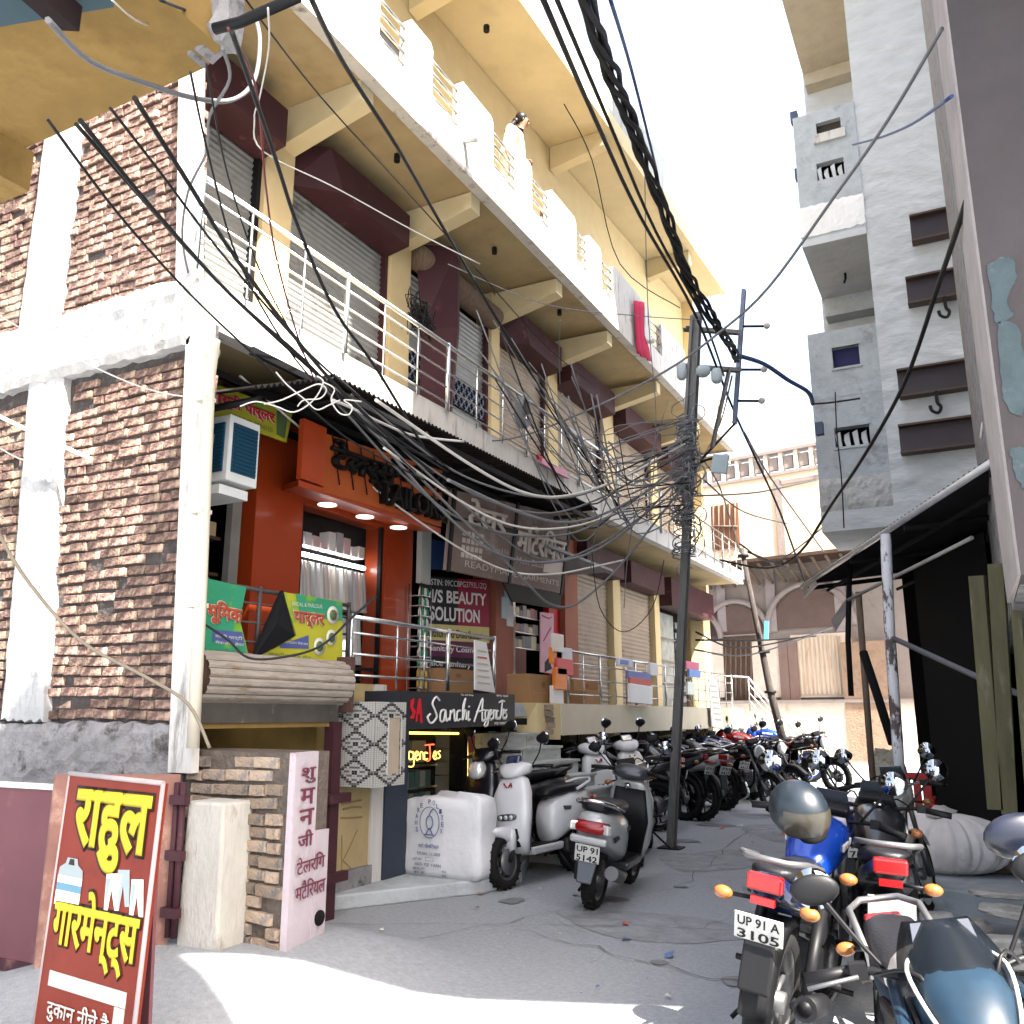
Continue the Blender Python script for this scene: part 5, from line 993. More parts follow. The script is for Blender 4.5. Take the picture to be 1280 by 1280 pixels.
# lower arches and doors
def arch(uc, vs_, rad, d=.05):
    c = pp(uc, vs_, d); R_ = rad; rg = []
    for k in range(17):
        t = math.pi*k/16; rg.append(c+pr_*math.cos(t)*R_+Vector((0, 0, math.sin(t)*R_)))
    MB().tube(rg, .09, 6).build('arch_moulding', mat('arch_stone', (.26, .22, .21), .85), PH)
    rg2 = [c-pn*.04+pr_*math.cos(math.pi*k/16)*(R_-.15)+Vector((0, 0, math.sin(math.pi*k/16)*(R_-.15))) for k in range(17)]
    MB().panel(rg2, pn, .05).build('arch_recess', mat('recess_brown', (.12, .08, .07), .9), PH)
for uc, vv, r in ((868, 800, .95), (919, 794, 1.1), (1012, 784, 1.35)): arch(uc, vv, r)
for (u0, v0, u1, v1) in ((850, 800, 884, 885), (904, 796, 942, 884)):
    o = pbox('door', u0, v0, u1, v1, -.05, .03, mat('wood_door', (.1, .06, .045), .8, stretch=(8, 8, 1), var=.3)); win_bars(o, u0, v0+3, u1, v1, 6, .07)
    pbox('door_lintel', u0-2, v0-4, u1+2, v0, -.05, .08, peachd)
for (u0, u1) in ((884, 903), (943, 978)): pbox('wall_pier', u0, 800, u1, 872, -.04, .06, pale)
pbox('wall_face', 993, 790, 1062, 872, -.04, .05, pale)
o = pbox('corrugated_door', 996, 795, 1052, 868, -.03, .06, mat('tin_door', (.5, .4, .31), .8, var=.2, stretch=(12, 12, .6), c2=(.36, .2, .12), amt=.4, s2=2))
a, b = pp(996, 868, .075), pp(1052, 868, .075); h_ = pp(996, 796, .07).z-a.z
MB().corr(a, b-a, (0, 0, h_), .13, .02, pn).build('tin_sheet', MATS['tin_door'], o)
for u in (978, 990): pbox('door_jamb', u, 800, u+5, 892, -.04, .1, mat('jamb_brown', (.2, .13, .11), .8))
for u in (898, 960, 1046): pbox('wall_strip', u, 706, u+6, 790, -.05, .03, mat('strip_grey', (.28, .24, .24), .8))
pbox('side_brick_patch', 1062, 800, 1110, 950, -.03, .28, mat('brown_plaster', (.3, .2, .14), .9, var=.25, c2=(.15, .1, .08), amt=.4, s2=3, bump=.8))
# ================================================================ motorcycles and scooters
tyre = mat('tyre_rubber', (.008, .008, .008), .85, var=.25, scale=20, bump=.4, bscale=60)
chrome = mat('chrome', (.6, .6, .6), .15, 1., var=.05)
alu = mat('cast_aluminium', (.13, .13, .135), .45, .7, var=.2)
blkp = mat('black_plastic', (.005, .005, .006), .5, var=.2)
seatm = mat('seat_vinyl', (.007, .007, .009), .42, var=.15, bump=.15, bscale=80)
engm = mat('engine_black', (.015, .015, .016), .55, .3, var=.3, scale=12)
redl = mat('tail_red', (.22, .004, .005), .2, coat=.2); ambl = mat('indicator_amber', (.26, .09, .02), .25, coat=.2); clr = mat('lamp_clear', (.55, .56, .55), .08, .3, coat=1)
platem = mat('plate_white', (.42, .42, .4), .5, var=.06); mirr = mat('mirror_glass', (.35, .38, .42), .03, 1.)
def paint(n, c, rough=.22, metal=.25): return mat('paint_'+n, c, rough, metal, var=.04, coat=.35)
PA = dict(black=paint('black', (.004, .0045, .007), .3, 0), blue=paint('blue', (.004, .035, .26)), dblue=paint('dark_blue', (.005, .012, .055)), white=paint('white', (.5, .51, .53), .3, 0), silver=paint('silver', (.33, .34, .35), .32, .3),
    grey=paint('grey', (.035, .038, .045), .35, .2), red=paint('red', (.3, .012, .015)), steelblue=mat('paint_steel_blue', (.008, .02, .035), .42, 0, var=.2, scale=12), pale=paint('pale_silver', (.5, .49, .46), .3, .3))
def sring(x, y, z, hw, hh, p=2.4, n=20, tx=0.):   # superellipse ring in the YZ plane at x
    out = []
    for k in range(n):
        t = 2*math.pi*k/n; c, s = math.cos(t), math.sin(t)
        yy = math.copysign(abs(c)**(2/p), c)*hw; zz = math.copysign(abs(s)**(2/p), s)*hh; out.append((x+tx*zz, y+yy, z+zz))
    return out
def hull(secs, p=2.4, y=0., n=20):    # secs: (x, z, halfwidth, halfheight[, tilt])
    return MB().loft([sring(s[0], y, s[1], s[2], s[3], p, n, s[4] if len(s) > 4 else 0) for s in secs])
def zhull(secs, p=2.6, n=20):          # sections stacked in z: (z, x, halflength x, halfwidth y)
    rg = []
    for z, x, hl, hw in secs:
        rg.append([(x+math.copysign(abs(math.cos(2*math.pi*k/n))**(2/p), math.cos(2*math.pi*k/n))*hl, math.copysign(abs(math.sin(2*math.pi*k/n))**(2/p), math.sin(2*math.pi*k/n))*hw, z) for k in range(n)])
    return MB().loft(rg)
def wheel(t, name, cx, r, w, rimm, spokes=6, yo=0., disc=True):
    W = MB().lathe([(r-.075, -w*.42), (r-.035, -w*.55), (r-.01, -w*.38), (r, 0), (r-.01, w*.38), (r-.035, w*.55), (r-.075, w*.42), (r-.075, -w*.42)], (cx, yo, r), 'y', 36, closed=False).build(name, tyre, t)
    # tread blocks
    tb = MB()
    for k in range(40):
        a = 2*math.pi*k/40; s = 1 if k % 2 else -1
        c = Vector((cx+math.cos(a)*(r-.001), yo+s*w*.2, r+math.sin(a)*(r-.001))); tb.cbox(c, (.012, w*.36, .016), Euler((0, -a, .0)))
    tb.build('tread', tyre, W, kind='stuff')
    MB().lathe([(r-.078, -w*.4), (r-.1, -w*.3), (r-.1, w*.3), (r-.078, w*.4), (r-.073, 0)], (cx, yo, r), 'y', 30).build('rim', rimm, W) if False else MB().lathe([(r-.074, -w*.4), (r-.1, -w*.3), (r-.1, w*.3), (r-.074, w*.4)], (cx, yo, r), 'y', 30).build('rim', rimm, W)
    for m_ in W.children:
        if m_.name.startswith('rim'):
            me = m_.data; bm_ = bmesh.new(); bm_.from_mesh(me); bmesh.ops.delete(bm_, geom=[f for f in bm_.faces if len(f.verts) > 4], context='FACES'); bm_.to_mesh(me); bm_.free()
    me = W.data; bm_ = bmesh.new(); bm_.from_mesh(me); bmesh.ops.delete(bm_, geom=[f for f in bm_.faces if len(f.verts) > 4], context='FACES'); bm_.to_mesh(me); bm_.free()
    for k in range(spokes):
        a = 2*math.pi*k/spokes+.3; c = Vector((cx, yo, r)); d = Vector((math.cos(a), 0, math.sin(a)))
        MB().tube([c+d*.035, c+d*(r-.09)], [.017 if spokes < 9 else .004, .012 if spokes < 9 else .004], 5).build('spoke', rimm, W)
    MB().lathe([(.045, -w*.5), (.045, w*.5)], (cx, yo, r), 'y', 16).build('hub', alu, W)
    if disc: MB().lathe([(.11, w*.5), (.11, w*.5+.006)], (cx, yo, r), 'y', 24).build('brake_disc', alu, W)
    return W
def mirror_pair(t, x, z, hw=.3, m=blkp):
    for s in (1, -1):
        o = MB().tube(smooth([(x, s*.17, z), (x-.02, s*.24, z+.1), (x-.03, s*hw, z+.2)], 4), .007, 6).build('mirror_stem', blkp, t)
        MB().sphere((x-.03, s*(hw+.02), z+.23), .075, 8, (.25, 1, .62)).build('mirror_shell', m, o); MB().lathe([(.062, 0), (.062, .003)], (x-.053, s*(hw+.02), z+.23), 'x', 16).build('mirror_face', mirr, o)
def plate(t, c, w_, h_, s1, rot=0., face=-1):
    c = Vector(c); o = MB().cbox(c, (.008, w_, h_), Euler((0, rot, 0))).build('number_plate', platem, t, bevel=.003)
    q = Euler((0, rot, 0)).to_matrix(); r = q@Vector((0, face*w_*-1 if False else -w_*.86*(-face if face > 0 else 1), 0)); 
    r = Vector((0, (-1 if face < 0 else 1)*w_*.86, 0)); u = q@Vector((0, 0, h_*.36)); n = q@Vector((face*.005, 0, 0))
    for k, s in enumerate(s1):
        if s: text(s, c+n-r/2+u*(.12 if k == 0 else -1.28), r, u, blkp, o, .02, depth=.001)
    return o
def motorcycle(t, P, tail=None, style='commuter', cover=None, rimm=None, plate_s=('UP 91 A', '3105'), mud=None):
    tail = tail or P; rimm = rimm or PA['black']; r = .3
    wheel(t, 'rear_wheel', -.64, r, .11, rimm, 6); wheel(t, 'front_wheel', .68, r, .09, rimm, 6)
    fr = MB().tube([(.42, 0, .82), (.3, 0, .45), (.1, 0, .28), (-.2, 0, .27), (-.3, 0, .45), (-.25, 0, .7), (.4, 0, .8)], .022, 8).tube([(-.25, .09, .68), (-.85, .09, .78)], .014, 6).tube([(-.25, -.09, .68), (-.85, -.09, .78)], .014, 6).build('frame', blkp, t)
    MB().tube([(-.2, .06, .3), (-.64, .09, .3)], .02, 6).tube([(-.2, -.06, .3), (-.64, -.09, .3)], .02, 6).build('swing_arm', blkp, t)
    for s in (1, -1):
        MB().tube([(.4, s*.085, .9), (.5, s*.085, .66), (.6, s*.085, .46)], .019, 8).tube([(.58, s*.085, .5), (.68, s*.085, .29)], .027, 8).build('fork_leg', alu, t)
        MB().tube([(-.38, s*.13, .66), (-.6, s*.13, .34)], [.03, .024], 10).build('shock_absorber', blkp if style == 'sport' else alu, t)
    e = MB().cbox((.03, 0, .36), (.3, .24, .17)).build('engine', engm, t, bevel=.03)
    MB().cbox((.12, 0, .51), (.13, .14, .2), Euler((0, .25, 0))).build('cylinder', alu, e, bevel=.01)
    for k in range(6): MB().cbox((.1+k*.006, 0, .44+k*.028), (.17, .19, .009), Euler((0, .25, 0))).build('fin', engm, e)
    for s in (1, -1): MB().lathe([(.085, 0), (.075, .03)] if s > 0 else [(.075, -.03), (.085, 0)], (0, s*.12, .35), 'y', 18).build('engine_cover', alu, e)
    ex = MB().tube(smooth([(.17, -.07, .45), (.24, -.1, .28), (.05, -.14, .2), (-.3, -.16, .24)], 5), .02, 8).build('exhaust_pipe', chrome, t)
    MB().tube([(-.28, -.16, .235), (-.4, -.165, .27), (-.82, -.17, .36)], [.028, .046, .05], 12).build('silencer', alu if style != 'sport' else blkp, ex)
    MB().lathe([(.03, 0), (.03, .008)], (-.83, -.17, .363), 'x', 12).build('silencer_mouth', blkp, ex)
    tk = hull([(-.2, .79, .06, .04), (-.16, .8, .1, .08), (0, .86, .135, .115), (.15, .9, .15, .12), (.28, .9, .13, .1), (.37, .88, .08, .07), (.4, .87, .04, .03)], 2.6).build('tank', P, t)
    MB().lathe([(.032, 0), (.028, .014)], (.13, 0, 1.015), 'z', 14).build('fuel_cap', chrome, tk)
    for s in (1, -1): MB().cbox((.12, s*.142, .9), (.2, .012, .035), Euler((0, -.1, 0))).build('tank_badge', platem if P is not PA['white'] else PA['red'], tk, bevel=.005)
    hull([(-.88, .87, .05, .02), (-.82, .865, .1, .035), (-.6, .84, .125, .045), (-.4, .8, .13, .05), (-.22, .795, .1, .05), (-.14, .82, .06, .03)], 2.8).build('seat', seatm, t)
    hull([(-.98, .86, .05, .02), (-.92, .83, .08, .05), (-.7, .75, .12, .07), (-.45, .7, .13, .08), (-.25, .7, .1, .06), (-.2, .7, .08, .02)], 3).build('tail_panel', tail, t)
    MB().tube([(-.5, .14, .86), (-.85, .14, .93), (-.97, .08, .94), (-.97, -.08, .94), (-.85, -.14, .93), (-.5, -.14, .86)], .014, 8).build('grab_rail', chrome if style != 'sport' else alu, t)
    tlp = MB().cbox((-.975, 0, .845), (.05, .15, .07)).build('tail_light', redl, t, bevel=.012); MB().cbox((-.985, 0, .775), (.03, .1, .03)).build('reflector', redl, t)
    for s in (1, -1):
        i_ = MB().tube([(-.9, s*.05, .76), (-.93, s*.15, .76)], .009, 6).build('indicator_stalk', blkp, t); MB().sphere((-.94, s*.18, .76), .035, 8, (.8, 1.2, .8)).build('indicator_lens', ambl, i_)
        i_ = MB().tube([(.42, s*.08, .86), (.43, s*.2, .85)], .009, 6).build('indicator_stalk', blkp, t); MB().sphere((.44, s*.22, .85), .033, 8, (.8, 1.2, .8)).build('indicator_lens', ambl, i_)
        MB().tube([(-.05, s*.14, .25), (-.05, s*.25, .25)], .014, 6).build('foot_peg', blkp, t); MB().tube([(-.38, s*.13, .36), (-.38, s*.24, .36)], .014, 6).build('foot_peg', blkp, t)
        MB().panel([(-.42, s*.14, .72), (-.12, s*.13, .74), (-.15, s*.14, .52), (-.36, s*.15, .5)], (0, s, 0), .03).build('side_panel', P if style != 'sport' else blkp, t, bevel=.015)
    def fender(cx, a0, a1, w_, rr, m, nm):
        mbf = MB(); rg = []
        for k in range(13):
            a = R(a0+(a1-a0)*k/12); c = Vector((cx+math.cos(a)*rr, 0, r+math.sin(a)*rr)); o_ = Vector((math.cos(a), 0, math.sin(a)))
            rg.append([c+Vector((0, -w_, 0))-o_*.03, c+Vector((0, -w_*.6, 0)), c+Vector((0, w_*.6, 0)), c+Vector((0, w_, 0))-o_*.03, c+Vector((0, w_*.6, 0))-o_*.008, c+Vector((0, -w_*.6, 0))-o_*.008])
        return mbf.loft(rg).build(nm, m, t)
    fender(.68, 35, 165, .06, r+.035, mud or P, 'front_mudguard'); fender(-.64, 60, 178, .07, r+.05, blkp, 'rear_mudguard')
    MB().cbox((-1.0, 0, .52), (.02, .13, .2), Euler((0, .25, 0))).build('mud_flap', blkp, t, bevel=.02)
    plate(t, (-1.02, 0, .67), .2, .11, plate_s, -.25)
    MB().tube(smooth([(.3, .38, .98), (.33, .24, 1.0), (.38, .1, .98), (.4, 0, .97), (.38, -.1, .98), (.33, -.24, 1.0), (.3, -.38, .98)], 4), .012, 8).build('handlebar', blkp if style == 'sport' else chrome, t)
    for s in (1, -1):
        MB().tube([(.315, s*.27, .995), (.295, s*.4, .978)], .019, 8).build('grip', blkp, t); MB().tube([(.36, s*.25, .99), (.38, s*.4, .975)], .007, 6).build('lever', alu, t); MB().cbox((.33, s*.245, 1.0), (.04, .05, .045)).build('switch_box', blkp, t)
    MB().cbox((.4, 0, 1.02), (.07, .2, .08), Euler((0, -.6, 0))).build('instrument_pod', blkp, t, bevel=.015)
    mirror_pair(t, .34, 1.0)
    MB().tube(smooth([(.35, .2, .99), (.5, .12, 1.05), (.5, .02, .8), (.42, 0, .7)], 4), .006, 5).build('brake_cable', blkp, t); MB().tube(smooth([(.35, -.2, .99), (.52, -.1, 1.02), (.5, -.04, .8), (.3, -.05, .6)], 4), .006, 5).build('clutch_cable', blkp, t)
    if style == 'round':
        h_ = MB().sphere((.5, 0, .88), .1, 10, (.75, 1, 1)).build('headlight_shell', blkp, t); MB().lathe([(.095, -.02), (.1, 0), (.085, .02), (.04, .03)], (.545, 0, .88), 'x', 22).build('headlight', clr, t)
    else:
        hull([(.36, .93, .1, .1, .2), (.44, .93, .13, .13, .2), (.52, .9, .1, .1, .2), (.57, .87, .05, .06, .2)], 2.6).build('headlamp_cowl', P if style == 'commuter' else tail, t)
        hull([(.5, .89, .085, .06), (.565, .865, .07, .05), (.585, .86, .03, .02)], 2.4).build('headlight', clr, t)
        MB().panel([(.47, -.1, 1.0), (.47, .1, 1.0), (.4, .08, 1.13), (.4, -.08, 1.13)], (1, 0, .5), .006).build('fly_screen', mat('smoked_screen', (.03, .035, .045), .08, coat=1), t)
    MB().tube([(-.1, .1, .26), (-.2, .28, .02)], .012, 6).build('side_stand', blkp, t)
    MB().cbox((-.42, .115, .31), (.44, .03, .1)).build('chain_cover', blkp, t, bevel=.02)
    if cover:
        c_ = lumpy((.0, 0, .96), .2, (1.5, .95, .5), 5, .3, 12); c_.build('cloth_cover', cover, t)
    return t
def scooter(t, P, front_style='oval', P2=None, plate_s=('', '')):
    r = .23; P2 = P2 or P
    wheel(t, 'rear_wheel', -.55, r, .11, alu, 5, disc=False); wheel(t, 'front_wheel', .66, r, .1, alu, 5)
    # rear body
    b = hull([(-.86, .68, .05, .04), (-.82, .68, .12, .1), (-.65, .62, .175, .155), (-.4, .58, .18, .19), (-.18, .52, .15, .2), (-.08, .48, .1, .16)], 3).build('rear_body', P, t)
    for s in (1, -1): MB().panel([(-.75, s*.178, .6), (-.2, s*.165, .64), (-.22, s*.165, .6), (-.72, s*.178, .56)], (0, s, 0), .01).build('body_stripe', blkp if P is PA['silver'] else alu, b)
    hull([(-.82, .8, .06, .02), (-.76, .805, .12, .04), (-.5, .8, .15, .05), (-.25, .785, .14, .055), (-.08, .77, .1, .05), (-.04, .76, .05, .02)], 2.8).build('seat', seatm, t)
    MB().tube([(-.5, .16, .78), (-.78, .15, .84), (-.9, .08, .87), (-.9, -.08, .87), (-.78, -.15, .84), (-.5, -.16, .78)], .016, 8).build('grab_rail', chrome if P is not PA['white'] else PA['white'], t)
    tl_ = hull([(-.9, .66, .11, .035), (-.86, .665, .14, .05), (-.8, .67, .15, .05)], 3).build('tail_light', redl, t)
    for s in (1, -1):
        MB().cbox((-.865, s*.125, .665), (.05, .09, .07), Euler((0, 0, s*.5))).build('indicator_lens', ambl if P is not PA['silver'] else clr, t, bevel=.012)
    MB().cbox((-.88, 0, .57), (.05, .3, .06)).build('rear_valance', P, t, bevel=.02)
    MB().cbox((-.85, 0, .56), (.03, .1, .03)).build('reflector', redl, t)
    plate(t, (-.875, 0, .47), .2, .13, plate_s, -.12)
    MB().panel([(-.85, -.08, .42), (-.85, .08, .42), (-.9, .06, .25), (-.9, -.06, .25)], (-1, 0, 0), .02).build('mud_flap', PA['grey'], t, bevel=.02)
    MB().cbox((-.42, .12, .27), (.42, .1, .14)).build('engine_case', engm, t, bevel=.03)
    MB().tube([(-.1, -.13, .22), (-.35, -.15, .24), (-.72, -.17, .33)], [.025, .05, .055], 12).build('silencer', mat('silencer_grey', (.1, .1, .1), .5, .5), t)
    # floor board and front apron
    MB().hexa([(-.15, -.15, .25), (.36, -.15, .25), (.36, .15, .25), (-.15, .15, .25)], [(-.15, -.17, .32), (.4, -.17, .32), (.4, .17, .32), (-.15, .17, .32)]).build('floor_board', P2, t, bevel=.02)
    MB().box((-.12, -.13, .322), (.36, .13, .33)).build('floor_mat', blkp, t)
    zhull([(.28, .46, .05, .15), (.4, .5, .07, .19), (.6, .47, .08, .21), (.8, .42, .085, .2), (.92, .38, .075, .15), (.97, .36, .05, .08)], 2.8).build('front_apron', P, t)
    zhull([(.3, .41, .02, .14), (.6, .395, .03, .18), (.88, .33, .03, .14)], 3).build('inner_apron', blkp if P is PA['silver'] else PA['grey'], t)
    zhull([(.36, .56, .04, .09), (.44, .62, .1, .09), (.5, .65, .17, .075), (.53, .65, .12, .05)], 2.4).build('front_mudguard', P if front_style == 'oval' else P2, t)
    for s in (1, -1): MB().tube([(.48, s*.07, .5), (.66, s*.075, .23)], .02, 8).build('fork_leg', blkp, t)
    hull([(.22, 1.0, .1, .04), (.3, 1.02, .17, .065), (.38, 1.02, .17, .07), (.45, .99, .1, .05), (.48, .97, .04, .02)], 2.6).build('handlebar_cowl', P if front_style != 'dark' else PA['grey'], t)
    for s in (1, -1):
        MB().tube([(.3, s*.14, 1.03), (.26, s*.26, 1.03), (.24, s*.36, 1.02)], .018, 8).build('grip', blkp, t); MB().tube([(.32, s*.2, 1.02), (.33, s*.35, 1.0)], .006, 6).build('lever', alu, t)
    mirror_pair(t, .3, 1.05, .27)
    if front_style == 'oval':
        hl = hull([(.5, .6, .12, .035), (.565, .6, .1, .03), (.57, .6, .09, .022)], 3).build('headlight', mat('dark_lens', (.05, .055, .07), .08, coat=1), t)
        for k in range(3): MB().lathe([(.022, 0), (.018, .008)], (.572, -.06+k*.06, .6), 'x', 12).build('lamp_cell', clr, hl)
        zhull([(.34, .53, .03, .12), (.42, .545, .03, .13), (.5, .535, .03, .12)], 3).build('front_recess', blkp, t)
        zhull([(.3, .585, .045, .09), (.44, .6, .05, .11), (.5, .58, .04, .09)], 3).build('front_beak', PA['white'], t)
        for k, (a, b_) in enumerate((((.458, -.05, .9), (.456, -.015, .86)), ((.458, .0, .86), (.456, .03, .9)), ((.457, .035, .9), (.455, .035, .86)))): MB().tube([Vector(a)+Vector((.03, 0, 0)), Vector(b_)+Vector((.032, 0, 0))], .008, 5).build('red_mark', PA['red'], t)
        MB().cbox((.36, 0, 1.1), (.05, .16, .1), Euler((0, -.5, 0))).build('dash_screen', mat('dash_dark', (.02, .025, .06), .1, coat=1), t, bevel=.02)
    else:
        hull([(.46, .88, .1, .09), (.53, .87, .09, .08), (.56, .86, .05, .05)], 2.5).build('headlight', clr, t)
        MB().lathe([(.028, 0), (.028, .012)], (.29, .02, .9), 'x', 14).build('key_switch', chrome, t)
    MB().tube([(-.1, .1, .26), (-.16, .24, .02)], .012, 6).build('side_stand', blkp, t)
    return t
def copy_tree(o, parent=None):
    c = o.copy(); COL.objects.link(c); c.parent = parent
    for k in ('category',):
        pass
    for ch in list(o.children): copy_tree(ch, c)
    return c
def bike(name, builder, lab, cat, pos, yaw, lean=0., grp=None, pitch=0., **k):
    t = thing(name, lab, cat, (0, 0, 0), grp); builder(t, **k); place(t, pos, yaw, lean); return t
SCL = 1.12
def place(t, pos, yaw, lean=0.):
    t.rotation_mode = 'XYZ'; t.location = pos; t.scale = (SCL,)*3; t.rotation_euler = (R(lean), 0, R(yaw))
def again(src, lab, pos, yaw, lean=0., grp=None, swap=None):
    c = copy_tree(src); c['label'] = lab
    if grp: c['group'] = grp
    elif 'group' in c: del c['group']
    place(c, pos, yaw, lean)
    if swap:
        def sw(o):
            if o.type == 'MESH' and any(ms in swap for ms in (m.name for m in o.data.materials if m)):
                o.data = o.data.copy()
                for i, m in enumerate(o.data.materials):
                    if m.name in swap: o.data.materials[i] = swap[m.name]
            for ch in o.children: sw(ch)
        sw(c)
    return c
def yaw_to(a, b): return math.degrees(math.atan2(b.y-a.y, b.x-a.x))
# white scooter: front wheel at (628,1112), body going back to the right
fw, rw = on(632, 1112, Z=0), on(716, 1095, Z=0)
SCL = 1.12
def put(t, fpt, yaw, lean=0., off=.66): off *= SCL; d = Vector((math.cos(R(yaw)), math.sin(R(yaw)), 0)); place(t, Vector((fpt.x, fpt.y, 0))-d*off, yaw, lean)
S1 = bike('white_scooter', scooter, 'white electric scooter with a red mark on its front, beside the white sack', 'scooter', (0, 0, 0), 0, P=PA['white'], front_style='oval', P2=PA['white'])
put(S1, on(632, 1112, Z=0), -97, 6)
S2 = bike('silver_scooter', scooter, 'silver grey scooter seen from behind with a red tail light, beside the white scooter', 'scooter', (0, 0, 0), 0, P=PA['silver'], front_style='dark', P2=PA['grey'], plate_s=('UP 91', '5142'))
put(S2, on(740, 1136, Z=0), 96, 8, -.55)
S3 = again(S2, 'black scooter with tall mirrors standing behind the white scooter', (0, 0, 0), 0, swap={'paint_silver': PA['black'], 'paint_grey': PA['black'], 'chrome': blkp}); put(S3, Vector((-4.95, 8.6, .13)), -105, 6); S3.location.z = .13
M1 = bike('parked_motorcycle', motorcycle, 'black motorcycle with round headlight and pale cloth on its tank, behind the silver scooter', 'motorcycle', (0, 0, 0), 0, P=PA['black'], style='round', cover=flat('cream_cloth', (.55, .52, .42), .9))
put(M1, on(800, 1082, Z=0), -75, 8)
SCL = 1.22
# row along the walkway: tails towards the street, fronts under the walkway
WH = {'paint_black': PA['black']}
MA = bike('parked_motorcycle', motorcycle, 'motorcycle with a white tail panel, nearest to the steel pole in the row', 'motorcycle', (0, 0, 0), 0, P=PA['black'], tail=PA['white'], style='commuter', plate_s=('UP 91 B', '4417'), grp='motorcycles parked along the walkway')
put(MA, on(878, 1026, Z=0), 152, 7, -.64); G_ = 'motorcycles parked along the walkway'
spec = [(905, 1013, 150, 7, 'second motorcycle with a white tail panel, right of the first in the row', {}), 
    (938, 1000, 146, 8, 'dark blue motorcycle in the row, next to the two white tailed ones', {'paint_white': PA['dblue'], 'paint_black': PA['dblue']}),
    (960, 992, 140, 8, 'motorcycle with a grey tail in the middle of the row', {'paint_white': PA['grey']}),
    (975, 984, 150, 6, 'all black motorcycle with a bare black tail, in the row near the leaning wooden pole', {'paint_white': PA['black']})]
for u, v, yw, ln, lab, sw in spec: c = again(MA, lab, (0, 0, 0), 0, grp=G_, swap=sw); put(c, on(u, v, Z=0), yw, ln, -.64)
# bikes seen from the front further on and behind
far = [((-4.0, 17.0), -40, 8, 'black motorcycle with a round headlight in front of the far end of the row'), ((-4.1, 19.0), -30, 8, 'black motorcycle with its round headlight towards the street at the far end of the row'), ((-3.6, 20.9), -28, 8, 'last black motorcycle at the far end of the row, front towards the street')]
for (x, y), yw, ln, lab in far: c = again(M1, lab, (x, y, gz(x, y)), yw, ln, G_)
for o in [o for o in COL.objects if o.name.startswith('cloth_cover') and o.parent and o.parent is not M1]: bpy.data.objects.remove(o)
more = [((-5.3, 17.2), 205, 6, 'dark blue motorcycle behind the row, by the walkway edge', {'paint_white': PA['dblue'], 'paint_black': PA['dblue']}), ((-5.1, 19.3), 200, 7, 'blue and black motorcycle behind the row under the walkway edge', {'paint_white': PA['blue'], 'paint_black': PA['dblue']}),
    ((-4.95, 21.3), 190, 7, 'red motorcycle at the back of the row near the stair railing', {'paint_white': PA['red'], 'paint_black': PA['red']}), ((-4.6, 22.8), 180, 7, 'blue motorcycle at the foot of the stair railing', {'paint_white': PA['blue'], 'paint_black': PA['blue']}),
    ((-5.25, 13.2), 200, 6, 'black motorcycle in the dark behind the steel pole', {'paint_white': PA['black']}), ((-5.3, 15.3), 160, 7, 'grey motorcycle behind the white tailed ones, against the walkway', {'paint_white': PA['grey']})]
for (x, y), yw, ln, lab, sw in more: again(MA, lab, (x, y, gz(x, y)), yw, ln, G_, sw)
c = again(S1, 'white scooter half hidden left of the steel pole under the walkway', (-5.35, 12.6, 0), -35, 5); c = again(S1, 'white scooter half hidden right of the steel pole under the walkway', (-5.3, 14.0, 0), -40, 5)
SCL = 1.12
# right hand side group
MBk = bike('parked_motorcycle', motorcycle, 'blue tanked motorcycle with a white number plate, nearest of the right hand bikes', 'motorcycle', (0, 0, 0), 0, P=PA['blue'], tail=PA['dblue'], style='sport', plate_s=('UP 91 A', '3105'), mud=PA['black'], rimm=alu)
put(MBk, Vector((-1.12, 4.85, 0)), 88, 9, -.64)
M3 = again(MA, 'black motorcycle with a pale silver tank standing furthest behind the blue one', (-.75, 8.3, 0), 80, -5, swap={'paint_white': PA['grey'], 'paint_black': PA['pale']})
M4 = bike('faired_motorcycle', motorcycle, 'dusty silver tanked motorcycle with dark blue cowl and smoked screen, bottom right corner', 'motorcycle', (0, 0, 0), 0, P=PA['pale'], tail=PA['steelblue'], style='sport', plate_s=('', ''))
SCL = 1.0; place(M4, Vector((-.12, 3.45, 0)), -76, 8); SCL = 1.12
# larger cowl and screen for that bike
cw_ = hull([(.36, .97, .07, .07, .3), (.44, .96, .13, .1, .3), (.56, .91, .13, .11, .3), (.64, .86, .1, .09, .3), (.7, .83, .05, .05, .3)], 2.4); nn_ = cw_
oo = cw_.build('front_cowl', PA['steelblue'], None); oo.parent = M4
hl_ = hull([(.66, .84, .085, .07, .3), (.72, .82, .075, .06, .3), (.75, .81, .04, .03, .3)], 2.4).build('headlight', clr, None); hl_.parent = M4
for s in (1, -1):
    sm3 = MB().tube(smooth([(.38, s*.085, 1.055), (.5, s*.13, 1.03), (.62, s*.11, .95), (.7, s*.07, .88)], 4), .006, 5).build('cowl_seam', platem, None); sm3.parent = M4
    dc = text('HORNET', (.42, s*.141, .9), (.2*s, 0, 0), (0, 0, .035), platem, None, .02) if False else None
    vt = MB().panel([(.44, s*.142, .95), (.56, s*.146, .93), (.6, s*.142, .89), (.46, s*.142, .9)], (0, s, 0), .012).build('cowl_vent', blkp, None); vt.parent = M4
scr = mat('smoked_windscreen', (.004, .006, .009), .3, alpha=.78)
mb = MB(); vs = []
for j in range(7):
    t = j/6; wdt = .155*(1-.4*t**2); x = .6-.18*t; z = .99+.15*t
    for i in range(9): s = -1+i/4; vs.append((x-.1*s*s, s*wdt, z-.02*s*s))
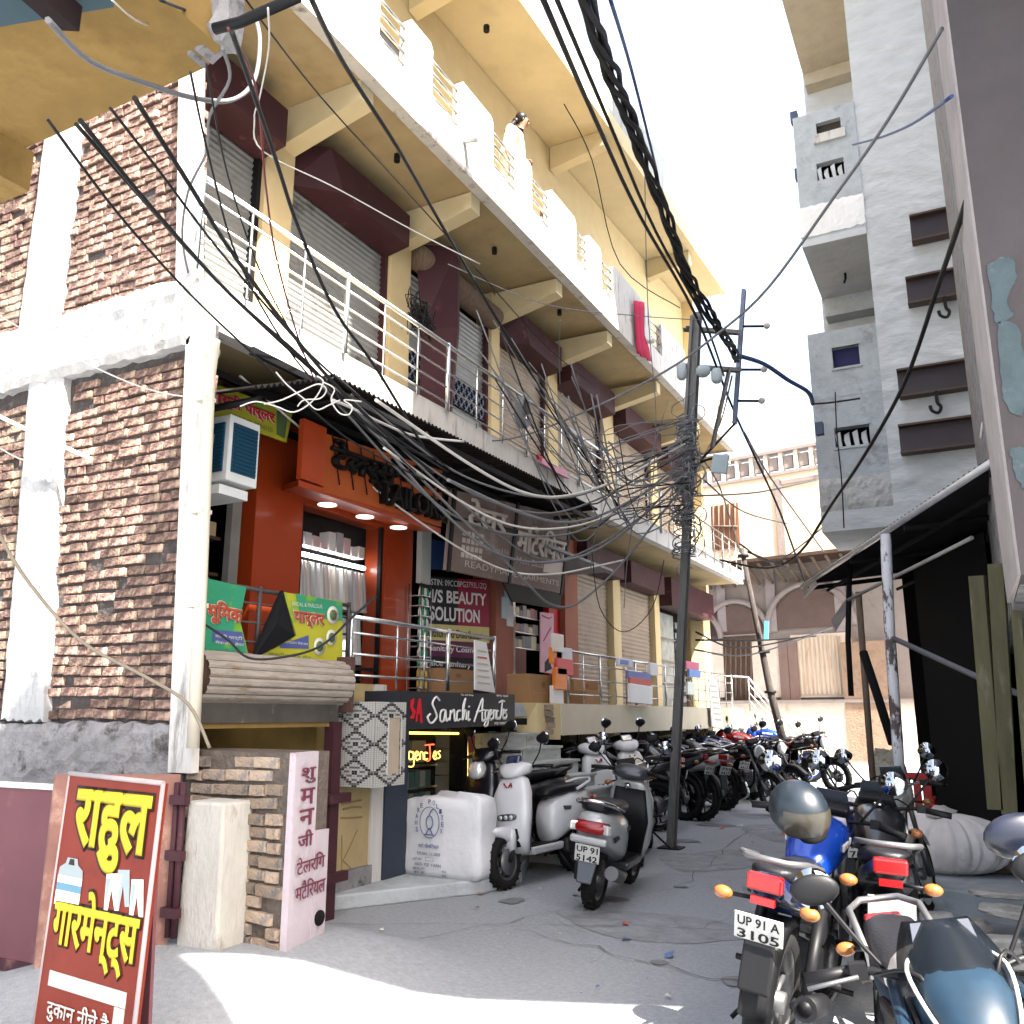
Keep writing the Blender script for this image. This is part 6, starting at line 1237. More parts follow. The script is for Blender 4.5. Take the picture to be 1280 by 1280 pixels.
mb.add(vs, [(j*9+i, j*9+i+1, j*9+i+10, j*9+i+9) for j in range(6) for i in range(8)], True); oo = mb.build('windscreen', scr, None); oo.parent = M4; sm2 = oo.modifiers.new('thick', 'SOLIDIFY'); sm2.thickness = .004
for s in (1, -1):
    oo = MB().panel([(.3, s*.17, .98), (.62, s*.2, .92), (.52, s*.19, .62), (.26, s*.15, .7)], (0, s, 0), .04).build('tank_shroud', PA['steelblue'], None, bevel=.015); oo.parent = M4
text('HORN', (.33, -.212, .8), (.16, 0, 0), (0, 0, .04), platem, M4, .02) if False else None
# helmet on the bar of the second bike
HL = thing('black_helmet', 'black crash helmet with a smoky visor resting on a motorcycle handlebar', 'helmet', on(998, 1012, Y=5.0))
hc = on(998, 1012, Y=5.0); hm = MB()
mb = MB().sphere((0, 0, 0), .15, 16, (1.12, .92, 1)); 
for i, v in enumerate(mb.v):
    if v.z < -.07: mb.v[i] = Vector((v.x*(1-.15*((-.07-v.z)/.08)), v.y*.95, max(v.z, -.13)))
rot = Euler((.15, .2, R(-38))).to_matrix()
def rt(m_, c=hc): 
    m_.v = [rot@v+c for v in m_.v]; return m_
rt(mb).build('shell', mat('helmet_paint', (.006, .011, .017), .38, 0, coat=.15), HL)
vs = []; mb = MB()
for j in range(6):
    for i in range(13):
        a = R(-75+150*i/12); b = R(-32+50*j/5); rr2 = .156; vs.append((math.cos(a)*math.cos(b)*rr2*1.13, math.sin(a)*math.cos(b)*rr2*.95, math.sin(b)*rr2-.015))
mb.add(vs, [(j*13+i, j*13+i+1, j*13+i+14, j*13+i+13) for j in range(5) for i in range(12)], True); rt(mb).build('visor', mat('visor_smoke', (.03, .027, .02), .3, coat=.2), HL)
rt(MB().sphere((.1, 0, -.1), .06, 8, (.9, 1.4, .7))).build('chin_guard', blkp, HL)
# mirror seen large in the foreground: belongs to the corner bike, raised on a long stem
oo = MB().tube(smooth([(.3, .3, 1.0), (.27, .38, 1.06), (.24, .37, 1.16), (.2, .34, 1.24)], 4), .009, 6).build('mirror_stem', blkp, None); oo.parent = M4
o2 = MB().sphere((.18, .33, 1.3), .1, 10, (.35, 1.1, .7)).build('mirror_shell', mat('mirror_shell', (.003, .005, .014), .35, coat=.2), None); o2.parent = oo
M6 = again(MBk, 'black motorcycle close behind the blue one with a dark tank', (-.72, 6.25, 0), 98, 4, swap={'paint_blue': PA['black'], 'paint_dark_blue': PA['black']})

def drop_plate_text(o):
    for ch in list(o.children):
        if ch.name.startswith('lettering') : bpy.data.objects.remove(ch)
        else: drop_plate_text(ch)
drop_plate_text(M6)
# ================================================================ poles
galv = mat('galvanised', (.12, .12, .118), .6, .5, var=.25, scale=6, c2=(.09, .08, .07), amt=.4, s2=4, stretch=(4, 4, .6))
PL = thing('steel_pole', 'tall rectangular steel utility pole leaning slightly, standing in the street', 'utility pole', on(840, 1060, Z=0))
b_, t_ = Vector((-3.8, 11.85, 0)), on(872, 392, Y=11.85)
def bar(a, b, w_, d_, m, name, parent): 
    a, b = Vector(a), Vector(b); M = (b-a).to_track_quat('Z', 'Y'); L = (b-a).length; mb = MB()
    for sx in (-1, 1): mb.cbox((sx*w_/2, 0, L/2), (.012, d_, L))
    mb.cbox((0, 0, L/2), (w_, d_*.35, L)); mb.v = [a+M@v for v in mb.v]; return mb.build(name, m, parent)
bar(b_, t_, .13, .1, galv, 'shaft', PL)
MB().cbox(b_+Vector((0, 0, .01)), (.3, .26, .02)).build('base_plate', black, PL)
def lerp(s): return b_.lerp(t_, s)
for v, w_ in ((412, 1), (459, 1)):
    c = on(868, v, Y=11.8); e = on(925, v+4, Y=12.6); s_ = on(856 if v < 450 else 854, v-1, Y=11.8); bar(s_, e, .07, .06, galv, 'cross_arm', PL)
bar(on(865, 395, Y=11.75), on(855, 560, Y=11.75), .05, .04, galv, 'side_angle', PL)
bar(on(912, 460, Y=12.4), on(890, 560, Y=12.1), .05, .04, galv, 'brace', PL)
for u, v, r, h_ in ((852, 464, .07, .25), (879, 464, .1, .15), (896, 470, .08, .2)): q = on(u, v, Y=11.7); MB().lathe([(r*.6, -h_/2), (r, -h_/2+.04), (r, h_/2-.04), (r*.7, h_/2)], q, 'z', 16).build('junction_drum', mat('drum_pale_blue', (.35, .4, .42), .5), PL)
for u, v in ((925, 408), (921, 462), (918, 501)):
    q = on(u, v, Y=12.7); MB().tube([q, q+Vector((.35, .1, -.03))], .02, 6).build('insulator_pin', black, PL); MB().sphere(q+Vector((.38, .1, -.03)), .05, 8).build('insulator', mat('porcelain', (.4, .38, .36), .2), PL)
bar(on(930, 362, Y=12.7), on(918, 530, Y=12.7), .06, .06, mat('blue_steel_post', (.12, .14, .2), .5, .4), 'end_post', PL)
q1, q2 = on(918, 530, Y=12.7), on(862, 590, Y=11.9); MB().tube([q1, q2], .02, 6).build('stay', black, PL)
MB().tube(smooth([on(868, 588, Y=11.8), on(876, 578, Y=11.7), on(895, 573, Y=11.6), on(902, 585, Y=11.6)], 4), .018, 6).build('lamp_arm', black, PL)
MB().cbox(on(900, 580, Y=11.55), (.22, .06, .26), Euler((0, .2, 0))).build('flood_lamp', mat('lamp_grey', (.3, .36, .38), .3), PL, bevel=.01)
LP = thing('wooden_pole', 'thin leaning wooden pole with small blue box in front of the old peach house', 'pole', (-4.6, 21.5, 0))
MB().tube([on(927, 685, Y=22), on(948, 790, Y=22), on(962, 860, Y=22), on(981, 935, Y=22)], [.055, .07, .085, .1], 10).build('shaft', mat('pole_wood', (.045, .037, .033), .9, var=.3, scale=6, stretch=(6, 6, .8), bump=.5, c2=(.09, .08, .07), amt=.4, s2=5), LP)
for v, u in ((695, 929), (815, 955), (865, 963)): MB().lathe([(.14, -.03), (.14, .03)], on(u, v, Y=22), 'z', 12).build('band', black, LP)
MB().cbox(on(958, 788, Y=21.8), (.1, .08, .45), Euler((0, .1, 0))).build('meter_box', mat('box_blue', (.2, .4, .5), .5), LP)
# ================================================================ cables
cblack = mat('cable_black', (.012, .012, .013), .6); cgrey = mat('cable_grey', (.13, .132, .14), .5); cpale = mat('cable_pale', (.5, .48, .45), .5); cred = mat('cable_maroon', (.12, .03, .03), .5)
def cable(pts, r, m, label, group=None, name='cable'):
    o = MB().tube(smooth(pts, 5), r, 6).build(name, m); tag(o, label, 'cable', group); return o
def C(us, Ys):
    n = len(us); out = []
    for i, (u, v) in enumerate(us): out.append(on(u, v, Y=Ys[0]+(Ys[1]-Ys[0])*i/(n-1)))
    return out
def C3(us, ds):    # depths as distance along the view direction
    n = len(us); out = []
    for i, (u, v) in enumerate(us):
        r_ = ray(u, v).normalized(); d = ds[0]+(ds[1]-ds[0])*(i/(n-1)); out.append(EYE+r_*d)
    return out
cable(C3([(385, -10), (430, 80), (500, 190), (560, 295), (640, 430), (700, 520), (790, 660)], (5.5, 12.5)), .016, cblack, 'thick black cable running from top centre across the second floor balcony')
cable(C3([(300, -10), (400, 120), (500, 230), (590, 330), (680, 430), (740, 480)], (5.6, 12)), .006, cblack, 'thin dark wire just left of the thick black cable across the balcony soffit')
cable(C3([(675, -10), (740, 140), (800, 270), (870, 395), (920, 520), (975, 640), (1010, 740)], (5.5, 19)), .018, cblack, 'thick black cable from the top edge past the steel pole to the peach house')
cable(C3([(692, -10), (760, 150), (820, 290), (880, 400), (905, 470)], (5.5, 12.7)), .014, cblack, 'black cable right of the thick one at the top, ending at the steel pole head')
cable(C3([(733, -10), (765, 90), (815, 200)], (5.6, 9.5)), .012, mat('cable_navy', (.02, .04, .12), .5), 'navy cable along the twisted bundle at the top')
cable(C3([(760, -10), (790, 90), (820, 210)], (5.6, 9.5)), .012, MATS['cable_navy'], 'second navy cable right of the twisted bundle, against the sky')
cable(C3([(1178, 35), (1110, 150), (1040, 250), (960, 360), (900, 415), (830, 465), (730, 515), (640, 548), (560, 552)], (7, 12)), .013, cgrey, 'long grey cable crossing the white sky down to the first floor railing')
cable(C3([(1190, 120), (1140, 155), (1100, 172), (1066, 181)], (6, 13)), .012, MATS['cable_navy'], 'short dark blue cable in front of the grey tower')
cable(C3([(1210, 245), (1175, 350), (1130, 480), (1080, 570), (1040, 630), (1000, 690), (960, 710), (900, 700)], (6.5, 18)), .02, cblack, 'thick black cable sagging from the purple building edge across the grey tower')
cable(C3([(925, 445), (955, 455), (985, 475), (1010, 490), (1016, 505)], (13.3, 15.2)), .035, MATS['cable_navy'], 'dark twisted service cable from the end post to the grey tower')
cable(C3([(1016, 505), (1040, 503), (1075, 498)], (15.2, 14.8)), .015, cblack, 'dark wire end fixed along the grey tower balcony')
cable(C3([(1044, 490), (1046, 540), (1052, 600), (1055, 660)], (14.6, 14.4)), .01, cblack, 'thin wire hanging down the front of the grey tower balcony')
cable(C3([(905, 350), (960, 420), (1000, 460)], (14, 18)), .006, cgrey, 'thin wire right of the steel pole head') if False else None
# big twisted bundle from the top centre to the pole head
bp = smooth(C3([(728, -20), (752, 60), (783, 140), (812, 215), (840, 290), (862, 350), (895, 405), (912, 430), (922, 450)], (5.3, 12.9)), 10)
BU = thing('twisted_cable_bundle', 'fat twisted bundle of black cables running from the top to the steel pole head', 'cable bundle', bp[-1])
for k in range(5):
    P = []
    for i, p in enumerate(bp):
        a = i*.3+k*1.26+1.2*NZ.noise(Vector((i*.12, k*3.3, 0))); rr2 = .03+.05*abs(NZ.noise(Vector((i*.17, k*5.1, 2)))); P.append(p+Vector((math.cos(a)*rr2, 0, math.sin(a)*rr2)))
    MB().tube(P, .019, 5).build('strand', cblack, BU)
# fans of cables converging on the pole
hub = on(862, 575, Y=11.8)
def W(us, ds, r, m, lab, grp=None): return cable(C3(us, ds), r, m, lab, grp)
left = [([(60, 150), (150, 270), (240, 370), (330, 455), (430, 545), (530, 600)], 'black cable leaving the brick wall top at far left', cblack, .009), ([(95, 155), (170, 240), (270, 350), (370, 445), (470, 530), (560, 590)], 'black cable beside the cement pier, second from left', cblack, .012),
    ([(100, 150), (190, 260), (290, 370), (380, 450), (470, 540), (545, 575)], 'black cable touching the second one from left', cblack, .014), ([(138, 135), (200, 215), (280, 320), (390, 445), (480, 520), (560, 585)], 'black cable crossing the middle of the upper brick wall', cblack, .009),
    ([(168, 122), (230, 220), (300, 330), (400, 460), (480, 540), (540, 590)], 'thick black cable crossing the right part of the upper brick wall', cblack, .015), ([(238, 90), (262, 200), (300, 330), (370, 450), (440, 520), (520, 590)], 'thin cable crossing the white corner column', cblack, .007),
    ([(258, 80), (285, 220), (330, 350), (395, 470)], 'thin cable hanging before the first shutter', cblack, .006), ([(290, 40), (318, 120), (345, 200), (375, 290), (420, 390), (470, 460), (530, 560)], 'twisted black cable from the conduit down across the second shutter', cblack, .013),
    ([(285, 35), (320, 110), (332, 230), (345, 320), (372, 420), (395, 480)], 'maroon wire hanging from the conduit past the first pilaster', cred, .007), ([(60, 25), (110, 75), (170, 100), (240, 122), (290, 125), (318, 100), (325, 50), (318, 18)], 'thick grey cable looping under the ochre balcony', cgrey, .016),
    ([(278, 60), (287, 100), (262, 145), (258, 190), (235, 240), (228, 300), (240, 360)], 'grey cable dropping along the white corner column', cgrey, .01), ([(140, 0), (180, 30), (240, 38), (285, 36)], 'pinkish wire stretched below the ochre balcony edge', cpale, .005),
    ([(335, 10), (336, 60), (325, 120), (318, 150), (330, 190), (420, 235), (520, 290), (600, 330)], 'pale thin wire from the conduit to the second balcony beam', cpale, .005), ([(200, 0), (245, 18), (285, 34)], 'black wire entering the conduit from above', cblack, .008)]
for us, lab, m, r in left: W(us, (4.9 if us[0][1] < 60 else 5.6, 8.2), r, m, lab)
random.seed(21)
# long lines from the awning corner sagging to the pole
sags = [((395, 470), (560, 600), (700, 640), (860, 560)), ((400, 480), (560, 640), (720, 665), (862, 570)), ((420, 485), (600, 680), (740, 690), (858, 590)), ((420, 470), (570, 590), (720, 620), (858, 545)), ((300, 470), (480, 620), (640, 715), (780, 700)),
    ((410, 478), (620, 690), (720, 755), (860, 600)), ((470, 500), (640, 610), (740, 612), (856, 555)), ((480, 560), (620, 650), (730, 655), (850, 600)), ((440, 500), (590, 640), (700, 700), (852, 610)), ((560, 600), (680, 650), (760, 640), (862, 580))]
Gs = 'grey service cables sagging from the awning to the steel pole'
sags.sort(key=lambda q: q[2][1]); ORD = ['highest', 'second highest', 'third highest', 'fourth highest', 'fifth highest', 'fifth lowest', 'fourth lowest', 'third lowest', 'second lowest', 'lowest']
for i, us in enumerate(sags):
    a, b, c, d = us; mids = smooth([Vector((*q, 0)) for q in us], 3); W([(q.x, q.y) for q in mids], (7.2+.15*i, 12.3), .0125 if i % 3 else .016, cgrey if i % 4 else cpale, '%s of the grey cables sagging between tin awning and steel pole' % ORD[i], Gs)
Gt = 'thin wires fanning out from the steel pole across the balcony railing'
for i in range(34):
    u0 = random.uniform(590, 790); v0 = 395+(u0-560)*.62+random.uniform(-40, 70); u1, v1 = 858+random.uniform(-8, 6), random.uniform(520, 640); mu = (u0+u1)/2; mv = max(v0, v1)+random.uniform(5, 40)
    W([(u0, v0), (mu-20, mv), (mu+40, mv-12), (u1, v1)], (10.5, 12.1), random.choice((.006, .008, .01)), random.choice((cgrey, cblack, cgrey)), 'thin wire fanning out from the steel pole across the balcony railing', Gt)
Gr = 'thin wires between the steel pole and the old peach house'
for (us) in ([(868, 560), (900, 610), (925, 690)], [(880, 600), (930, 640), (985, 655)], [(866, 620), (950, 615), (1020, 600)], [(930, 540), (965, 600), (1030, 690)], [(935, 690), (990, 712), (1000, 715)], [(925, 680), (975, 700), (1050, 640)], [(870, 790), (930, 810), (1030, 790)], [(868, 812), (940, 818), (1040, 785)], [(870, 800), (960, 800), (1020, 795)], [(915, 470), (900, 530), (880, 570)]):
    W(us, (12.2, 20), .014, random.choice((cblack, cgrey)), 'thin wire running between the steel pole and the old peach house', Gr)
for us, lab in (([(700, 400), (699, 440), (700, 480)], 'thin wire hanging from the second balcony ceiling'), ([(806, 220), (808, 330), (812, 420), (820, 520), (815, 620)], 'thin vertical wire hanging near the red cloth'), ([(740, 690), (750, 760), (780, 790), (815, 760), (830, 700)], 'thin black wire loop hanging before the ground floor shutters'), ([(760, 620), (742, 680), (738, 720)], 'short white wire end hanging from the balcony edge'),
    ([(835, 500), (790, 660), (780, 760)], 'thin grey wire dropping from the pole to the shutters'), ([(705, 130), (740, 200), (775, 330), (850, 385)], 'thin brown wire crossing the cream upper ceiling'), ([(560, 330), (680, 380), (800, 395), (880, 400)], 'thin pale wire from the bent sheet to the steel pole')):
    W(us, (10.5, 11.5), .006, cblack if 'black' in lab or 'brown' in lab else cgrey, lab)
for us, lab in (([(255, 780), (285, 800), (310, 822), (350, 822), (400, 808), (440, 772), (470, 745)], 'black cable drooping before the green parlour banner'), ([(0, 395), (80, 440), (180, 485), (262, 500)], 'thin pale cord across the cement band of the brick wall'), ([(-10, 650), (30, 720), (100, 800), (180, 845), (235, 880), (262, 935)], 'grey brown hose drooping across the lower brick wall'), ([(0, 560), (30, 575), (80, 580)], 'thin cord on the lower cement pier')):
    W(us, (6.9, 6.9) if us[0][0] > 200 else (6.6, 6.3), .011 if 'hose' in lab else .009 if 'black' in lab else .005, mat('hose_brown', (.2, .17, .13), .7) if 'hose' in lab else (cblack if 'black' in lab else cpale), lab)
# white tangled wires at the awning corner
random.seed(5)
for k, us in enumerate(([(330, 505), (352, 500), (378, 488), (398, 480), (408, 487), (400, 498), (380, 500), (372, 508)], [(345, 465), (358, 480), (372, 492), (382, 500), (396, 512), (412, 506), (425, 500)], [(405, 478), (418, 486), (414, 500), (424, 516), (436, 518), (440, 508), (430, 500), (452, 502)], [(300, 508), (320, 502), (345, 508), (368, 515), (392, 500), (404, 478), (396, 470)])):
    W(us, (6.55+.05*k, 6.8), .0055, flat('wire_white', (.5, .48, .47)) if k % 2 else cpale, 'loose white wire tangled at the awning corner', 'white wires tangled at the awning corner')
W([(415, 500), (440, 510), (480, 530), (520, 545), (580, 552)], (6.8, 9), .012, MATS['wire_white'], 'white cable running along the awning edge')
# knot of wires wound on the pole: nobody could count them
random.seed(9); kn = MB()
for k in range(110):
    v = random.gauss(590, 42); c = on(860-(v-590)*.03+random.uniform(-12, 12), v, Y=11.75+random.uniform(-.08, .12)); L_ = random.uniform(.15, .45); s_ = random.choice((-1, 1)); w_ = random.uniform(.02, .16)*s_
    kn.tube(smooth([c, c+Vector((w_, -.04, -L_*.3)), c+Vector((w_*1.1, -.05, -L_*.75)), c+Vector((w_*.2, 0, -L_))], 5), random.choice((.006, .008, .011)), 4)
for k in range(40):
    a = random.uniform(0, 6.28); v = random.uniform(530, 700); c = on(858-(v-590)*.03, v, Y=11.75); kn.tube([c+Vector((math.cos(a+t*.9)*(.12+.03*k % .05), math.sin(a+t*.9)*.12, t*.02)) for t in range(8)], .01, 4)
o = kn.build('wire_tangle', mat('tangle_grey', (.12, .125, .14), .5, var=.5, scale=8, c2=(.3, .31, .33), amt=.5, s2=12)); tag(o, 'dense tangle of grey wires wound round the upper part of the steel pole', 'wire tangle'); o['kind'] = 'stuff'
o = MB()
for k in range(40):
    c = on(527, 395, X=-6.0); o.tube(smooth([c+Vector((random.gauss(0, .05), random.gauss(0, .15), random.gauss(0, .12))) for _ in range(4)], 3), .008, 4)
o = o.build('wire_nest', cblack); tag(o, 'black nest of wires hanging beside the bent maroon sheet', 'wire nest'); o['kind'] = 'stuff'
# coil of cable on the railing
o = MB()
for k in range(7): c = on(653, 507, X=-5.2); o.tube([c+Vector((.02*k-.06, math.cos(t*.6)*.12, math.sin(t*.6)*.22-.1)) for t in range(11)], .011, 5, closed=False)
tag(o.build('cable_coil', cgrey), 'coil of grey cable hung on the first floor railing', 'cable coil')['kind'] = 'stuff'
# ================================================================ sack, bundle, stones
random.seed(13)
SK = thing('white_woven_sack', 'large white woven sack with blue round print standing before the basement shop', 'sack', (-5, 7.7, .13))
f0, f1, f2 = on(499, 1092, Z=.13), on(598, 1103, Z=.13), None
dx_ = (f1-f0).normalized(); dn = Vector((dx_.y, -dx_.x, 0)); Lk_ = (f1-f0).length; Hk = .74
mb = MB(); rg = []; N_ = 44
for j in range(13):
    t = j/12; z = .13+Hk*t*(1-.0*t); sc = 1+.03*math.sin(t*9)+(-.06 if j == 0 else 0)
    ring = []
    for k in range(N_):
        a = 2*math.pi*k/N_; p_ = 8; cx_ = math.copysign(abs(math.cos(a))**(2/p_), math.cos(a))*Lk_/2*sc*(1-.05*t**3); cy_ = math.copysign(abs(math.sin(a))**(2/p_), math.sin(a))*.2*sc*(1-.12*t**3)
        wr = .012*NZ.noise(Vector((cx_*9, cy_*9, z*4)))+.006*math.sin(k*3.3+j)
        q = f0.lerp(f1, .5)-dn*.2; ring.append((q.x+dx_.x*cx_+dn.x*(cy_+wr), q.y+dx_.y*cx_+dn.y*(cy_+wr), z+.03*math.sin(a*3+1)*t*t-(.05 if cx_ < -Lk_*.3 else 0)*t))
    rg.append(ring)
q = f0.lerp(f1, .5)-dn*.2
rg.append([((p[0]-q.x)*.8+q.x, (p[1]-q.y)*.8+q.y, p[2]+.03) for p in rg[-1]]); rg.append([((p[0]-q.x)*.3+q.x, (p[1]-q.y)*.3+q.y, p[2]+.035+.01*math.sin(i)) for i, p in enumerate(rg[-2])])
mb.loft(rg).build('sack_body', mat('woven_white', (.6, .61, .63), .6, var=.04, bump=.5, bscale=9), SK)
inkb = flat('ink_blue', (.08, .1, .22)); inkk = flat('ink_grey', (.16, .17, .22))
SQ = [f0+Vector((0, 0, Hk))+dn*.02, f1+Vector((0, 0, Hk))+dn*.02, f1+dn*.02, f0+dn*.02]
def circ(cx_, cy_, r, ax=1., n=28): return [(cx_+math.cos(2*math.pi*k/n)*r*ax, cy_+math.sin(2*math.pi*k/n)*r) for k in range(n+1)]
strokes('round_print', [circ(.4, .3, .2, .62)], SQ, inkb, SK, .004, dn, .006); strokes('emblem_print', [circ(.4, .3, .085, .5), [(.36, .45), (.4, .38), (.44, .45)], [(.4, .2), (.42, .15), (.45, .12)], [(.34, .46), (.46, .46)]], SQ, inkb, SK, .006, dn, .006)
for i, ch in enumerate('SHARE POLITEX'):
    a = math.pi*(1.12-1.24*i/12)+0; cx_, cy_ = .4+math.cos(a)*.17, .3-math.sin(a)*.27
    if ch != ' ': p, r, u = box4(inset(SQ, cx_-.016, cy_-.03, cx_+.016, cy_+.03)); text(ch, p+dn*.008, r, u, inkb, SK, .02)
for s, f, m in (('शारे पोलिटेक्स', (.27, .57, .53, .64), inkb), ('TM REG. 5112848', (.25, .68, .55, .72), inkk), ('LOT NO.', (.2, .76, .32, .79), inkk), ('100% PSF YARN', (.23, .82, .56, .86), inkk), ('GROSS WT.', (.2, .88, .36, .91), inkk), ('NETT   WT.', (.22, .93, .36, .96), inkk), ('KG', (.58, .89, .63, .92), inkk), ('KG', (.58, .94, .63, .97), inkk)):
    p, r, u = box4(inset(SQ, *f)); text(s, p+dn*.012, r, u, m, SK, .01)
strokes('box_print', [[(.36, .75), (.46, .75)], [(.46, .75), (.46, .79)], [(.46, .79), (.36, .79)], [(.36, .79), (.36, .75)]], SQ, inkk, SK, .002, dn, .008)
BD = thing('cloth_bundle', 'big pinkish white cloth bundle tied on top, lying on the shed platform', 'bundle', on(1190, 1095, Z=.2))
c = on(1182, 1098, Z=.22); 
mb = MB(); rg = []; N_ = 150
for j in range(15):
    t = j/14; a = math.pi*t; rr2 = math.sin(a*.5+.0)**.7 if t < 1 else 1
for j in range(16):
    t = j/15; ph = -math.pi/2+math.pi*t; rad = max(.02, math.cos(ph))**.75; ring = []
    for k in range(N_):
        a = 2*math.pi*k/N_; fold = 1+(.045*math.sin(a*13+2*math.sin(a*2)+t*2)+.035*math.sin(a*29+1-t*3)+.02*math.sin(a*47))*(.3+t*1.1)*(1 if t < .97 else .3); ring.append((c.x+math.cos(a)*rad*.6*fold, c.y+.42+math.sin(a)*rad*.42*fold, .2+.27*(1+math.sin(ph))*(1+.06*math.cos(a*2+1))))
    rg.append(ring)
mb.loft(rg); mb.build('wrapped_cloth', mat('dirty_sheet', (.72, .68, .66), .85, var=.12, scale=3, c2=(.36, .22, .2), amt=.35, s2=2.2, sharp=.3, bump=.4, bscale=12), BD)
lumpy((c.x, c.y+.4, .76), .09, (1.4, 1.2, .7), 4, .5, 8).build('tied_knot', mat('knot_cloth', (.5, .47, .44), .85), BD)
tag(lumpy((c.x+.75, c.y+.6, .35), .28, (1.3, 1, .6), 9, .5, 12).build('rag_heap', mat('rag_brown', (.2, .14, .1), .9, var=.4, c2=(.3, .1, .08), amt=.3, s2=5)), 'small heap of brown rags beside the cloth bundle', 'rags')
stone = mat('rough_stone', (.42, .4, .36), .95, var=.25, scale=5, c2=(.25, .22, .2), amt=.4, s2=4, bump=1., bscale=14, rnd=.2)
Gst = 'broken cement slabs in front of the shed platform'
for i, (u, v, w_, d_, h_, rz, lab) in enumerate(((1250, 1118, .55, .35, .07, .3, 'flat broken cement slab lying on the platform edge, the highest one'), (1262, 1140, .5, .3, .09, -.1, 'flat cement slab under the highest one at the right edge'), (1215, 1160, .3, .25, .16, .6, 'rough stone block left of the flat slabs'), (1245, 1180, .4, .3, .14, .2, 'pale sunlit stone block under the slabs'), (1272, 1200, .35, .3, .14, -.4, 'pale sunlit stone at the right edge'), (1170, 1150, .32, .2, .15, .1, 'grey cement block left end of the rubble'))):
    p = on(u, v, Z=.15 if i > 1 else .3); mb = MB(); M = Euler((random.uniform(-.1, .1), random.uniform(-.1, .1), rz)).to_matrix(); o = lumpy((0, 0, 0), 1, (w_/2, d_/2, h_/2), i+2, .15, 8, 2)
    o.v = [Vector((max(-.8*w_/2, min(.8*w_/2, v_.x)), max(-.8*d_/2, min(.8*d_/2, v_.y)), max(-.7*h_/2, min(.7*h_/2, v_.z)))) for v_ in o.v]; o.v = [M@v_+p for v_ in o.v]; o.sm = [False]*len(o.sm); tag(o.build('stone_slab', stone), lab, 'stone')
rub = MB(); random.seed(3)
for k in range(70):
    q = Vector((random.uniform(-.9, .9), random.uniform(6.6, 7.6), .02)); s = random.uniform(.02, .06); rub.cbox(q, (s*1.5, s, s), Euler((random.random(), random.random(), random.random()*3)))
for k in range(160):
    q = Vector((random.uniform(-5.2, -1.2), random.uniform(4, 16), .004)); s = random.uniform(.004, .014); rub.cbox(q, (s*1.5, s, s*.7), Euler((0, 0, random.random()*3)))
o = tag(rub.build('gravel', stone), 'small loose rubble and grit lying on the street', 'rubble'); o['kind'] = 'stuff'
# red plastic chair in the shed
CHR = thing('red_plastic_chair', 'red plastic chair in the dark of the shed behind the peeling post', 'chair', on(1150, 1020, Z=.2))
rp = flat('chair_red', (.35, .02, .02), .4); c = on(1143, 1030, Y=11.2); c.z = .17
MB().box((c.x-.2, c.y-.2, .57), (c.x+.25, c.y+.22, .61)).build('seat', rp, CHR, bevel=.01)
for sx in (-1, 1):
    for sy in (-1, 1): MB().tube([(c.x+sx*.19, c.y+sy*.19, .57), (c.x+sx*.23, c.y+sy*.23, .17)], .02, 6).build('leg', rp, CHR)
    MB().tube([(c.x+sx*.21, c.y+.2, .6), (c.x+sx*.22, c.y+.22, .8), (c.x+sx*.22, c.y-.2, .78), (c.x+sx*.2, c.y-.2, .6)], .02, 6).build('armrest', rp, CHR)
for k in range(4): MB().box((c.x-.2+k*.105, c.y+.22, .62), (c.x-.12+k*.105, c.y+.25, 1.0)).build('back_slat', rp, CHR)
MB().box((c.x-.21, c.y+.215, .98), (c.x+.22, c.y+.255, 1.06)).build('back_top', rp, CHR)
# printed bag and bright things on the shed post side
PBg = thing('printed_sack', 'pale printed sack standing by the far shed post', 'sack', on(1114, 1000, Z=0)); q = on(1114, 1005, Y=12.4)
lumpy((q.x, 12.4, .75), .3, (.8, .7, 1.9), 2, .25, 12).build('sack_body', mat('printed_cloth', (.4, .37, .3), .9, var=.3, scale=10, c2=(.15, .14, .1), amt=.4, s2=12), PBg)
# ================================================================ woman on the second floor balcony
WM = thing('person', 'woman with dark hair in a white top leaning over the second floor parapet, looking down', 'person', (-5.5, 10.6, 9.2))
hd = on(655, 152, X=-5.42); k_ = 1.0
def skin_body(name, verts, edges, radii, m, root=0):
    me = bpy.data.meshes.new(name); off = parent_world(WM); me.from_pydata([Vector(v)-off for v in verts], edges, []); me.materials.append(m); o = bpy.data.objects.new(name, me); COL.objects.link(o); o.parent = WM
    md = o.modifiers.new('skin', 'SKIN'); md.use_smooth_shade = True
    for i, r in enumerate(radii): me.skin_vertices[0].data[i].radius = (r, r); me.skin_vertices[0].data[i].use_root = (i == root)
    sb = o.modifiers.new('sub', 'SUBSURF'); sb.levels = 2; sb.render_levels = 2; return o
skn = mat('skin_brown', (.28, .15, .1), .55, var=.05); wht = flat('kurta_white', (.62, .62, .6), .9); hairm = flat('hair_black', (.012, .01, .01), .45)
hx, hy, hz = hd
pel = Vector((hx-.28, hy-.12, hz-.72)); ch_ = Vector((hx-.12, hy-.07, hz-.3)); nk = Vector((hx-.05, hy-.02, hz-.14))
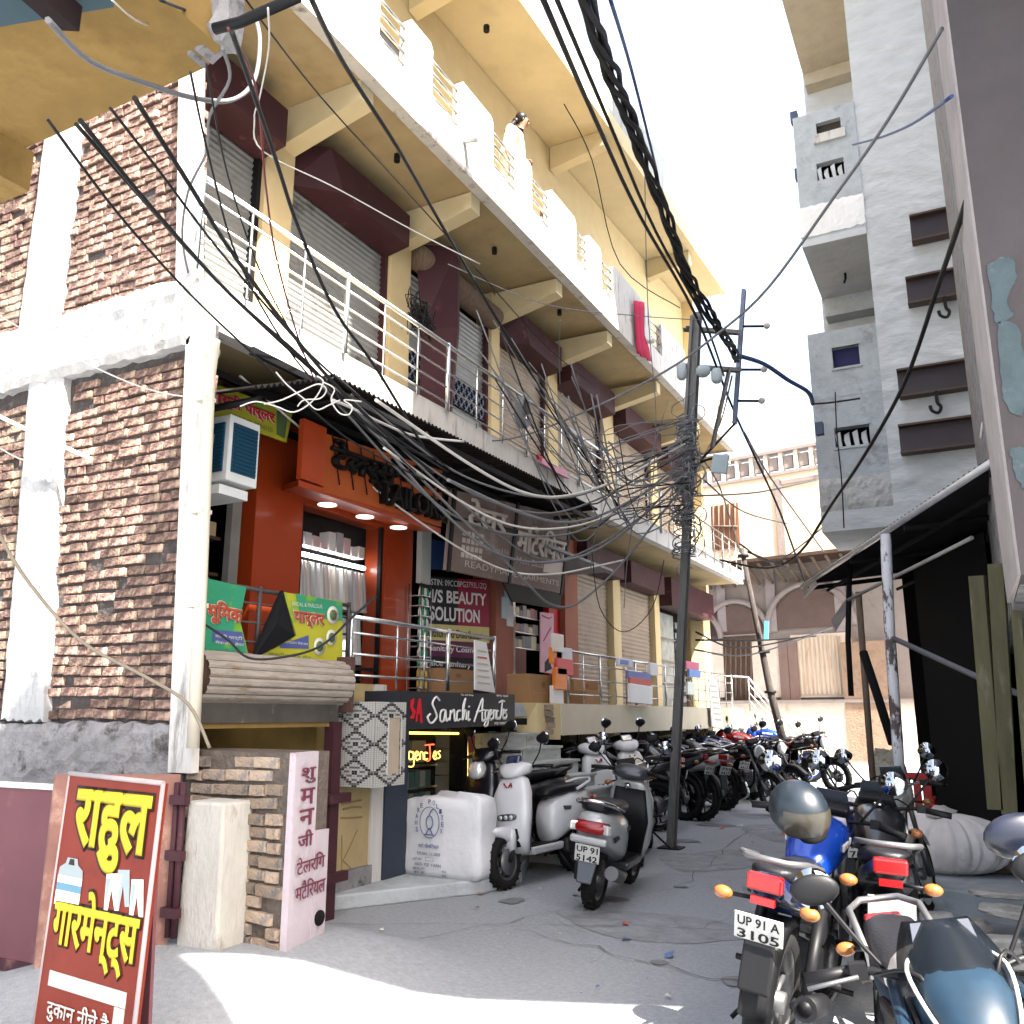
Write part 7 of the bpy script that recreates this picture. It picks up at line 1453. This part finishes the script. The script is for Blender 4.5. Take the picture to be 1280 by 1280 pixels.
# body: pelvis, belly, chest, neck, head, shoulders, elbows, wrists
V = [pel, pel.lerp(ch_, .5), ch_, nk, hd, hd+Vector((.03, .02, .05)), ch_+Vector((0, -.15, .08)), Vector((-5.56, hy-.2, 10.04)), Vector((-5.36, hy-.06, 10.0)), ch_+Vector((0, .16, .06)), Vector((-5.56, hy+.24, 10.04)), Vector((-5.37, hy+.1, 10.0)), pel+Vector((-.02, -.09, -.45)), pel+Vector((-.02, .09, -.45)), pel+Vector((0, -.09, -.85)), pel+Vector((0, .09, -.85))]
Eg = [(0, 1), (1, 2), (2, 3), (3, 4), (4, 5), (2, 6), (6, 7), (7, 8), (2, 9), (9, 10), (10, 11), (0, 12), (12, 14), (0, 13), (13, 15)]
Rd = [.14, .12, .125, .05, .082, .08, .062, .042, .03, .062, .042, .03, .085, .085, .05, .05]
skin_body('body', V, Eg, Rd, skn)
Vt = V[:3]+[V[2].lerp(V[3], .6)]+[V[6], V[7], V[7].lerp(V[8], .6), V[9], V[10], V[10].lerp(V[11], .6)]
skin_body('kurta', Vt, [(0, 1), (1, 2), (2, 3), (2, 4), (4, 5), (5, 6), (2, 7), (7, 8), (8, 9)], [.165, .14, .15, .07, .08, .06, .045, .08, .06, .045], wht)
mb = MB().sphere(hd+Vector((-.035, -.03, .045)), .1, 10, (.95, .98, 1.0)); mb.sphere(hd+Vector((-.1, -.09, -.02)), .055, 8); mb.build('hair', hairm, WM)
MB().tube([hd+Vector((-.09, -.1, -.02)), ch_+Vector((-.1, -.12, .08)), ch_+Vector((-.13, -.13, -.2))], [.035, .03, .015], 8).build('plait', hairm, WM)
fd = Vector((.8, .25, -.45)).normalized(); sd_ = fd.cross(Vector((0, 0, 1))).normalized(); ud = sd_.cross(fd)
fc = hd+fd*.075
MB().sphere(fc+fd*.012-ud*.005, .014, 6, (1.2, .8, 1.3)).build('nose', skn, WM)
for s in (1, -1): MB().sphere(fc+sd_*s*.03+ud*.02, .011, 6).build('eye', hairm, WM); MB().sphere(hd+sd_*s*.082, .022, 6, (.6, .5, 1.2)).build('ear', skn, WM); MB().tube([fc+sd_*s*.015+ud*.038, fc+sd_*s*.045+ud*.036], .004, 4).build('eyebrow', hairm, WM)
MB().tube([fc-ud*.035-sd_*.02, fc-ud*.038+fd*.004, fc-ud*.035+sd_*.02], .006, 5).build('mouth', flat('lip', (.25, .07, .06)), WM)
for base in (V[8], V[11]):
    d = Vector((.5, .8 if base is V[8] else -.8, -.05)).normalized(); s_ = d.cross(Vector((0, 0, 1)))
    mb = MB().sphere(base+d*.04, .038, 8, (1.1, .9, .5)); mb.build('palm', skn, WM)
    for k in range(4): o_ = s_*(-.024+.016*k); L_ = (.055, .065, .062, .048)[k]; MB().tube([base+d*.06+o_, base+d*(.06+L_*.6)+o_+Vector((0, 0, -.004)), base+d*(.06+L_)+o_+Vector((0, 0, -.025))], [.009, .008, .006], 6).build('finger', skn, WM)
    MB().tube([base+d*.025+s_*.03, base+d*.05+s_*.052, base+d*.075+s_*.055+Vector((0, 0, -.01))], [.011, .009, .007], 6).build('thumb', skn, WM)

# litter scattered on the lane
random.seed(31)
LM = [flat('litter_%d' % i, c) for i, c in enumerate(((.5, .5, .48), (.3, .2, .12), (.35, .06, .05), (.1, .16, .3), (.45, .4, .2)))]
for k in range(34):
    q = Vector((random.uniform(-4.6, -1.2), random.uniform(5.0, 17), .02)) if k % 3 else Vector((random.uniform(-4.5, -4.1), random.uniform(7, 16), .02)); s = random.uniform(.015, .045); M = Euler((random.uniform(-.3, .3), random.uniform(-.3, .3), random.random()*6)).to_matrix()
    o = MB().add([q+M@Vector(p) for p in ((-s, -s*.7, 0), (s, -s*.6, .004), (s*1.1, s*.7, 0), (0, s*.8, .012), (-s, s*.6, 0))], [(0, 1, 2, 3), (0, 3, 4)]).build('litter_scrap', random.choice(LM)); tag(o, 'small crumpled scrap of litter lying on the lane', 'litter', 'litter scraps on the lane')
